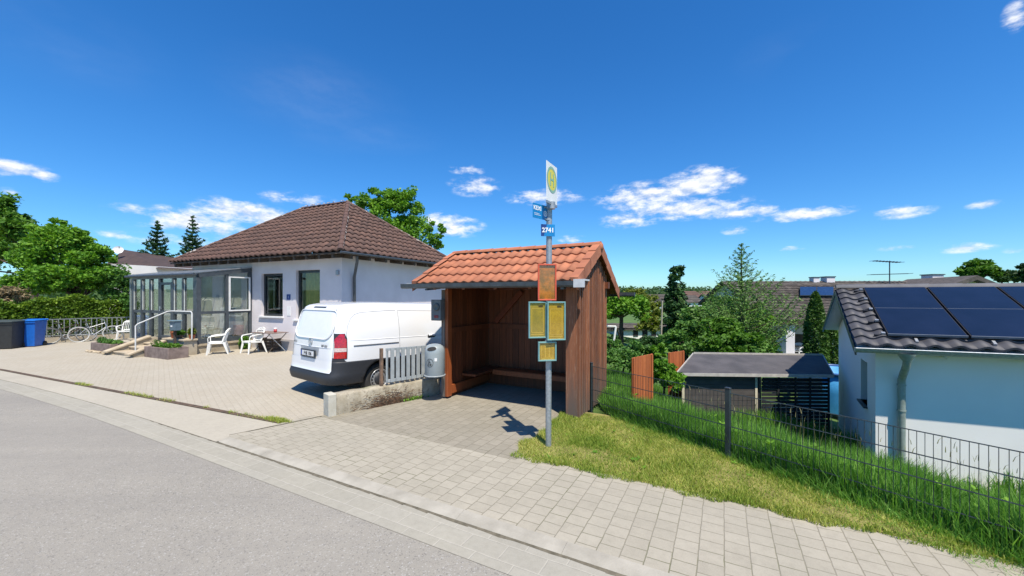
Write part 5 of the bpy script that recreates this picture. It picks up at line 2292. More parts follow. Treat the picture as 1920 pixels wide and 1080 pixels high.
# front end, seen only from other places: windscreen, side windows, lamps, mirrors
m = MB()
patch(m, list(np.linspace(1.24, 1.76, 8)), lambda z: (-.35, .35), .006, 16)
vsx = m
m.build('windscreen', MAT['anthracite'], VAN)
for s_ in (-1, 1):
    m = MB()
    vs = []
    for (x, z) in ((3.42, 1.24), (4.05, 1.24), (3.62, 1.68), (3.42, 1.70)):
        q = side(x, z, .005)
        vs.append(Vector((q.x, q.y * -s_ if s_ > 0 else q.y, q.z)))
    m.add(vs, [(0, 1, 2, 3)])
    m.build('side_window', MAT['anthracite'], VAN)
    m = MB()
    m.box((4.05, s_ * 1.07, 1.28), (.10, .16, .24), bev=.03)
    m.build('mirror', MAT['van_black'], VAN)
    m = MB()
    m.box((4.98, s_ * .72, .88), (.16, .26, .16), bev=.04)
    m.build('headlight', MAT['lamp_clear'], VAN)
# wheels
for x in WHX:
    for s_ in (-1, 1):
        Mw = Matrix.Rotation(math.pi / 2 * s_, 3, 'X')       # lathe z axis -> outward
        c = Vector((x, s_ * .80, .335))
        m = MB()
        m.lathe([(.205, .08), (.235, .105), (.30, .10), (.325, .075), (.335, .03), (.335, -.09), (.20, -.09)], c, 40, Mw @ Matrix.Scale(-1, 3, Vector((0, 0, 1))) if False else Mw @ Matrix.Diagonal((1, 1, -1)))
        wh = m.build('wheel', MAT['tyre'], VAN)
        m = MB()
        D3 = Mw @ Matrix.Diagonal((1, 1, -1))
        m.lathe([(.208, .085), (.200, .06), (.185, .055), (.14, .085), (.115, .085)], c, 36, D3)
        m.lathe([(.208, .085), (.212, .10), (.20, .10)], c, 36, D3)
        rim = m.build('rim', MAT['rim'], wh)
        m = MB()
        for k in range(16):
            a = 2 * math.pi * k / 16
            p = Vector((math.cos(a) * .163, math.sin(a) * .163, .074))
            mm = [D3 @ (p + Vector((math.cos(a) * dx - math.sin(a) * dy, math.sin(a) * dx + math.cos(a) * dy, dz))) + c for (dx, dy, dz) in
                  ((-.016, -.013, .014), (.014, -.017, -.006), (.014, .017, -.006), (-.016, .013, .014))]
            m.add(mm, [(0, 1, 2, 3)])
        m.build('rim_holes', MAT['black_plastic'], rim)
        m = MB()
        m.lathe([(.115, .086), (.105, .100), (.06, .115), (0, .118)], c, 30, D3)
        m.build('hub_cap', MAT['van_black'], wh)
m = MB()
m.box((2.6, 0, .30), (4.2, 1.2, .14))
m.tube([(.35, .35, .27), (.75, .35, .27)], .09, 12)
m.build('underbody', MAT['black_plastic'], VAN)
VYAW = math.radians(53)
van_p = Vector((-2.66, 8.02, 0)) - Vector((math.cos(VYAW), math.sin(VYAW), 0)) * 1.045 + Vector((-math.sin(VYAW), math.cos(VYAW), 0)) * .96
VAN.location = van_p
VAN.rotation_euler = (0, math.radians(1.6), VYAW)
# ================================================================== the garage below the road on the right
GU, GD = Vector((.925, -.38, 0)).normalized(), Vector((.55, .835, 0)).normalized()
GO = Vector((5.67, 6.5, 0))
GANG = math.atan2(GU.y, GU.x)


def Gp(a, b, z=0.0):
    return GO + GU * a + GD * b + Vector((0, 0, z))


GZ, GR, GB = 1.14, 2.10, 2.5             # gutter height, ridge height, ridge distance
GL = 7.0
GG = -1.4
GA = thing('garage', 'white rendered garage with dark roof tiles, grey gutter and downpipe', 'garage', Gp(3, 2.5, GG))


def gprism(m, poly, off):
    return m.prism(poly, off)


m = MB()
# front wall
m.prism([Gp(.30, .30, GG), Gp(GL - .3, .30, GG), Gp(GL - .3, .30, GZ + .02), Gp(.30, .30, GZ + .02)], GD * .25)
m.build('front_wall', MAT['plaster_white'], GA)
# gable wall with a small window niche
sl = (GR - GZ) / GB


def gz(b):
    return (GZ + sl * b if b < GB else GR - sl * (b - GB)) - .10


m = MB()
wb0, wb1, wz0, wz1 = .98, 1.62, -.02, .78
B1 = 2 * GB - .3
for poly_ in ([(.551, GG), (wb0, GG), (wb0, gz(wb0)), (.551, gz(.551))], [(wb0, GG), (wb1, GG), (wb1, wz0), (wb0, wz0)], [(wb0, wz1), (wb1, wz1), (wb1, gz(wb1)), (wb0, gz(wb0))],
              [(wb1, GG), (B1, GG), (B1, gz(B1)), (GB, gz(GB)), (wb1, gz(wb1))]):
    m.prism([Gp(.30, b, z) for (b, z) in poly_], GU * .25)
m.build('gable_wall', MAT['plaster_white'], GA)
m = MB()
m.prism([Gp(.42, wb0, wz0), Gp(.42, wb1, wz0), Gp(.42, wb1, wz1), Gp(.42, wb0, wz1)], GU * .02)
gw = m.build('window', MAT['anthracite'], GA)
m = MB()
m.prism([Gp(.24, wb0 - .03, wz0 - .03), Gp(.24, wb1 + .03, wz0 - .03), Gp(.24, wb1 + .03, wz0), Gp(.24, wb0 - .03, wz0)], GU * .20)
m.build('sill', MAT['anthracite'], gw)
m = MB()
m.prism([Gp(.551, 2 * GB - .55, GG), Gp(GL - .3, 2 * GB - .55, GG), Gp(GL - .3, 2 * GB - .55, GZ - .02), Gp(.551, 2 * GB - .55, GZ - .02)], GD * .25)
m.prism([Gp(GL - .551, .551, GG), Gp(GL - .551, 2 * GB - .551, GG), Gp(GL - .551, 2 * GB - .551, GZ - .02), Gp(GL - .551, .551, GZ - .02)], GU * .25)
m.build('rear_wall', MAT['plaster_white'], GA)
# roof
Vg = Gp(0, GB, GR) - Gp(0, 0, GZ)
m = MB()
tiled(m, Gp(.0, -.02, GZ + .03), GU, Vg, GL, Vg.length, .29, .30, amp=.050, step=.032, spt=10)
Vg2 = Gp(0, GB, GR) - Gp(0, 2 * GB, GZ)
tiled(m, Gp(.0, 2 * GB, GZ + .03), GU, Vg2, GL, Vg2.length, .29, .35, amp=.045, step=.03, spt=5)
m.build('roof_tiles', MAT['tile_dark'], GA)
m = MB()
n_ = 14
for i in range(n_):
    a, b = GL * i / n_, GL * (i + 1) / n_ + .02
    pts = []
    for k in range(7):
        an = math.pi * k / 6
        for (q, rr_) in ((a, .10), (b, .115)):
            pts.append(Gp(q, GB - math.cos(an) * rr_, GR + .075 + math.sin(an) * rr_ * .7))
    m.add(pts, [(2 * k, 2 * k + 1, 2 * k + 3, 2 * k + 2) for k in range(6)], True)
    m.add([pts[2 * k] for k in range(7)], [tuple(range(7))])
    m.add([pts[2 * k + 1] for k in range(7)], [tuple(range(7))])
m.build('ridge_tiles', M_('ridge_grey', (.12, .12, .13), (.08, .083, .09), rough=.75, scale=3), GA)
m = MB()
th = .11
for (ba, za, bb, zb) in ((-.02, GZ + .0, GB, GR + .03), (GB, GR + .03, 2 * GB, GZ + .0)):
    m.prism([Gp(-.02, ba, za), Gp(-.02, bb, zb), Gp(-.02, bb, zb - th), Gp(-.02, ba, za - th)], GU * .022)
m.build('barge_board', MAT['anthracite'], GA)
m = MB()
for (ba, za, bb, zb) in ((.0, GZ - .03, GB, GR - .0), (GB, GR - .0, 2 * GB, GZ - .03)):
    m.prism([Gp(.005, ba, za), Gp(.005, bb, zb), Gp(.005, bb, zb - .02), Gp(.005, ba, za - .02)], GU * (GL - .01))
m.build('soffit', M_('soffit_white', (.62, .66, .70), (.58, .62, .66), rough=.7), GA)
m = MB()
# half round gutter
pts = []
for k in range(9):
    an = math.pi + math.pi * k / 8
    for q in (-.03, GL + .03):
        pts.append(Gp(q, -.075 + math.cos(an) * .07, GZ + .015 + math.sin(an) * .075))
m.add(pts, [(2 * k, 2 * k + 1, 2 * k + 3, 2 * k + 2) for k in range(8)], True)
m.add([pts[2 * k] for k in range(9)], [tuple(range(9))])
m.tube([Gp(-.03, -.150, GZ + .018), Gp(GL, -.150, GZ + .018)], .010, 8)
m.build('gutter', MAT['galv'], GA)
m = MB()
dx = .62
m.lathe([(.11, 0), (.10, -.04), (.05, -.12), (.045, -.14)], Gp(dx, -.08, GZ - .045), 18)
m.tube([Gp(dx, -.08, GZ - .17), Gp(dx, -.06, GZ - .24), Gp(dx, .14, GZ - .42), Gp(dx, .215, GZ - .50), Gp(dx, .22, GZ - .6), Gp(dx, .22, GG)], .05, 16)
for z_ in (-.58, -1.0, -1.75):
    m.tube([Gp(dx, .22, GZ + z_), Gp(dx, .22, GZ + z_ - .025)], .058, 16)
m.build('downpipe', MAT['zinc_pipe'], GA)
for a_ in (1.15, 2.05, 3.0):
    m = MB()
    m.bar(Gp(a_, .30, GZ - .10), Gp(a_, .16, GZ - .12), .02, .02)
    m.tube([Gp(a_, .16, GZ - .12), Gp(a_ - .02, .12, GZ - .10)], .018, 8)
    m.build('cable_clip', MAT['white_paint'], GA)
# solar modules lying on rails
Vn = Vg.normalized()
Nr = GU.cross(Vn).normalized()
Nr = Nr if Nr.z > 0 else -Nr


def on_roof(px, py, lift):
    """point of the roof plane in the given direction"""
    P0 = Gp(0, 0, GZ) + Nr * lift
    d = W(px, py, 1.0) - Vector((0, 0, CZ))
    t = (P0 - Vector((0, 0, CZ))).dot(Nr) / d.dot(Nr)
    return Vector((0, 0, CZ)) + d * t


def solar_mat():
    m, nt, p = base_mat('solar_cells')
    v = objco(nt)
    n = noise(nt, v, 2.2, 3)
    c = mixc(nt, maprange(nt, n, .3, .7, 0, 1), (.004, .007, .018), (.007, .011, .028))
    nt.links.new(c, p.inputs['Base Color'])
    p.inputs['Roughness'].default_value = .32
    p.inputs['Specular IOR Level'].default_value = .35
    p.inputs['Coat Roughness'].default_value = .03
    return m


MAT['solar'] = solar_mat()
P00 = on_roof(1665, 627, .14)
a00 = (P00 - Gp(0, 0, GZ)).dot(GU) - (P00 - Gp(0, 0, GZ)).dot(Vn) * GU.dot(Vn)
# coordinates on the roof (a along, s up the slope) by least squares
Mx = Matrix(((GU.dot(GU), GU.dot(Vn)), (GU.dot(Vn), 1.0))).inverted()


def roof_as(P):
    q = P - Gp(0, 0, GZ) - Nr * .14
    r_ = Mx @ Vector((q.dot(GU), q.dot(Vn)))
    return r_.x, r_.y


def RP(a, s, lift):
    return Gp(0, 0, GZ) + GU * a + Vn * s + Nr * lift


aL, s0 = roof_as(P00)
s1 = Vg.length - .16
a_r, _ = roof_as(on_roof(1822, 632, .14))
MWD = a_r - aL
print('SOLAR', aL, s0, s1, MWD)
k_ = 0
a = aL
while a < GL - .6:
    b = min(a + MWD - .035, GL - .1)
    t = thing('solar_panel', ['dark blue solar panel on the garage roof, first from the gable', 'dark blue solar panel on the garage roof, second from the gable',
                              'dark blue solar panel on the garage roof, third from the gable', 'dark blue solar panel at the far end of the garage roof'][min(k_, 3)], 'solar panel', RP(a, s0, .14), 'solar panels on the garage roof')
    m = MB()
    m.prism([RP(a + .012, s0 + .012, .146), RP(b - .012, s0 + .012, .146), RP(b - .012, s1 - .012, .146), RP(a + .012, s1 - .012, .146)], Nr * .004)
    m.build('cells', MAT['solar'], t)
    m = MB()
    m.prism([RP(a, s0, .11), RP(b, s0, .11), RP(b, s1, .11), RP(a, s1, .11)], Nr * .034)
    m.build('frame', MAT['black_plastic'], t)
    m = MB()
    sm_ = s0 + (s1 - s0) * .5
    m.prism([RP(a + .012, sm_ - .004, .1505), RP(b - .012, sm_ - .004, .1505), RP(b - .012, sm_ + .004, .1505), RP(a + .012, sm_ + .004, .1505)], Nr * .0005)
    m.prism([RP(a + .0, s0 - .003, .12), RP(b, s0 - .003, .12), RP(b, s0 + .010, .12), RP(a, s0 + .010, .12)], Nr * .033)
    build_split(m, 'divider', M_('divider' + str(k_), (.16, .18, .21), rough=.4), t)
    a += MWD
    k_ += 1
rl = thing('mounting_rails', 'black mounting rails with grey end clamps under the solar panels', 'rails', RP(aL, s0, .08))
for i in range(5):
    s = s0 + .06 + (s1 - s0 - .15) * i / 4
    m = MB()
    m.bar(RP(aL - .16, s, .085), RP(GL - .2, s, .085), .035, .05, up=Nr)
    m.build('rail', MAT['black_plastic'], rl)
    m = MB()
    m.bar(RP(aL - .05, s - .02, .13), RP(aL - .05, s + .03, .13), .05, .03, up=Nr)
    m.build('clamp', MAT['steel'], rl)
for i in range(5):
    m = MB()
    m.bar(RP(aL + .35 + i * .9, s0 - .12, .07), RP(aL + .35 + i * .9, s0 - .02, .08), .035, .035, up=Nr)
    m.build('hook', MAT['steel'], rl)

# ------------------------------------------------------------------ grey garden shed
SO = W(1281, 700, 9.5)
SO.z = 0
SU = (W(1556, 707, 9.4) - W(1281, 700, 9.5))
SL = Vector((SU.x, SU.y, 0)).length
SU = Vector((SU.x, SU.y, 0)).normalized()
SV = Vector((.56, .83, 0)).normalized()
SANG = math.atan2(SU.y, SU.x)
SB, STZ = -1.38, .10


def Sp(a, b, z=0):
    return SO + SU * a + SV * b + Vector((0, 0, z))


def sbox(m, a0, a1, b0, b1, z0, z1, bev=0):
    return m.prism([Sp(a0, b0, z0), Sp(a1, b0, z0), Sp(a1, b1, z0), Sp(a0, b1, z0)], Z * (z1 - z0))


sd_ = thing('garden_shed', 'low dark grey garden shed with cream corner posts and a felt roof', 'shed', Sp(1.7, .6, SB))
SDp = 1.35
am = (W(1418, 700, 9.45) - SO).dot(SU)
mk('shed_grey', (.085, .075, .070), (.06, .053, .05), scale=4, rough=.8)
mk('shed_dark', (.020, .021, .024), (.014, .015, .017), rough=.7)
mk('cream', (.62, .56, .42), (.52, .46, .34), scale=6, rough=.6)
m = MB()
z = SB
while z < STZ - .02:
    sbox(m, .03, am - .03, .01, .035, z, min(z + .118, STZ))
    z += .125
m.build('front_boards', MAT['shed_grey'], sd_)
for a_ in (0.0, am):
    m = MB(); sbox(m, a_ - .025, a_ + .03, -.01, .05, SB, STZ); m.build('corner_post', MAT['cream'], sd_)
m = MB(); sbox(m, -.005, .02, .05, SDp, SB, STZ); m.build('side_wall', MAT['shed_grey'], sd_)
m = MB()
sbox(m, .03, am + .04, SDp - .02, SDp, SB, STZ - .0)
m.build('back_wall', MAT['shed_dark'], sd_)
m = MB()
sbox(m, am + .04, am + .07, .06, SDp - .03, SB, STZ)
m.build('partition', MAT['shed_dark'], sd_)
m = MB(); sbox(m, SL - .05, SL, -.01, .05, SB, STZ); m.build('corner_post', MAT['shed_dark'], sd_)
m = MB()
sp_ = [am + .50, am + (SL - am) * .52, am + (SL - am) * .72]
for a_ in sp_:
    sbox(m, a_, a_ + .05, .0, .03, SB, STZ)
m.build('screen_post', MAT['shed_dark'], sd_)
z = SB + .1
m = MB()
while z < STZ - .1:
    sbox(m, am + .12, SL - .05, .031, .045, z, z + .070)
    z += .088
m.build('screen_slats', MAT['shed_dark'], sd_)
m = MB()
z = SB + .1
while z < STZ - .1:
    sbox(m, am + .1, SL - .06, SDp - .05, SDp - .03, z, z + .05)
    z += .088
m.build('slit_light_bars', MAT['white_paint'], sd_)  # white bars added for the bright light seen through the screen slits
# roof: low mono-pitch, trapezoid in the photo because of depth
RB0 = W(1274, 691, 9.30)
m = MB()
ov = .10
f0, f1 = Sp(-ov, -.16, STZ + .07), Sp(SL + .06, -.16, STZ + .05)
b0_, b1_ = Sp(-ov + .05, SDp + .35, STZ + .30), Sp(SL - .02, SDp + .35, STZ + .27)
m.prism([f0, f1, b1_, b0_], Z * -.025)
m.build('roof', M_('felt', (.085, .080, .085), (.055, .053, .058), scale=2.5, rough=.9, bmp=.4, bscale=120), sd_)
m = MB()
m.bar(f0 - Z * .03 - SV * .012, f1 - Z * .03 - SV * .012, .02, .07)
m.bar(f0 - Z * .015 - SU * .012, b0_ - Z * .015 - SU * .012, .02, .09)
m.bar(b0_ + SV * .012 - Z * .0, b1_ + SV * .012 - Z * .0, .02, .09)
m.bar(f1 - Z * .02 + SU * .012, b1_ - Z * .02 + SU * .012, .02, .07)
m.build('roof_trim', M_('trim_grey', (.50, .47, .42), (.38, .36, .33), rough=.6), sd_)
# blue pool behind the shed
pc = W(1566, 700, 11.8)
pc.z = -1.55
pl_ = thing('pool', 'blue above-ground pool standing between the shed and the garage', 'pool', pc + Vector((.75, .8, 0)))
m = MB()
m.lathe([(1.05, 0), (1.07, .6), (1.05, 1.15), (1.0, 1.16), (1.0, .9), (0, .9)], pc + Vector((.75, .8, 0)), 40)
m.build('liner', M_('pool_blue', (.06, .30, .60), (.04, .25, .52), rough=.4), pl_)
m = MB()
m.lathe([(1.04, 1.14), (1.10, 1.16), (1.10, 1.22), (1.00, 1.22), (1.00, 1.165)], pc + Vector((.75, .8, 0)), 40)
m.build('rim', M_('pool_rim', (.03, .10, .28), rough=.4), pl_)

# ------------------------------------------------------------------ rust-brown screens in the garden
MAT['rust_board'] = wood_mat('rust_board', (.42, .125, .038), (.30, .08, .026), (.16, .045, .018), island=.15)


def screen(px0, px1, pt0, pt1, pb, D0, D1, label):
    a, b = W(px0, pt0, D0), W(px1, pt1, D1)
    zb = min(tz(a.x, a.y), tz(b.x, b.y)) - .05
    t = thing('garden_screen', label, 'screen', Vector(((a.x + b.x) / 2, (a.y + b.y) / 2, zb)), 'rust brown garden screens')
    d = Vector((b.x - a.x, b.y - a.y, 0))
    L = d.length
    d.normalize()
    nn_ = Vector((-d.y, d.x, 0))
    n_ = 6
    m = MB()
    for i in range(n_):
        q0, q1 = L * i / n_, L * (i + 1) / n_ - .004
        z0 = a.z + (b.z - a.z) * i / n_
        z1 = a.z + (b.z - a.z) * (i + 1) / n_
        m.prism([Vector((a.x, a.y, 0)) + d * q0 + Z * zb, Vector((a.x, a.y, 0)) + d * q1 + Z * zb, Vector((a.x, a.y, 0)) + d * q1 + Z * (z1 + .01), Vector((a.x, a.y, 0)) + d * q0 + Z * z0], nn_ * .02)
    m.build('boards', MAT['rust_board'], t)
    for q in (.02, L - .05):
        m = MB()
        p = Vector((a.x, a.y, 0)) + d * q
        zz_ = a.z + (b.z - a.z) * q / L
        m.prism([p + Z * zb - nn_ * .022, p + d * .04 + Z * zb - nn_ * .022, p + d * .04 + Z * zz_ - nn_ * .022, p + Z * zz_ - nn_ * .022], nn_ * .02)
        m.build('post', MAT['rust_board'], t)


screen(1185, 1224, 672, 664, 745, 7.55, 7.75, 'large rust brown garden screen behind the wire fence')
screen(1253, 1283, 662, 658, 700, 10.1, 10.2, 'small rust brown garden screen left of the grey shed')

# ================================================================== houses and walls beyond the garden
def simple_house(name, label, cat, c, ang, L, Wd, zb, ze, zr, wall='plaster_white', roofm='tile_grey', over=.5, gable_wall=None, group=None, hip=False, tile=(.5, .5)):
    t = thing(name, label, cat, Vector((c[0], c[1], zb)), group)
    X = Vector((math.cos(ang), math.sin(ang), 0))
    Y = Vector((-X.y, X.x, 0))
    C0_ = Vector((c[0], c[1], 0))
    m = MB()
    pr = [C0_ - X * L / 2 - Y * Wd / 2 + Z * zb, C0_ - X * L / 2 + Y * Wd / 2 + Z * zb, C0_ - X * L / 2 + Y * Wd / 2 + Z * ze]
    if not hip:
        pr.append(C0_ - X * L / 2 + Z * (zr - .05))
    pr.append(C0_ - X * L / 2 - Y * Wd / 2 + Z * ze)
    m.prism(pr, X * L)
    m.build('wall', MAT[wall], t)
    m = MB()
    s_ = (zr - ze) / (Wd / 2)
    zo = ze - s_ * over
    for sg in (-1, 1):
        O = C0_ - X * (L / 2 + over) + Y * sg * (Wd / 2 + over) + Z * (zo + .04)
        V = (C0_ - X * (L / 2 + over) + Z * (zr + .04)) - O
        tiled(m, O, X, V, L + 2 * over, V.length, tile[0], tile[1], amp=.04, step=.035, spt=3)
        m.prism([O - Z * .06, O + V - Z * .06, O + V - Z * .14, O - Z * .2], X * (L + 2 * over))
    rf = m.build('roof', MAT[roofm], t)
    return t, rf, C0_, X, Y


# wing with terrace, eave y 600, ridge y 532
eL, eR = W(1452, 600, 24), W(1640, 603, 23)
rLft, rRgt = W(1470, 533, 28), W(1640, 530, 27)
TW = thing('terrace_house', 'long grey-roofed house wing with a terrace behind the thuja column', 'house', (eL + eR) / 2 * 1)
GZ2 = tz(20, 27)
Xt = (eR - eL).normalized()
m = MB()
Vt = rLft - eL
Lt = (eR - eL).length + 3
tiled(m, eL, Xt, Vt - Xt * Vt.dot(Xt) + Xt * 0.0, Lt, (Vt - Xt * Vt.dot(Xt)).length, .30, .36, amp=.03, step=.035, spt=3)
m.build('roof_tiles', M_('tile_weathered', (.085, .07, .06), (.045, .038, .034), scale=4, rough=.95, island=.35), TW)
m = MB()
Yt = Vector((-Xt.y, Xt.x, 0)).normalized()
m.prism([eL - Z * .05, eL + Xt * Lt - Z * .05, eL + Xt * Lt - Z * .25, eL - Z * .25], Yt * .1)
Vv = (Vt - Xt * Vt.dot(Xt))
m.prism([eL - Z * .06 + Xt * .02, eL + Vv - Z * .06 + Xt * .02, eL + Vv - Z * .26 + Xt * .02, eL - Z * .26 + Xt * .02], Xt * .12)
m.build('fascia', MAT['bark'], TW)
m = MB()
p = W(1478, 640, 24.2)
m.box(Vector((p.x, p.y, (GZ2 + eL.z) / 2 - .1)), (.52, .4, eL.z - GZ2 - .1), SANG)
m.build('pillar', MAT['plaster'], TW)
m = MB()
p0 = eL + Yt * 2.6 + Xt * .3
p0.z = 0
m.prism([p0 + Z * GZ2, p0 + Xt * (Lt - .4) + Z * GZ2, p0 + Xt * (Lt - .4) + Z * (eL.z + .9), p0 + Z * (eL.z + .9)], Yt * .3)
m.build('wall', MAT['plaster'], TW)
m = MB()
pw = W(1507, 640, 26)
pw = p0 + Xt * 1.9
m.prism([pw - Yt * .02 + Z * GZ2, pw + Xt * .9 - Yt * .02 + Z * GZ2, pw + Xt * .9 - Yt * .02 + Z * (GZ2 + 2.0), pw - Yt * .02 + Z * (GZ2 + 2.0)], Yt * .015)
m.build('door', MAT['bark'], TW)
m = MB()
pz = -1.80
m.prism([eL + Xt * .2 + Yt * -.3 + Z * (pz - eL.z - .9), eL + Xt * 5 + Yt * -.3 + Z * (pz - eL.z - .9), p0 + Xt * 5 + Z * (pz - .9 - 0), p0 + Xt * .0 + Z * (pz - .9)], Z * .9)
m.build('terrace_floor', MAT['step_wall'], TW)
tch = dup(ch)
put(tch, Vector((W(1494, 640, 24.4).x, 24.4, pz)), math.radians(120), 'white garden chair on the terrace beside the white pillar', CG)
tch2 = dup(tb)
_o = Vector((W(1507, 640, 24.6).x, 24.6, pz))
tch2.location = _o
prop(tch2, 'small dark table on the terrace in front of the far house door', 'table')
for (px0, px1) in ((1500, 1531), (1532, 1563)):
    tq = thing('solar_panel', 'blue solar collector on the grey roof, %s of the two' % ('left' if px0 == 1500 else 'right'), 'solar panel', W(px0, 555, 26.5), 'solar collectors on the terrace house')

    def onr(px, py, lift):
        Nn_ = Xt.cross(Vv).normalized()
        Nn_ = Nn_ if Nn_.z > 0 else -Nn_
        P0 = eL + Nn_ * lift
        d = W(px, py, 1) - Vector((0, 0, CZ))
        return Vector((0, 0, CZ)) + d * ((P0 - Vector((0, 0, CZ))).dot(Nn_) / d.dot(Nn_))
    q = [onr(px0, 555, .18), onr(px1, 555, .18), onr(px1, 539, .18), onr(px0, 539, .18)]
    m = MB(); m.prism(q, Z * .05); m.build('frame', MAT['anthracite'], tq)
    cq = (q[0] + q[1] + q[2] + q[3]) / 4
    m = MB(); m.prism([cq + (x - cq) * .97 + Z * .052 for x in q], Z * .004); m.build('cells', M_('coll' + str(px0), (.012, .03, .085), (.02, .045, .11), rough=.2, coat=.2), tq)

# the long house behind and its gable wing
t, rf, c_, X_, Y_ = simple_house('long_house', 'long pale house with a weathered grey ridge roof beyond the gardens', 'house', (31.8, 37), math.radians(-2), 23, 9, -2.2, 1.4, 3.35, tile=(.45, .45), wall='plaster')


def chimney(px, pt, pb, D, w, parent, name='chimney', mat='plaster'):
    a = W(px, pt, D)
    b = W(px, pb, D)
    m = MB()
    m.box(Vector((a.x, a.y, (a.z + b.z) / 2)), (w, w, a.z - b.z))
    ch_ = m.build(name, MAT[mat], parent)
    m = MB()
    m.box(Vector((a.x, a.y, a.z + .04)), (w * 1.15, w * 1.15, .08))
    m.build('cap', MAT['zinc_dark'], ch_)


chimney(1527, 521, 530, 37, .55, rf)
chimney(1552, 520, 530, 37, .75, rf)
chimney(1748, 516, 530, 36, 1.0, rf)
for px in (1618, 1642):
    a = W(px, 543, 33.2)
    m = MB()
    m.box(a, (1.2, .7, .08), M=Matrix.Rotation(math.radians(22), 3, 'X'))
    m.build('skylight', MAT['steel'], rf)
an = thing('antenna', 'television antenna on a mast above the long grey roof', 'antenna', W(1668, 530, 36))
m = MB()
b_, t_ = W(1668, 532, 36), W(1668, 489, 36)
m.tube([b_, t_], .045, 6)
m.build('mast', MAT['zinc_dark'], an)
for (y_, x0, x1) in ((490, 1638, 1687), (516, 1633, 1703)):
    m = MB()
    a, b = W(x0, y_ - 1, 36), W(x1, y_ - 1 + (3 if y_ == 490 else -2), 36)
    m.tube([a, b], .035, 6)
    for i in range(9):
        q = a + (b - a) * i / 8
        m.tube([q - Y_ * .45, q + Y_ * .45], .02, 5)
    m.build('boom', MAT['zinc_dark'], an)
gp = W(1818, 517, 31)
gl_, gr_ = W(1738, 546, 31), W(1892, 546, 31)
gt = thing('gable_house', 'pale gable with a broad dark verge rising behind the garage roof', 'house', Vector((gp.x, gp.y, -2)))
m = MB()
GDv = Vector((.25, .97, 0)).normalized()
wl, wr = gl_ + (gp - gl_) * .12, gr_ + (gp - gr_) * .12
m.prism([Vector((wl.x, wl.y, -2.2)), Vector((wr.x, wr.y, -2.2)), Vector((wr.x, wr.y, wr.z - .25)), Vector((gp.x, gp.y, gp.z - .35)), Vector((wl.x, wl.y, wl.z - .25))], GDv * 6)
m.build('wall', MAT['plaster'], gt)
m = MB()
for e in (gl_, gr_):
    dd_ = (e - gp)
    m.prism([gp - GDv * .7, e - GDv * .7, e - GDv * .7 - Z * .28, gp - GDv * .7 - Z * .34], GDv * 7.5)
m.build('roof', MAT['tile_grey'], gt)

# left neighbour seen past the trees
nb = thing('neighbour_house', 'white neighbour house with a brown roof between the garden trees and the spruces', 'house', W(240, 560, 24))
a0 = W(196, 497, 25)
a1 = W(302, 503, 23)
rp = W(232, 468, 28)
m = MB()
Xn_ = (a1 - a0).normalized()
m.prism([Vector((a0.x, a0.y, 0)) + Xn_ * .5, Vector((a1.x, a1.y, 0)) - Xn_ * .5, Vector((a1.x, a1.y, a1.z + .1)) - Xn_ * .5, Vector((a0.x, a0.y, a0.z + .1)) + Xn_ * .5], Vector((-Xn_.y, Xn_.x, 0)) * 5)
m.build('wall', MAT['plaster_white'], nb)
m = MB()
bk_ = Vector((-Xn_.y, Xn_.x, 0)) * 8
m.add([a0, a1, rp + Xn_ * .0, a0 + bk_, a1 + bk_], [(0, 1, 2), (1, 4, 2), (0, 2, 3), (3, 2, 4)])
mm_ = MB()
nbr = m.build('roof', M_('roof_weathered', (.07, .045, .038), (.045, .03, .028), scale=3, rough=.9, bmp=.5, bscale=6), nb)
sdish = thing('satellite_dish', 'white satellite dish on the brown neighbour roof', 'satellite dish', W(223, 464, 26))
m = MB()
Md_ = Matrix.Rotation(math.radians(35), 3, 'Z') @ Matrix.Rotation(math.radians(65), 3, 'X')
m.lathe([(0, 0), (.13, .03), (.23, .08), (.27, .12)], W(222, 470, 26), 24, Md_)
m.build('dish', MAT['white_paint'], sdish)
m = MB()
m.tube([W(223, 462, 26), W(225, 474, 26.2)], .03, 6)
m.build('mast', MAT['steel'], sdish)
# white row of garages in the valley
t, rf2, *_ = simple_house('garage_row', 'low white row of garages with a flat grey roof beyond the lawn', 'garage', (12.2, 42), math.radians(6), 6.6, 5, -3.4, -1.2, -.95, over=.3, tile=(1, 1))
wg = []
for i in range(4):
    m = MB()
    X_ = Vector((math.cos(math.radians(6)), math.sin(math.radians(6)), 0)); Y_2 = Vector((-X_.y, X_.x, 0))
    c = Vector((12.2, 42, -1.75)) + X_ * (-.1 + i * .95) - Y_2 * 2.52
    m.box(c, (.5, .05, .6), math.radians(6))
    m.build('window', MAT['dark_inside'], t)
# poles on the lawn
gq = W(1150, 658, 25)
gpz = tz(gq.x, gq.y)
sw = thing('swing_frame', 'white metal swing frame on the lawn right of the bus shelter', 'swing', Vector((gq.x, gq.y, gpz)))
tp = W(1155, 612, 25)
m = MB(); m.tube([Vector((gq.x, gq.y, gpz)), Vector((tp.x, tp.y, tp.z))], .07, 8); m.build('leg', MAT['white_paint'], sw)
m = MB(); m.tube([Vector((tp.x + .65, tp.y + 1, gpz)), Vector((tp.x, tp.y, tp.z))], .05, 8); m.build('leg', MAT['bark'], sw)
m = MB(); m.tube([Vector((tp.x, tp.y, tp.z)), Vector((tp.x - 3, tp.y + .5, tp.z + .02))], .05, 8); m.build('crossbar', MAT['white_paint'], sw)
m = MB(); m.tube([Vector((tp.x - 3, tp.y + .5, tp.z + .02)), Vector((tp.x - 3.2, tp.y, gpz))], .07, 8); m.build('leg', MAT['white_paint'], sw)
gq, tp = W(1238, 665, 18), W(1242, 562, 18)
fp_ = thing('washing_pole', 'tall thin pale pole standing among the fruit trees', 'pole', Vector((gq.x, gq.y, tz(gq.x, gq.y))))
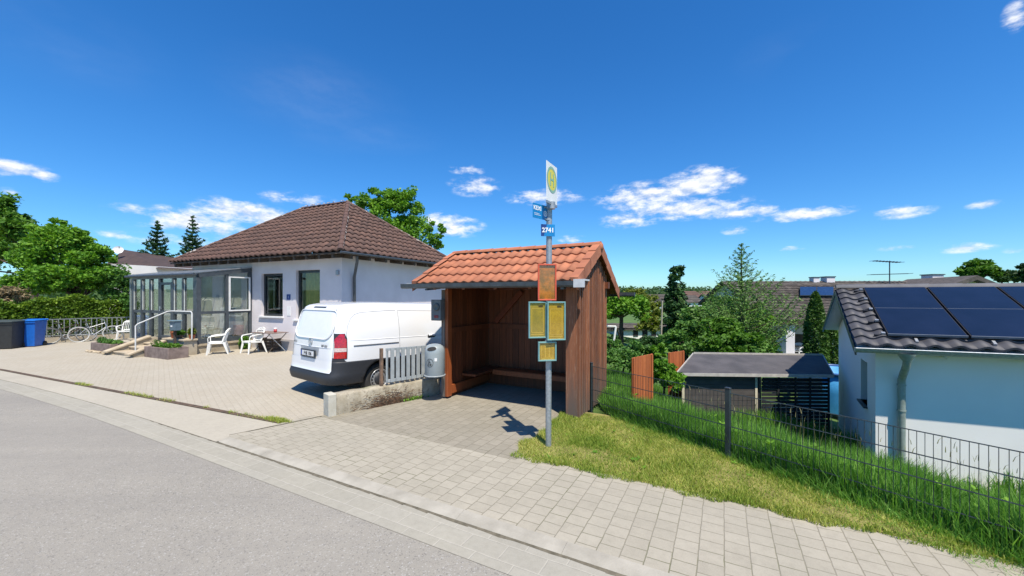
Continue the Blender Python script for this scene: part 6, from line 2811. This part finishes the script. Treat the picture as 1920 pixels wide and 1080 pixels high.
m = MB(); m.tube([Vector((gq.x, gq.y, tz(gq.x, gq.y) - .1)), tp], [.045, .03], 8); m.build('shaft', M_('pale_wood', (.42, .38, .28), (.32, .29, .21), rough=.8), fp_)
m = MB(); m.lathe([(0, 0), (.05, 0), (.06, .05), (0, .09)], tp, 8); m.build('finial', MAT['bark'], fp_)
# far houses on the hill
fh = [(1215, 560, 150, 26, 8, 'grey-roofed far house left of the dark columnar tree', 'tile_grey'), (1275, 562, 170, 26, 8, 'dark-roofed far house right of the dark columnar tree', 'tile_grey'),
      (1312, 554, 190, 22, 8, 'red-brown-roofed far house with a white gable on the hill', 'tile_brown'), (1340, 560, 175, 20, 8, 'pale far house beside the larch', 'tile_grey')]
for (px, py, D, L_, Wd_, lab, rm) in fh:
    c = W(px, py, D)
    zb = tz(c.x, c.y) - 1
    zt_ = W(px, py - 8, D).z
    simple_house('far_house', lab, 'house', (c.x, c.y), math.radians(random.uniform(-30, 30)), L_ * .6, Wd_, zb - 6, zt_ - 2.6, zt_, roofm=rm, tile=(3, 2), over=.6, group='far houses on the hill')
# ================================================================== trees, hedges, shrubs
def limb(m, a, b, r0, r1, wob=.15, seg=6):
    a, b = Vector(a), Vector(b)
    pts, rs = [], []
    L = (b - a).length
    for i in range(6):
        f = i / 5
        o_ = Vector((random.gauss(0, 1), random.gauss(0, 1), random.gauss(0, .4))) * wob * L * .12 * math.sin(f * math.pi)
        pts.append(a + (b - a) * f + o_)
        rs.append(r0 + (r1 - r0) * f)
    m.tube(pts, rs, seg)
    return pts


def broadleaf(name, label, blobs, nleaf, size, mat, seed, group=None, trunk_r=.16, clusters=60, spread=.28, base=None, cat='tree'):
    """blobs: (centre Vector, rx, ry, rz)"""
    r = np.random.default_rng(seed)
    random.seed(seed)
    c0 = blobs[0][0]
    bx, by = base if base else (sum(b[0].x for b in blobs) / len(blobs), sum(b[0].y for b in blobs) / len(blobs))
    zb = tz(bx, by)
    t = thing(name, label, cat, (bx, by, zb), group)
    vol = np.array([b[1] * b[2] * b[3] for b in blobs]) ** .7
    vol = vol / vol.sum()
    P, CC = [], []
    for (c, rx, ry, rz), w in zip(blobs, vol):
        k = max(6, int(clusters * w))
        q = r.normal(0, 1, (k, 3))
        q /= np.linalg.norm(q, axis=1)[:, None]
        q[:, 2] = np.where(q[:, 2] < -.55, -q[:, 2], q[:, 2])
        rad = r.uniform(.45, 1.0, k)[:, None] * (1 + r.normal(0, .10, k)[:, None])
        cc = q * rad * np.array([rx, ry, rz])[None] + np.array(c)[None]
        CC.append(cc)
        nl = max(10, int(nleaf * w / k))
        av = (rx * ry * rz) ** (1 / 3)
        sg = av * spread * r.uniform(.6, 1.3, k)
        d = r.normal(0, 1, (k, nl, 3))
        d /= np.linalg.norm(d, axis=2)[:, :, None]
        d *= (r.random((k, nl)) ** .45)[:, :, None]
        d *= np.array([1, 1, .75])
        P.append((cc[:, None, :] + d * sg[:, None, None] * 1.4).reshape(-1, 3))
    P = np.concatenate(P)
    P = P[P[:, 2] > zb + .05]
    np_obj('crown', leaf_quads(P, size, r), 4, MAT[mat], t)
    m = MB()
    top = max(b[0].z for b in blobs)
    base_p = Vector((bx, by, zb - .1))
    low = min(b[0].z - b[3] * .5 for b in blobs)
    fork = Vector((bx, by, max(zb + .25, low)))
    limb(m, base_p, fork, trunk_r, trunk_r * .75, .1, 8)
    CC = np.concatenate(CC)
    for i in r.choice(len(CC), min(14, len(CC)), replace=False):
        e = Vector(CC[i])
        if e.z > fork.z - .3:
            limb(m, fork - Z * .1, fork.lerp(e, .95), trunk_r * .42, trunk_r * .08, .5, 5)
    m.build('trunk', MAT['bark'], t)
    return t


def BL(px, py, D, rx, ry, rd=None):
    c = W(px, py, D)
    k = D / F
    cs = math.cos(math.atan((px - 960) / F))
    a = rx * k * cs
    return (c, a, rd if rd else a, ry * k)


def conifer(name, label, px, pt, D, h, rmax, nwh, mat, seed, group=None, up=0.0, leaf=.10, dens=26, taper=1.0, trunk_r=.12, bare=.1, droop=.15):
    random.seed(seed)
    r = np.random.default_rng(seed)
    top = W(px, pt, D)
    zb = tz(top.x, top.y)
    h = top.z - zb if h is None else h
    t = thing(name, label, 'tree', (top.x, top.y, zb), group)
    m = MB()
    m.tube([Vector((top.x, top.y, zb - .1)), Vector((top.x, top.y, zb + h * .5)), top], [trunk_r, trunk_r * .6, .012], 7)
    P = []
    for i in range(nwh):
        f = (i + .5) / nwh
        z = zb + h * (bare + (1 - bare) * f)
        R_ = rmax * (1 - f) ** taper * random.uniform(.8, 1.12) + .05
        nb_ = max(4, int(7 * (1 - f) + 4))
        a0 = random.random() * 6.28
        for k in range(nb_):
            a = a0 + 6.28 * k / nb_ + random.gauss(0, .2)
            L = R_ * random.uniform(.7, 1.15)
            s = Vector((top.x, top.y, z))
            pts = []
            for q in range(5):
                g = q / 4
                pts.append(s + Vector((math.cos(a) * L * g, math.sin(a) * L * g, -droop * L * g + (droop + up) * L * g * g)))
            m.tube(pts, [.022 * (1 - .2 * q) * (L / max(rmax, .3) + .3) for q in range(5)], 4, cap=False)
            n = int(dens * (L / .5) + 4)
            g = r.random(n) ** .8
            c = np.array([[p.x, p.y, p.z] for p in pts])
            idx = np.clip((g * 4).astype(int), 0, 3)
            fr_ = g * 4 - idx
            pp = c[idx] * (1 - fr_[:, None]) + c[idx + 1] * fr_[:, None]
            sp = .035 + (.13 if leaf > .08 else .075) * L * (1 - g)
            pp += r.normal(0, 1, (n, 3)) * sp[:, None] * np.array([1, 1, .35])
            P.append(pp)
    # leader
    n = 60
    P.append(np.array([[top.x, top.y, top.z]]) + np.stack([r.normal(0, .03, n), r.normal(0, .03, n), -r.random(n) * h * .12], 1))
    m.build('trunk', MAT['bark'], t)
    np_obj('crown', leaf_quads(np.concatenate(P), leaf, r, asp=.28), 4, MAT[mat], t)
    return t


def hedge(name, label, A, B, depth, z0, z1, n, size, mat, seed, group=None, cat='hedge'):
    r = np.random.default_rng(seed)
    A, B = Vector(A), Vector(B)
    d = (B - A)
    L = d.length
    d.normalize()
    nn_ = Vector((-d.y, d.x, 0))
    t = r.random(n)
    o_ = r.choice([0, 1], n, p=[.3, .7]) * (depth / 2) * (1 - r.random(n) ** 3 * .6) * r.choice([-1, 1], n) + r.normal(0, .05, n)
    z = z0 + (z1 - z0) * r.random(n) ** .8
    topm = r.random(n) < .2
    z = np.where(topm, z1 + r.normal(0, .06, n), z)
    bumpy = .12 * np.sin(t * L * 2.1 + seed) + .08 * np.sin(t * L * 5.3)
    P = np.stack([A.x + d.x * L * t + nn_.x * o_, A.y + d.y * L * t + nn_.y * o_, z + bumpy * (z - z0) / (z1 - z0)], 1)
    rt = thing(name, label, cat, (A + B) / 2, group)
    np_obj('foliage', leaf_quads(P, size, r), 4, MAT[mat], rt)
    m = MB()
    k = max(2, int(L / .8))
    for i in range(k):
        p = A + d * (L * (i + .5) / k)
        limb(m, Vector((p.x, p.y, tz(p.x, p.y) - .05)), Vector((p.x, p.y, z0 + (z1 - z0) * .8)), .035, .012, .6, 5)
    m.build('stems', MAT['bark'], rt)
    return rt


# ---- left side
broadleaf('broadleaf_tree', 'tall dark broadleaf tree at the left edge behind the bins', [BL(-10, 430, 21, 62, 60), BL(15, 400, 21.5, 40, 34), BL(35, 450, 21, 48, 50), BL(-50, 470, 21, 70, 70)], 13000, .11, 'leaf_a', 31, clusters=110, base=(-26, 21.5))
broadleaf('broadleaf_tree', 'bushy bright green tree between the bins and the conservatory',
          [BL(110, 470, 18.6, 68, 52), BL(60, 500, 18.6, 60, 50), BL(165, 495, 18.8, 48, 46), BL(105, 425, 18.8, 30, 22), BL(150, 455, 18.8, 38, 28), BL(125, 530, 18.4, 80, 34), BL(60, 540, 18.4, 60, 30), BL(195, 480, 19, 24, 22), BL(190, 530, 18.6, 40, 30)],
          30000, .085, 'leaf_b', 32, clusters=260, base=(-20.6, 18.8), spread=.25)
broadleaf('garden_shrub', 'loose shrub beside the left corner of the conservatory', [BL(218, 540, 19.2, 36, 40), BL(236, 575, 18.8, 24, 26), BL(240, 530, 19.6, 22, 22)], 7500, .07, 'leaf_d', 33, clusters=60, base=(-18.9, 19.2), trunk_r=.05, cat='shrub')
random.seed(5)
hA, hB = G(-40, 652), G(252, 634)
hdir = (hB - hA).normalized()
hN = Vector((-hdir.y, hdir.x, 0))
hedge('hedge', 'long clipped green hedge behind the picket fence on the left', hA + hN * .75, hB + hN * .75, .8, .1, 1.78, 26000, .055, 'leaf_hedge', 34)
broadleaf('dead_shrub', 'brown dried shrub above the hedge at the left edge', [BL(18, 560, 16.6, 40, 22), BL(-10, 565, 16.6, 30, 24)], 2200, .06, 'leaf_dead', 35, clusters=50, base=(-21, 16.8), trunk_r=.06, spread=.35, cat='shrub')
# left picket fence
LF = thing('picket_fence', 'pale metal picket fence in front of the clipped hedge', 'fence', (hA + hB) / 2)
Lh = (hB - hA).length
m = MB()
fz0, fz1 = .22, 1.0
m.bar(hA + hN * .18 + Z * fz1, hB + hN * .18 + Z * fz1, .03, .04)
m.bar(hA + hN * .18 + Z * .30, hB + hN * .18 + Z * .30, .03, .04)
m.build('rail', MAT['fence_grey_shaded'], LF)
n_ = min(96, int(Lh / .16))
for i in range(n_):
    p = hA + hdir * (Lh * (i + .5) / n_) + hN * .155
    MB().box(p + Z * .64, (.032, .014, .76), math.atan2(hdir.y, hdir.x)).build('picket', MAT['fence_grey_shaded'], LF)
m = MB()
m.box((hA + hB) / 2 + hN * .2 + Z * .10, (Lh, .16, .26), math.atan2(hdir.y, hdir.x))
m.build('kerb_wall', MAT['step_wall'], LF)


def wheelie(name, label, px0, px1, pyb, h, mat, lidmat, ow=None, D_=None):
    c = G((px0 + px1) / 2, pyb)
    t = thing(name, label, 'bin', c)
    w, d = ow or (.56, .66)
    a_ = math.radians(20)
    Rz = Matrix.Rotation(a_, 3, 'Z')

    def q(x, y, z):
        return c + Rz @ Vector((x, y, z))
    m = MB()
    b_, tp_ = .40, .5
    wb, db = w * .82, d * .78
    vs = [q(sx * wb / 2, sy * db / 2, .04) for sx, sy in ((-1, -1), (1, -1), (1, 1), (-1, 1))] + [q(sx * w / 2, sy * d / 2, h - .07) for sx, sy in ((-1, -1), (1, -1), (1, 1), (-1, 1))]
    m.add(vs, [(0, 1, 5, 4), (1, 2, 6, 5), (2, 3, 7, 6), (3, 0, 4, 7), (0, 3, 2, 1), (4, 5, 6, 7)])
    m.box(q(0, -d / 2 - .01, h - .11), (w * 1.03, .03, .06), a_, bev=.005)
    m.build('body', mat, t)
    m = MB()
    m.grid(lambda i, j: q(-w * .53 + w * 1.06 * i, -d * .56 + d * 1.12 * j, h - .035 + .035 * math.sin(i * math.pi) * math.sin(j * math.pi) + .02 * j), 8, 8)
    m.box(q(0, -d * .55, h - .045), (w * 1.06, .03, .035), a_, bev=.006)
    m.box(q(0, d * .56, h - .02), (w * 1.06, .03, .05), a_, bev=.006)
    m.box(q(-w * .52, 0, h - .045), (.025, d * 1.08, .03), a_)
    m.box(q(w * .52, 0, h - .045), (.025, d * 1.08, .03), a_)
    m.build('lid', lidmat, t)
    for s_ in (-1, 1):
        m = MB()
        Mw_ = Rz @ Matrix.Rotation(math.pi / 2, 3, 'Y')
        m.lathe([(0, -.025), (.10, -.025), (.10, .025), (0, .025)], q(s_ * w * .42, d * .42, .10), 18, Mw_)
        m.build('wheel', MAT['tyre'], t)
    m = MB()
    m.tube([q(-w * .4, d * .62, h - .06), q(w * .4, d * .62, h - .06)], .016, 8)
    m.build('handle', mat, t)


wheelie('waste_bin', 'blue wheeled bin with a raised blue lid beside the picket fence', 40, 76, 650, 1.08, MAT['blue_bin'], M_('blue_lid', (.015, .17, .62), rough=.35), (.60, .62))
wheelie('waste_bin', 'large dark grey wheeled bin at the left edge beside the blue one', -14, 35, 654, 1.08, MAT['bin_dark'], M_('grey_lid', (.06, .075, .075), rough=.45), (.82, .75))


# ---- bicycles
def bicycle(label, c, ang, fcol, tyrecol, lean=.12, wheelr=.33, flip=1):
    t = thing('bicycle', label, 'bicycle', c, 'bicycles by the picket fence')
    X = Vector((math.cos(ang), math.sin(ang), 0)) * flip
    Yb = Vector((-math.sin(ang), math.cos(ang), 0))
    UP = (Z + Yb * lean).normalized()

    def q(x, z, y=0.0):
        return c + X * x + UP * z + Yb * y
    rwc, fwc, bb = (0, wheelr), (1.04, wheelr), (.44, .28)
    seat_t, head_t, head_b = (.30, .72), (.80, .80), (.84, .62)
    m = MB()
    for a, b, r_ in ((bb, (.28, .66), .016), (bb, head_b, .019), ((.32, .62), head_t, .015), ((.285, .64), rwc, .010), (bb, rwc, .011), (head_t, head_b, .020)):
        m.tube([q(*a), q(*b)], r_, 8)
    m.build('frame', fcol, t)
    m = MB()
    m.tube([q(*head_b), q(.90, .5), q(*fwc)], .012, 8)
    m.build('fork', fcol, t)
    for cc in (rwc, fwc):
        m = MB()
        ring = [q(cc[0] + wheelr * .96 * math.cos(a), cc[1] + wheelr * .96 * math.sin(a)) for a in np.linspace(0, 6.283, 32, endpoint=False)]
        m.tube(ring, .019, 6, closed=True)
        w_ = m.build('wheel', tyrecol, t)
        m = MB()
        for a in np.linspace(0, 6.283, 14, endpoint=False):
            m.tube([q(*cc), q(cc[0] + wheelr * .93 * math.cos(a), cc[1] + wheelr * .93 * math.sin(a))], .0025, 3, cap=False)
        ring = [q(cc[0] + wheelr * .90 * math.cos(a), cc[1] + wheelr * .90 * math.sin(a)) for a in np.linspace(0, 6.283, 28, endpoint=False)]
        m.tube(ring, .008, 5, closed=True)
        m.tube([q(cc[0], cc[1], -.04), q(cc[0], cc[1], .04)], .02, 8)
        m.build('spokes', MAT['steel'], w_)
    m = MB()
    m.tube([q(.28, .66), q(.25, .82)], .013, 6)
    m.build('seat_post', MAT['steel'], t)
    m = MB()
    m.tube([q(.12, .86), q(.22, .87), q(.38, .86)], [.06, .05, .018], 8, flat=.45)
    m.build('saddle', MAT['black_plastic'], t)
    m = MB()
    m.tube([q(*head_t), q(.77, .92)], .013, 6)
    m.tube([q(.68, .95, -.28), q(.78, .94, -.18), q(.79, .93, 0), q(.78, .94, .18), q(.68, .95, .28)], .012, 6)
    m.build('handlebar', MAT['steel'], t)
    m = MB()
    ring = [q(bb[0] + .09 * math.cos(a), bb[1] + .09 * math.sin(a), -.04) for a in np.linspace(0, 6.283, 20, endpoint=False)]
    m.tube(ring, .008, 5, closed=True)
    m.tube([q(bb[0], bb[1], -.07), q(bb[0] + .12, bb[1] - .12, -.07)], .01, 6)
    m.tube([q(bb[0], bb[1], .07), q(bb[0] - .12, bb[1] + .12, .07)], .01, 6)
    m.build('crank', MAT['steel'], t)
    # mudguard
    m = MB()
    m.tube([q(wheelr * 1.07 * math.cos(a), wheelr + wheelr * 1.07 * math.sin(a)) for a in np.linspace(.3, 2.6, 14)], .014, 5)
    m.build('mudguard', MAT['zinc_dark'], t)


ba = math.atan2(hdir.y, hdir.x)
p = G(148, 642)
bicycle('silver bicycle with pale tyres leaning on the picket fence', p + hN * .0 - Vector((0, 0, 0)), ba + math.radians(0), MAT['steel'], M_('tyre_pale', (.55, .54, .50), (.4, .4, .37), rough=.8))
p = G(94, 645)
bicycle('old dark bicycle leaning on the picket fence next to the blue bin', p, ba, MAT['bark'], M_('tyre_grey', (.16, .15, .13), (.10, .10, .09), rough=.9), lean=.2)

# ---- spruces between the houses
conifer('spruce_tree', 'dark slender spruce rising left of the brown hip roof', 295, 413, 29, None, 2.0, 22, 'leaf_c', 41, 'spruces behind the conservatory', up=.45, leaf=.12, dens=34, droop=.1, bare=.2)
conifer('spruce_tree', 'dark slender spruce half hidden behind the hip roof', 361, 404, 31, None, 1.9, 22, 'leaf_c', 42, 'spruces behind the conservatory', up=.45, leaf=.12, dens=34, droop=.1, bare=.2)
broadleaf('broadleaf_tree', 'light green tree rising behind the ridge of the brown hip roof', [BL(735, 410, 27, 42, 50), BL(690, 395, 27, 36, 30), BL(760, 385, 27, 38, 34), BL(718, 375, 27, 30, 26), BL(780, 430, 27, 30, 36), BL(655, 375, 27.5, 18, 10), BL(745, 450, 27, 70, 40), BL(818, 437, 26.5, 22, 20), BL(815, 460, 26.5, 26, 20)],
          22000, .10, 'leaf_b', 43, clusters=230, base=(-8.2, 27), spread=.22, trunk_r=.22)

# ---- garden on the right
FG = 'fruit trees in the garden'
conifer('larch_tree', 'airy larch with upswept branches in front of the long grey roof', 1390, 456, 17.5, None, 2.85, 24, 'leaf_larch', 51, up=.62, leaf=.065, dens=22, taper=1.05, droop=.10, bare=.2, trunk_r=.11)
broadleaf('columnar_tree', 'dark narrow tree with upright crown beside the thin pole', [BL(1268, 520, 24, 14, 20), BL(1266, 560, 24, 19, 30), BL(1268, 600, 24, 24, 34), BL(1270, 635, 24, 26, 30)], 8000, .11, 'leaf_c', 52, clusters=90, spread=.4, trunk_r=.12)
broadleaf('broadleaf_tree', 'rounded light green maple just right of the shelter wall', [BL(1165, 580, 26, 44, 26), BL(1190, 572, 26, 30, 20), BL(1140, 575, 26, 30, 26)], 9000, .12, 'leaf_b', 53, clusters=90, trunk_r=.16)
broadleaf('broadleaf_tree', 'yellowish tree behind the light green maple', [BL(1218, 585, 34, 24, 30), BL(1195, 560, 36, 30, 16), BL(1222, 610, 33, 26, 18)], 5000, .15, 'leaf_y', 54, clusters=60)
broadleaf('fruit_tree', 'fruit tree left of the larch, taller than its neighbours', [BL(1320, 600, 21, 38, 26), BL(1345, 590, 22, 30, 20), BL(1305, 615, 20, 34, 26)], 8000, .10, 'leaf_d', 55, FG, clusters=90)
broadleaf('fruit_tree', 'fruit tree between the dark narrow tree and the shed roof', [BL(1290, 630, 18, 34, 28), BL(1262, 640, 17, 26, 22), BL(1300, 605, 19, 28, 24)], 8000, .09, 'leaf_d', 56, FG, clusters=90)
broadleaf('fruit_tree', 'low fruit tree directly behind the grey shed roof', [BL(1355, 628, 16, 40, 26), BL(1390, 645, 15, 34, 20), BL(1335, 650, 15, 34, 18)], 8000, .085, 'leaf_a', 57, FG, clusters=90)
broadleaf('fruit_tree', 'fruit tree right of the larch beside the terrace', [BL(1424, 615, 19, 28, 32), BL(1410, 598, 20, 26, 18), BL(1430, 645, 18, 28, 22)], 9000, .09, 'leaf_b', 58, FG, clusters=90)
broadleaf('fruit_tree', 'dark fruit tree hiding the left end of the long house', [BL(1350, 582, 28, 36, 22), BL(1390, 592, 28, 40, 24)], 9000, .13, 'leaf_d', 59, FG, clusters=90)
broadleaf('garden_shrub', 'leafy shrub between the shelter wall and the rust brown screen', [BL(1160, 680, 10.5, 40, 22), BL(1200, 665, 11, 36, 20), BL(1150, 650, 12.5, 26, 14)], 4500, .055, 'leaf_d', 60, clusters=60, trunk_r=.03, cat='shrub')
broadleaf('garden_shrub', 'yellow-green shrub between the two rust brown screens', [BL(1240, 700, 9.6, 24, 30), BL(1262, 722, 9.2, 26, 20), BL(1235, 665, 10.8, 18, 20)], 4500, .05, 'leaf_b', 61, clusters=60, trunk_r=.03, cat='shrub')
hq0, hq1 = G(1120, 662, -2.4), G(1262, 664, -2.4)
hedge('hedge', 'dark low hedge in front of the white row of garages', hq0, hq1, 1.6, -2.4, -1.35, 9000, .13, 'leaf_c', 62)
broadleaf('fruit_tree', 'leafy fruit tree filling the gap between the columnar tree and the larch', [BL(1305, 602, 25, 32, 22), BL(1330, 615, 24, 34, 26), BL(1295, 625, 23, 28, 24)], 9000, .10, 'leaf_b', 65, FG, clusters=100)
broadleaf('garden_shrub', 'dark bush under the larch directly above the shed roof', [BL(1400, 655, 15.5, 60, 16), BL(1330, 655, 16, 50, 14), BL(1438, 652, 16.5, 22, 16)], 7000, .08, 'leaf_d', 66, clusters=90, trunk_r=.04, cat='shrub')
# thuja column and darker evergreens left of the garage
def thuja(label, px, pt, D, r_, n, seed, group=None):
    top = W(px, pt, D)
    zb = tz(top.x, top.y)
    t = thing('thuja', label, 'tree', (top.x, top.y, zb), group)
    r = np.random.default_rng(seed)
    f = r.random(n) ** .9
    a = r.uniform(0, 6.283, n)
    rad = r_ * np.clip(np.sin(np.pi * np.clip(1 - f, 0, 1) ** .62 * .58 + .02), 0, 1) * r.uniform(.75, 1.06, n) * (1 + .08 * np.sin(a * 5 + f * 20))
    P = np.stack([top.x + np.cos(a) * rad, top.y + np.sin(a) * rad, zb + (top.z - zb) * f], 1)
    np_obj('crown', leaf_quads(P, .055, r, asp=.4), 4, MAT['leaf_c2'], t)
    m = MB()
    m.tube([Vector((top.x, top.y, zb - .1)), top - Z * .2], [.12, .02], 7)
    m.build('trunk', MAT['bark'], t)


MAT['leaf_c2'] = leaf_mat('leaf_c2', (.015, .045, .008), (.045, .11, .014), (.11, .20, .03), trans=.15)
thuja('tall conical thuja in front of the terrace', 1529, 547, 14.5, .40, 12000, 71)
thuja('darker thuja half hidden behind the garage gable', 1558, 598, 15.5, .36, 7000, 72)
# trees at the far right
broadleaf('broadleaf_tree', 'round dark green tree above the pale gable', [BL(1835, 505, 48, 32, 18), BL(1815, 515, 48, 22, 14), BL(1858, 515, 48, 20, 12)], 7000, .2, 'leaf_a', 81, clusters=80)
broadleaf('broadleaf_tree', 'small bushy tree right of the round tree on the skyline', [BL(1890, 522, 70, 34, 12), BL(1868, 520, 72, 14, 12)], 3500, .3, 'leaf_far', 82, clusters=50)
broadleaf('broadleaf_tree', 'dark tree cut by the right edge of the picture', [BL(1925, 512, 45, 16, 24), BL(1935, 535, 45, 20, 22)], 3500, .2, 'leaf_c', 83, clusters=50)
# the distant wooded rise
r = np.random.default_rng(90)
P = []
for i in range(240):
    px = r.uniform(1130, 1480)
    D = r.uniform(190, 330)
    c = W(px, 560, D)
    z = tz(c.x, c.y)
    hh = r.uniform(4, 9)
    n = 110
    q = r.normal(0, 1, (n, 3))
    q /= np.linalg.norm(q, axis=1)[:, None]
    P.append(np.array([c.x, c.y, z + hh * .5]) + q * np.array([hh * .75, hh * .75, hh * .55]) * r.uniform(.6, 1, n)[:, None])
wd = np_obj('far_wood', leaf_quads(np.concatenate(P), .9, r), 4, MAT['leaf_far'], None, (60, 200, 0))
prop(wd, 'low band of distant woodland on the rise behind the far houses', 'woodland', kind='stuff')
# far skyline of trees elsewhere round the place
P = []
for i in range(520):
    a = r.uniform(-1.15, 1.15)
    if -.0 < a < .62:
        continue
    D = r.uniform(60, 120)
    c = Vector((math.sin(a) * D, math.cos(a) * D, 0))
    z = tz(c.x, c.y)
    hh = r.uniform(3, 6)
    n = 60
    q = r.normal(0, 1, (n, 3))
    q /= np.linalg.norm(q, axis=1)[:, None]
    P.append(np.array([c.x, c.y, z + hh * .4]) + q * np.array([hh, hh, hh * .5]) * r.uniform(.6, 1, n)[:, None])
wd = np_obj('far_trees', leaf_quads(np.concatenate(P), .45, r), 4, MAT['leaf_far'], None, (0, 90, 0))
prop(wd, 'dark belt of far trees behind the houses along the horizon', 'woodland', kind='stuff')
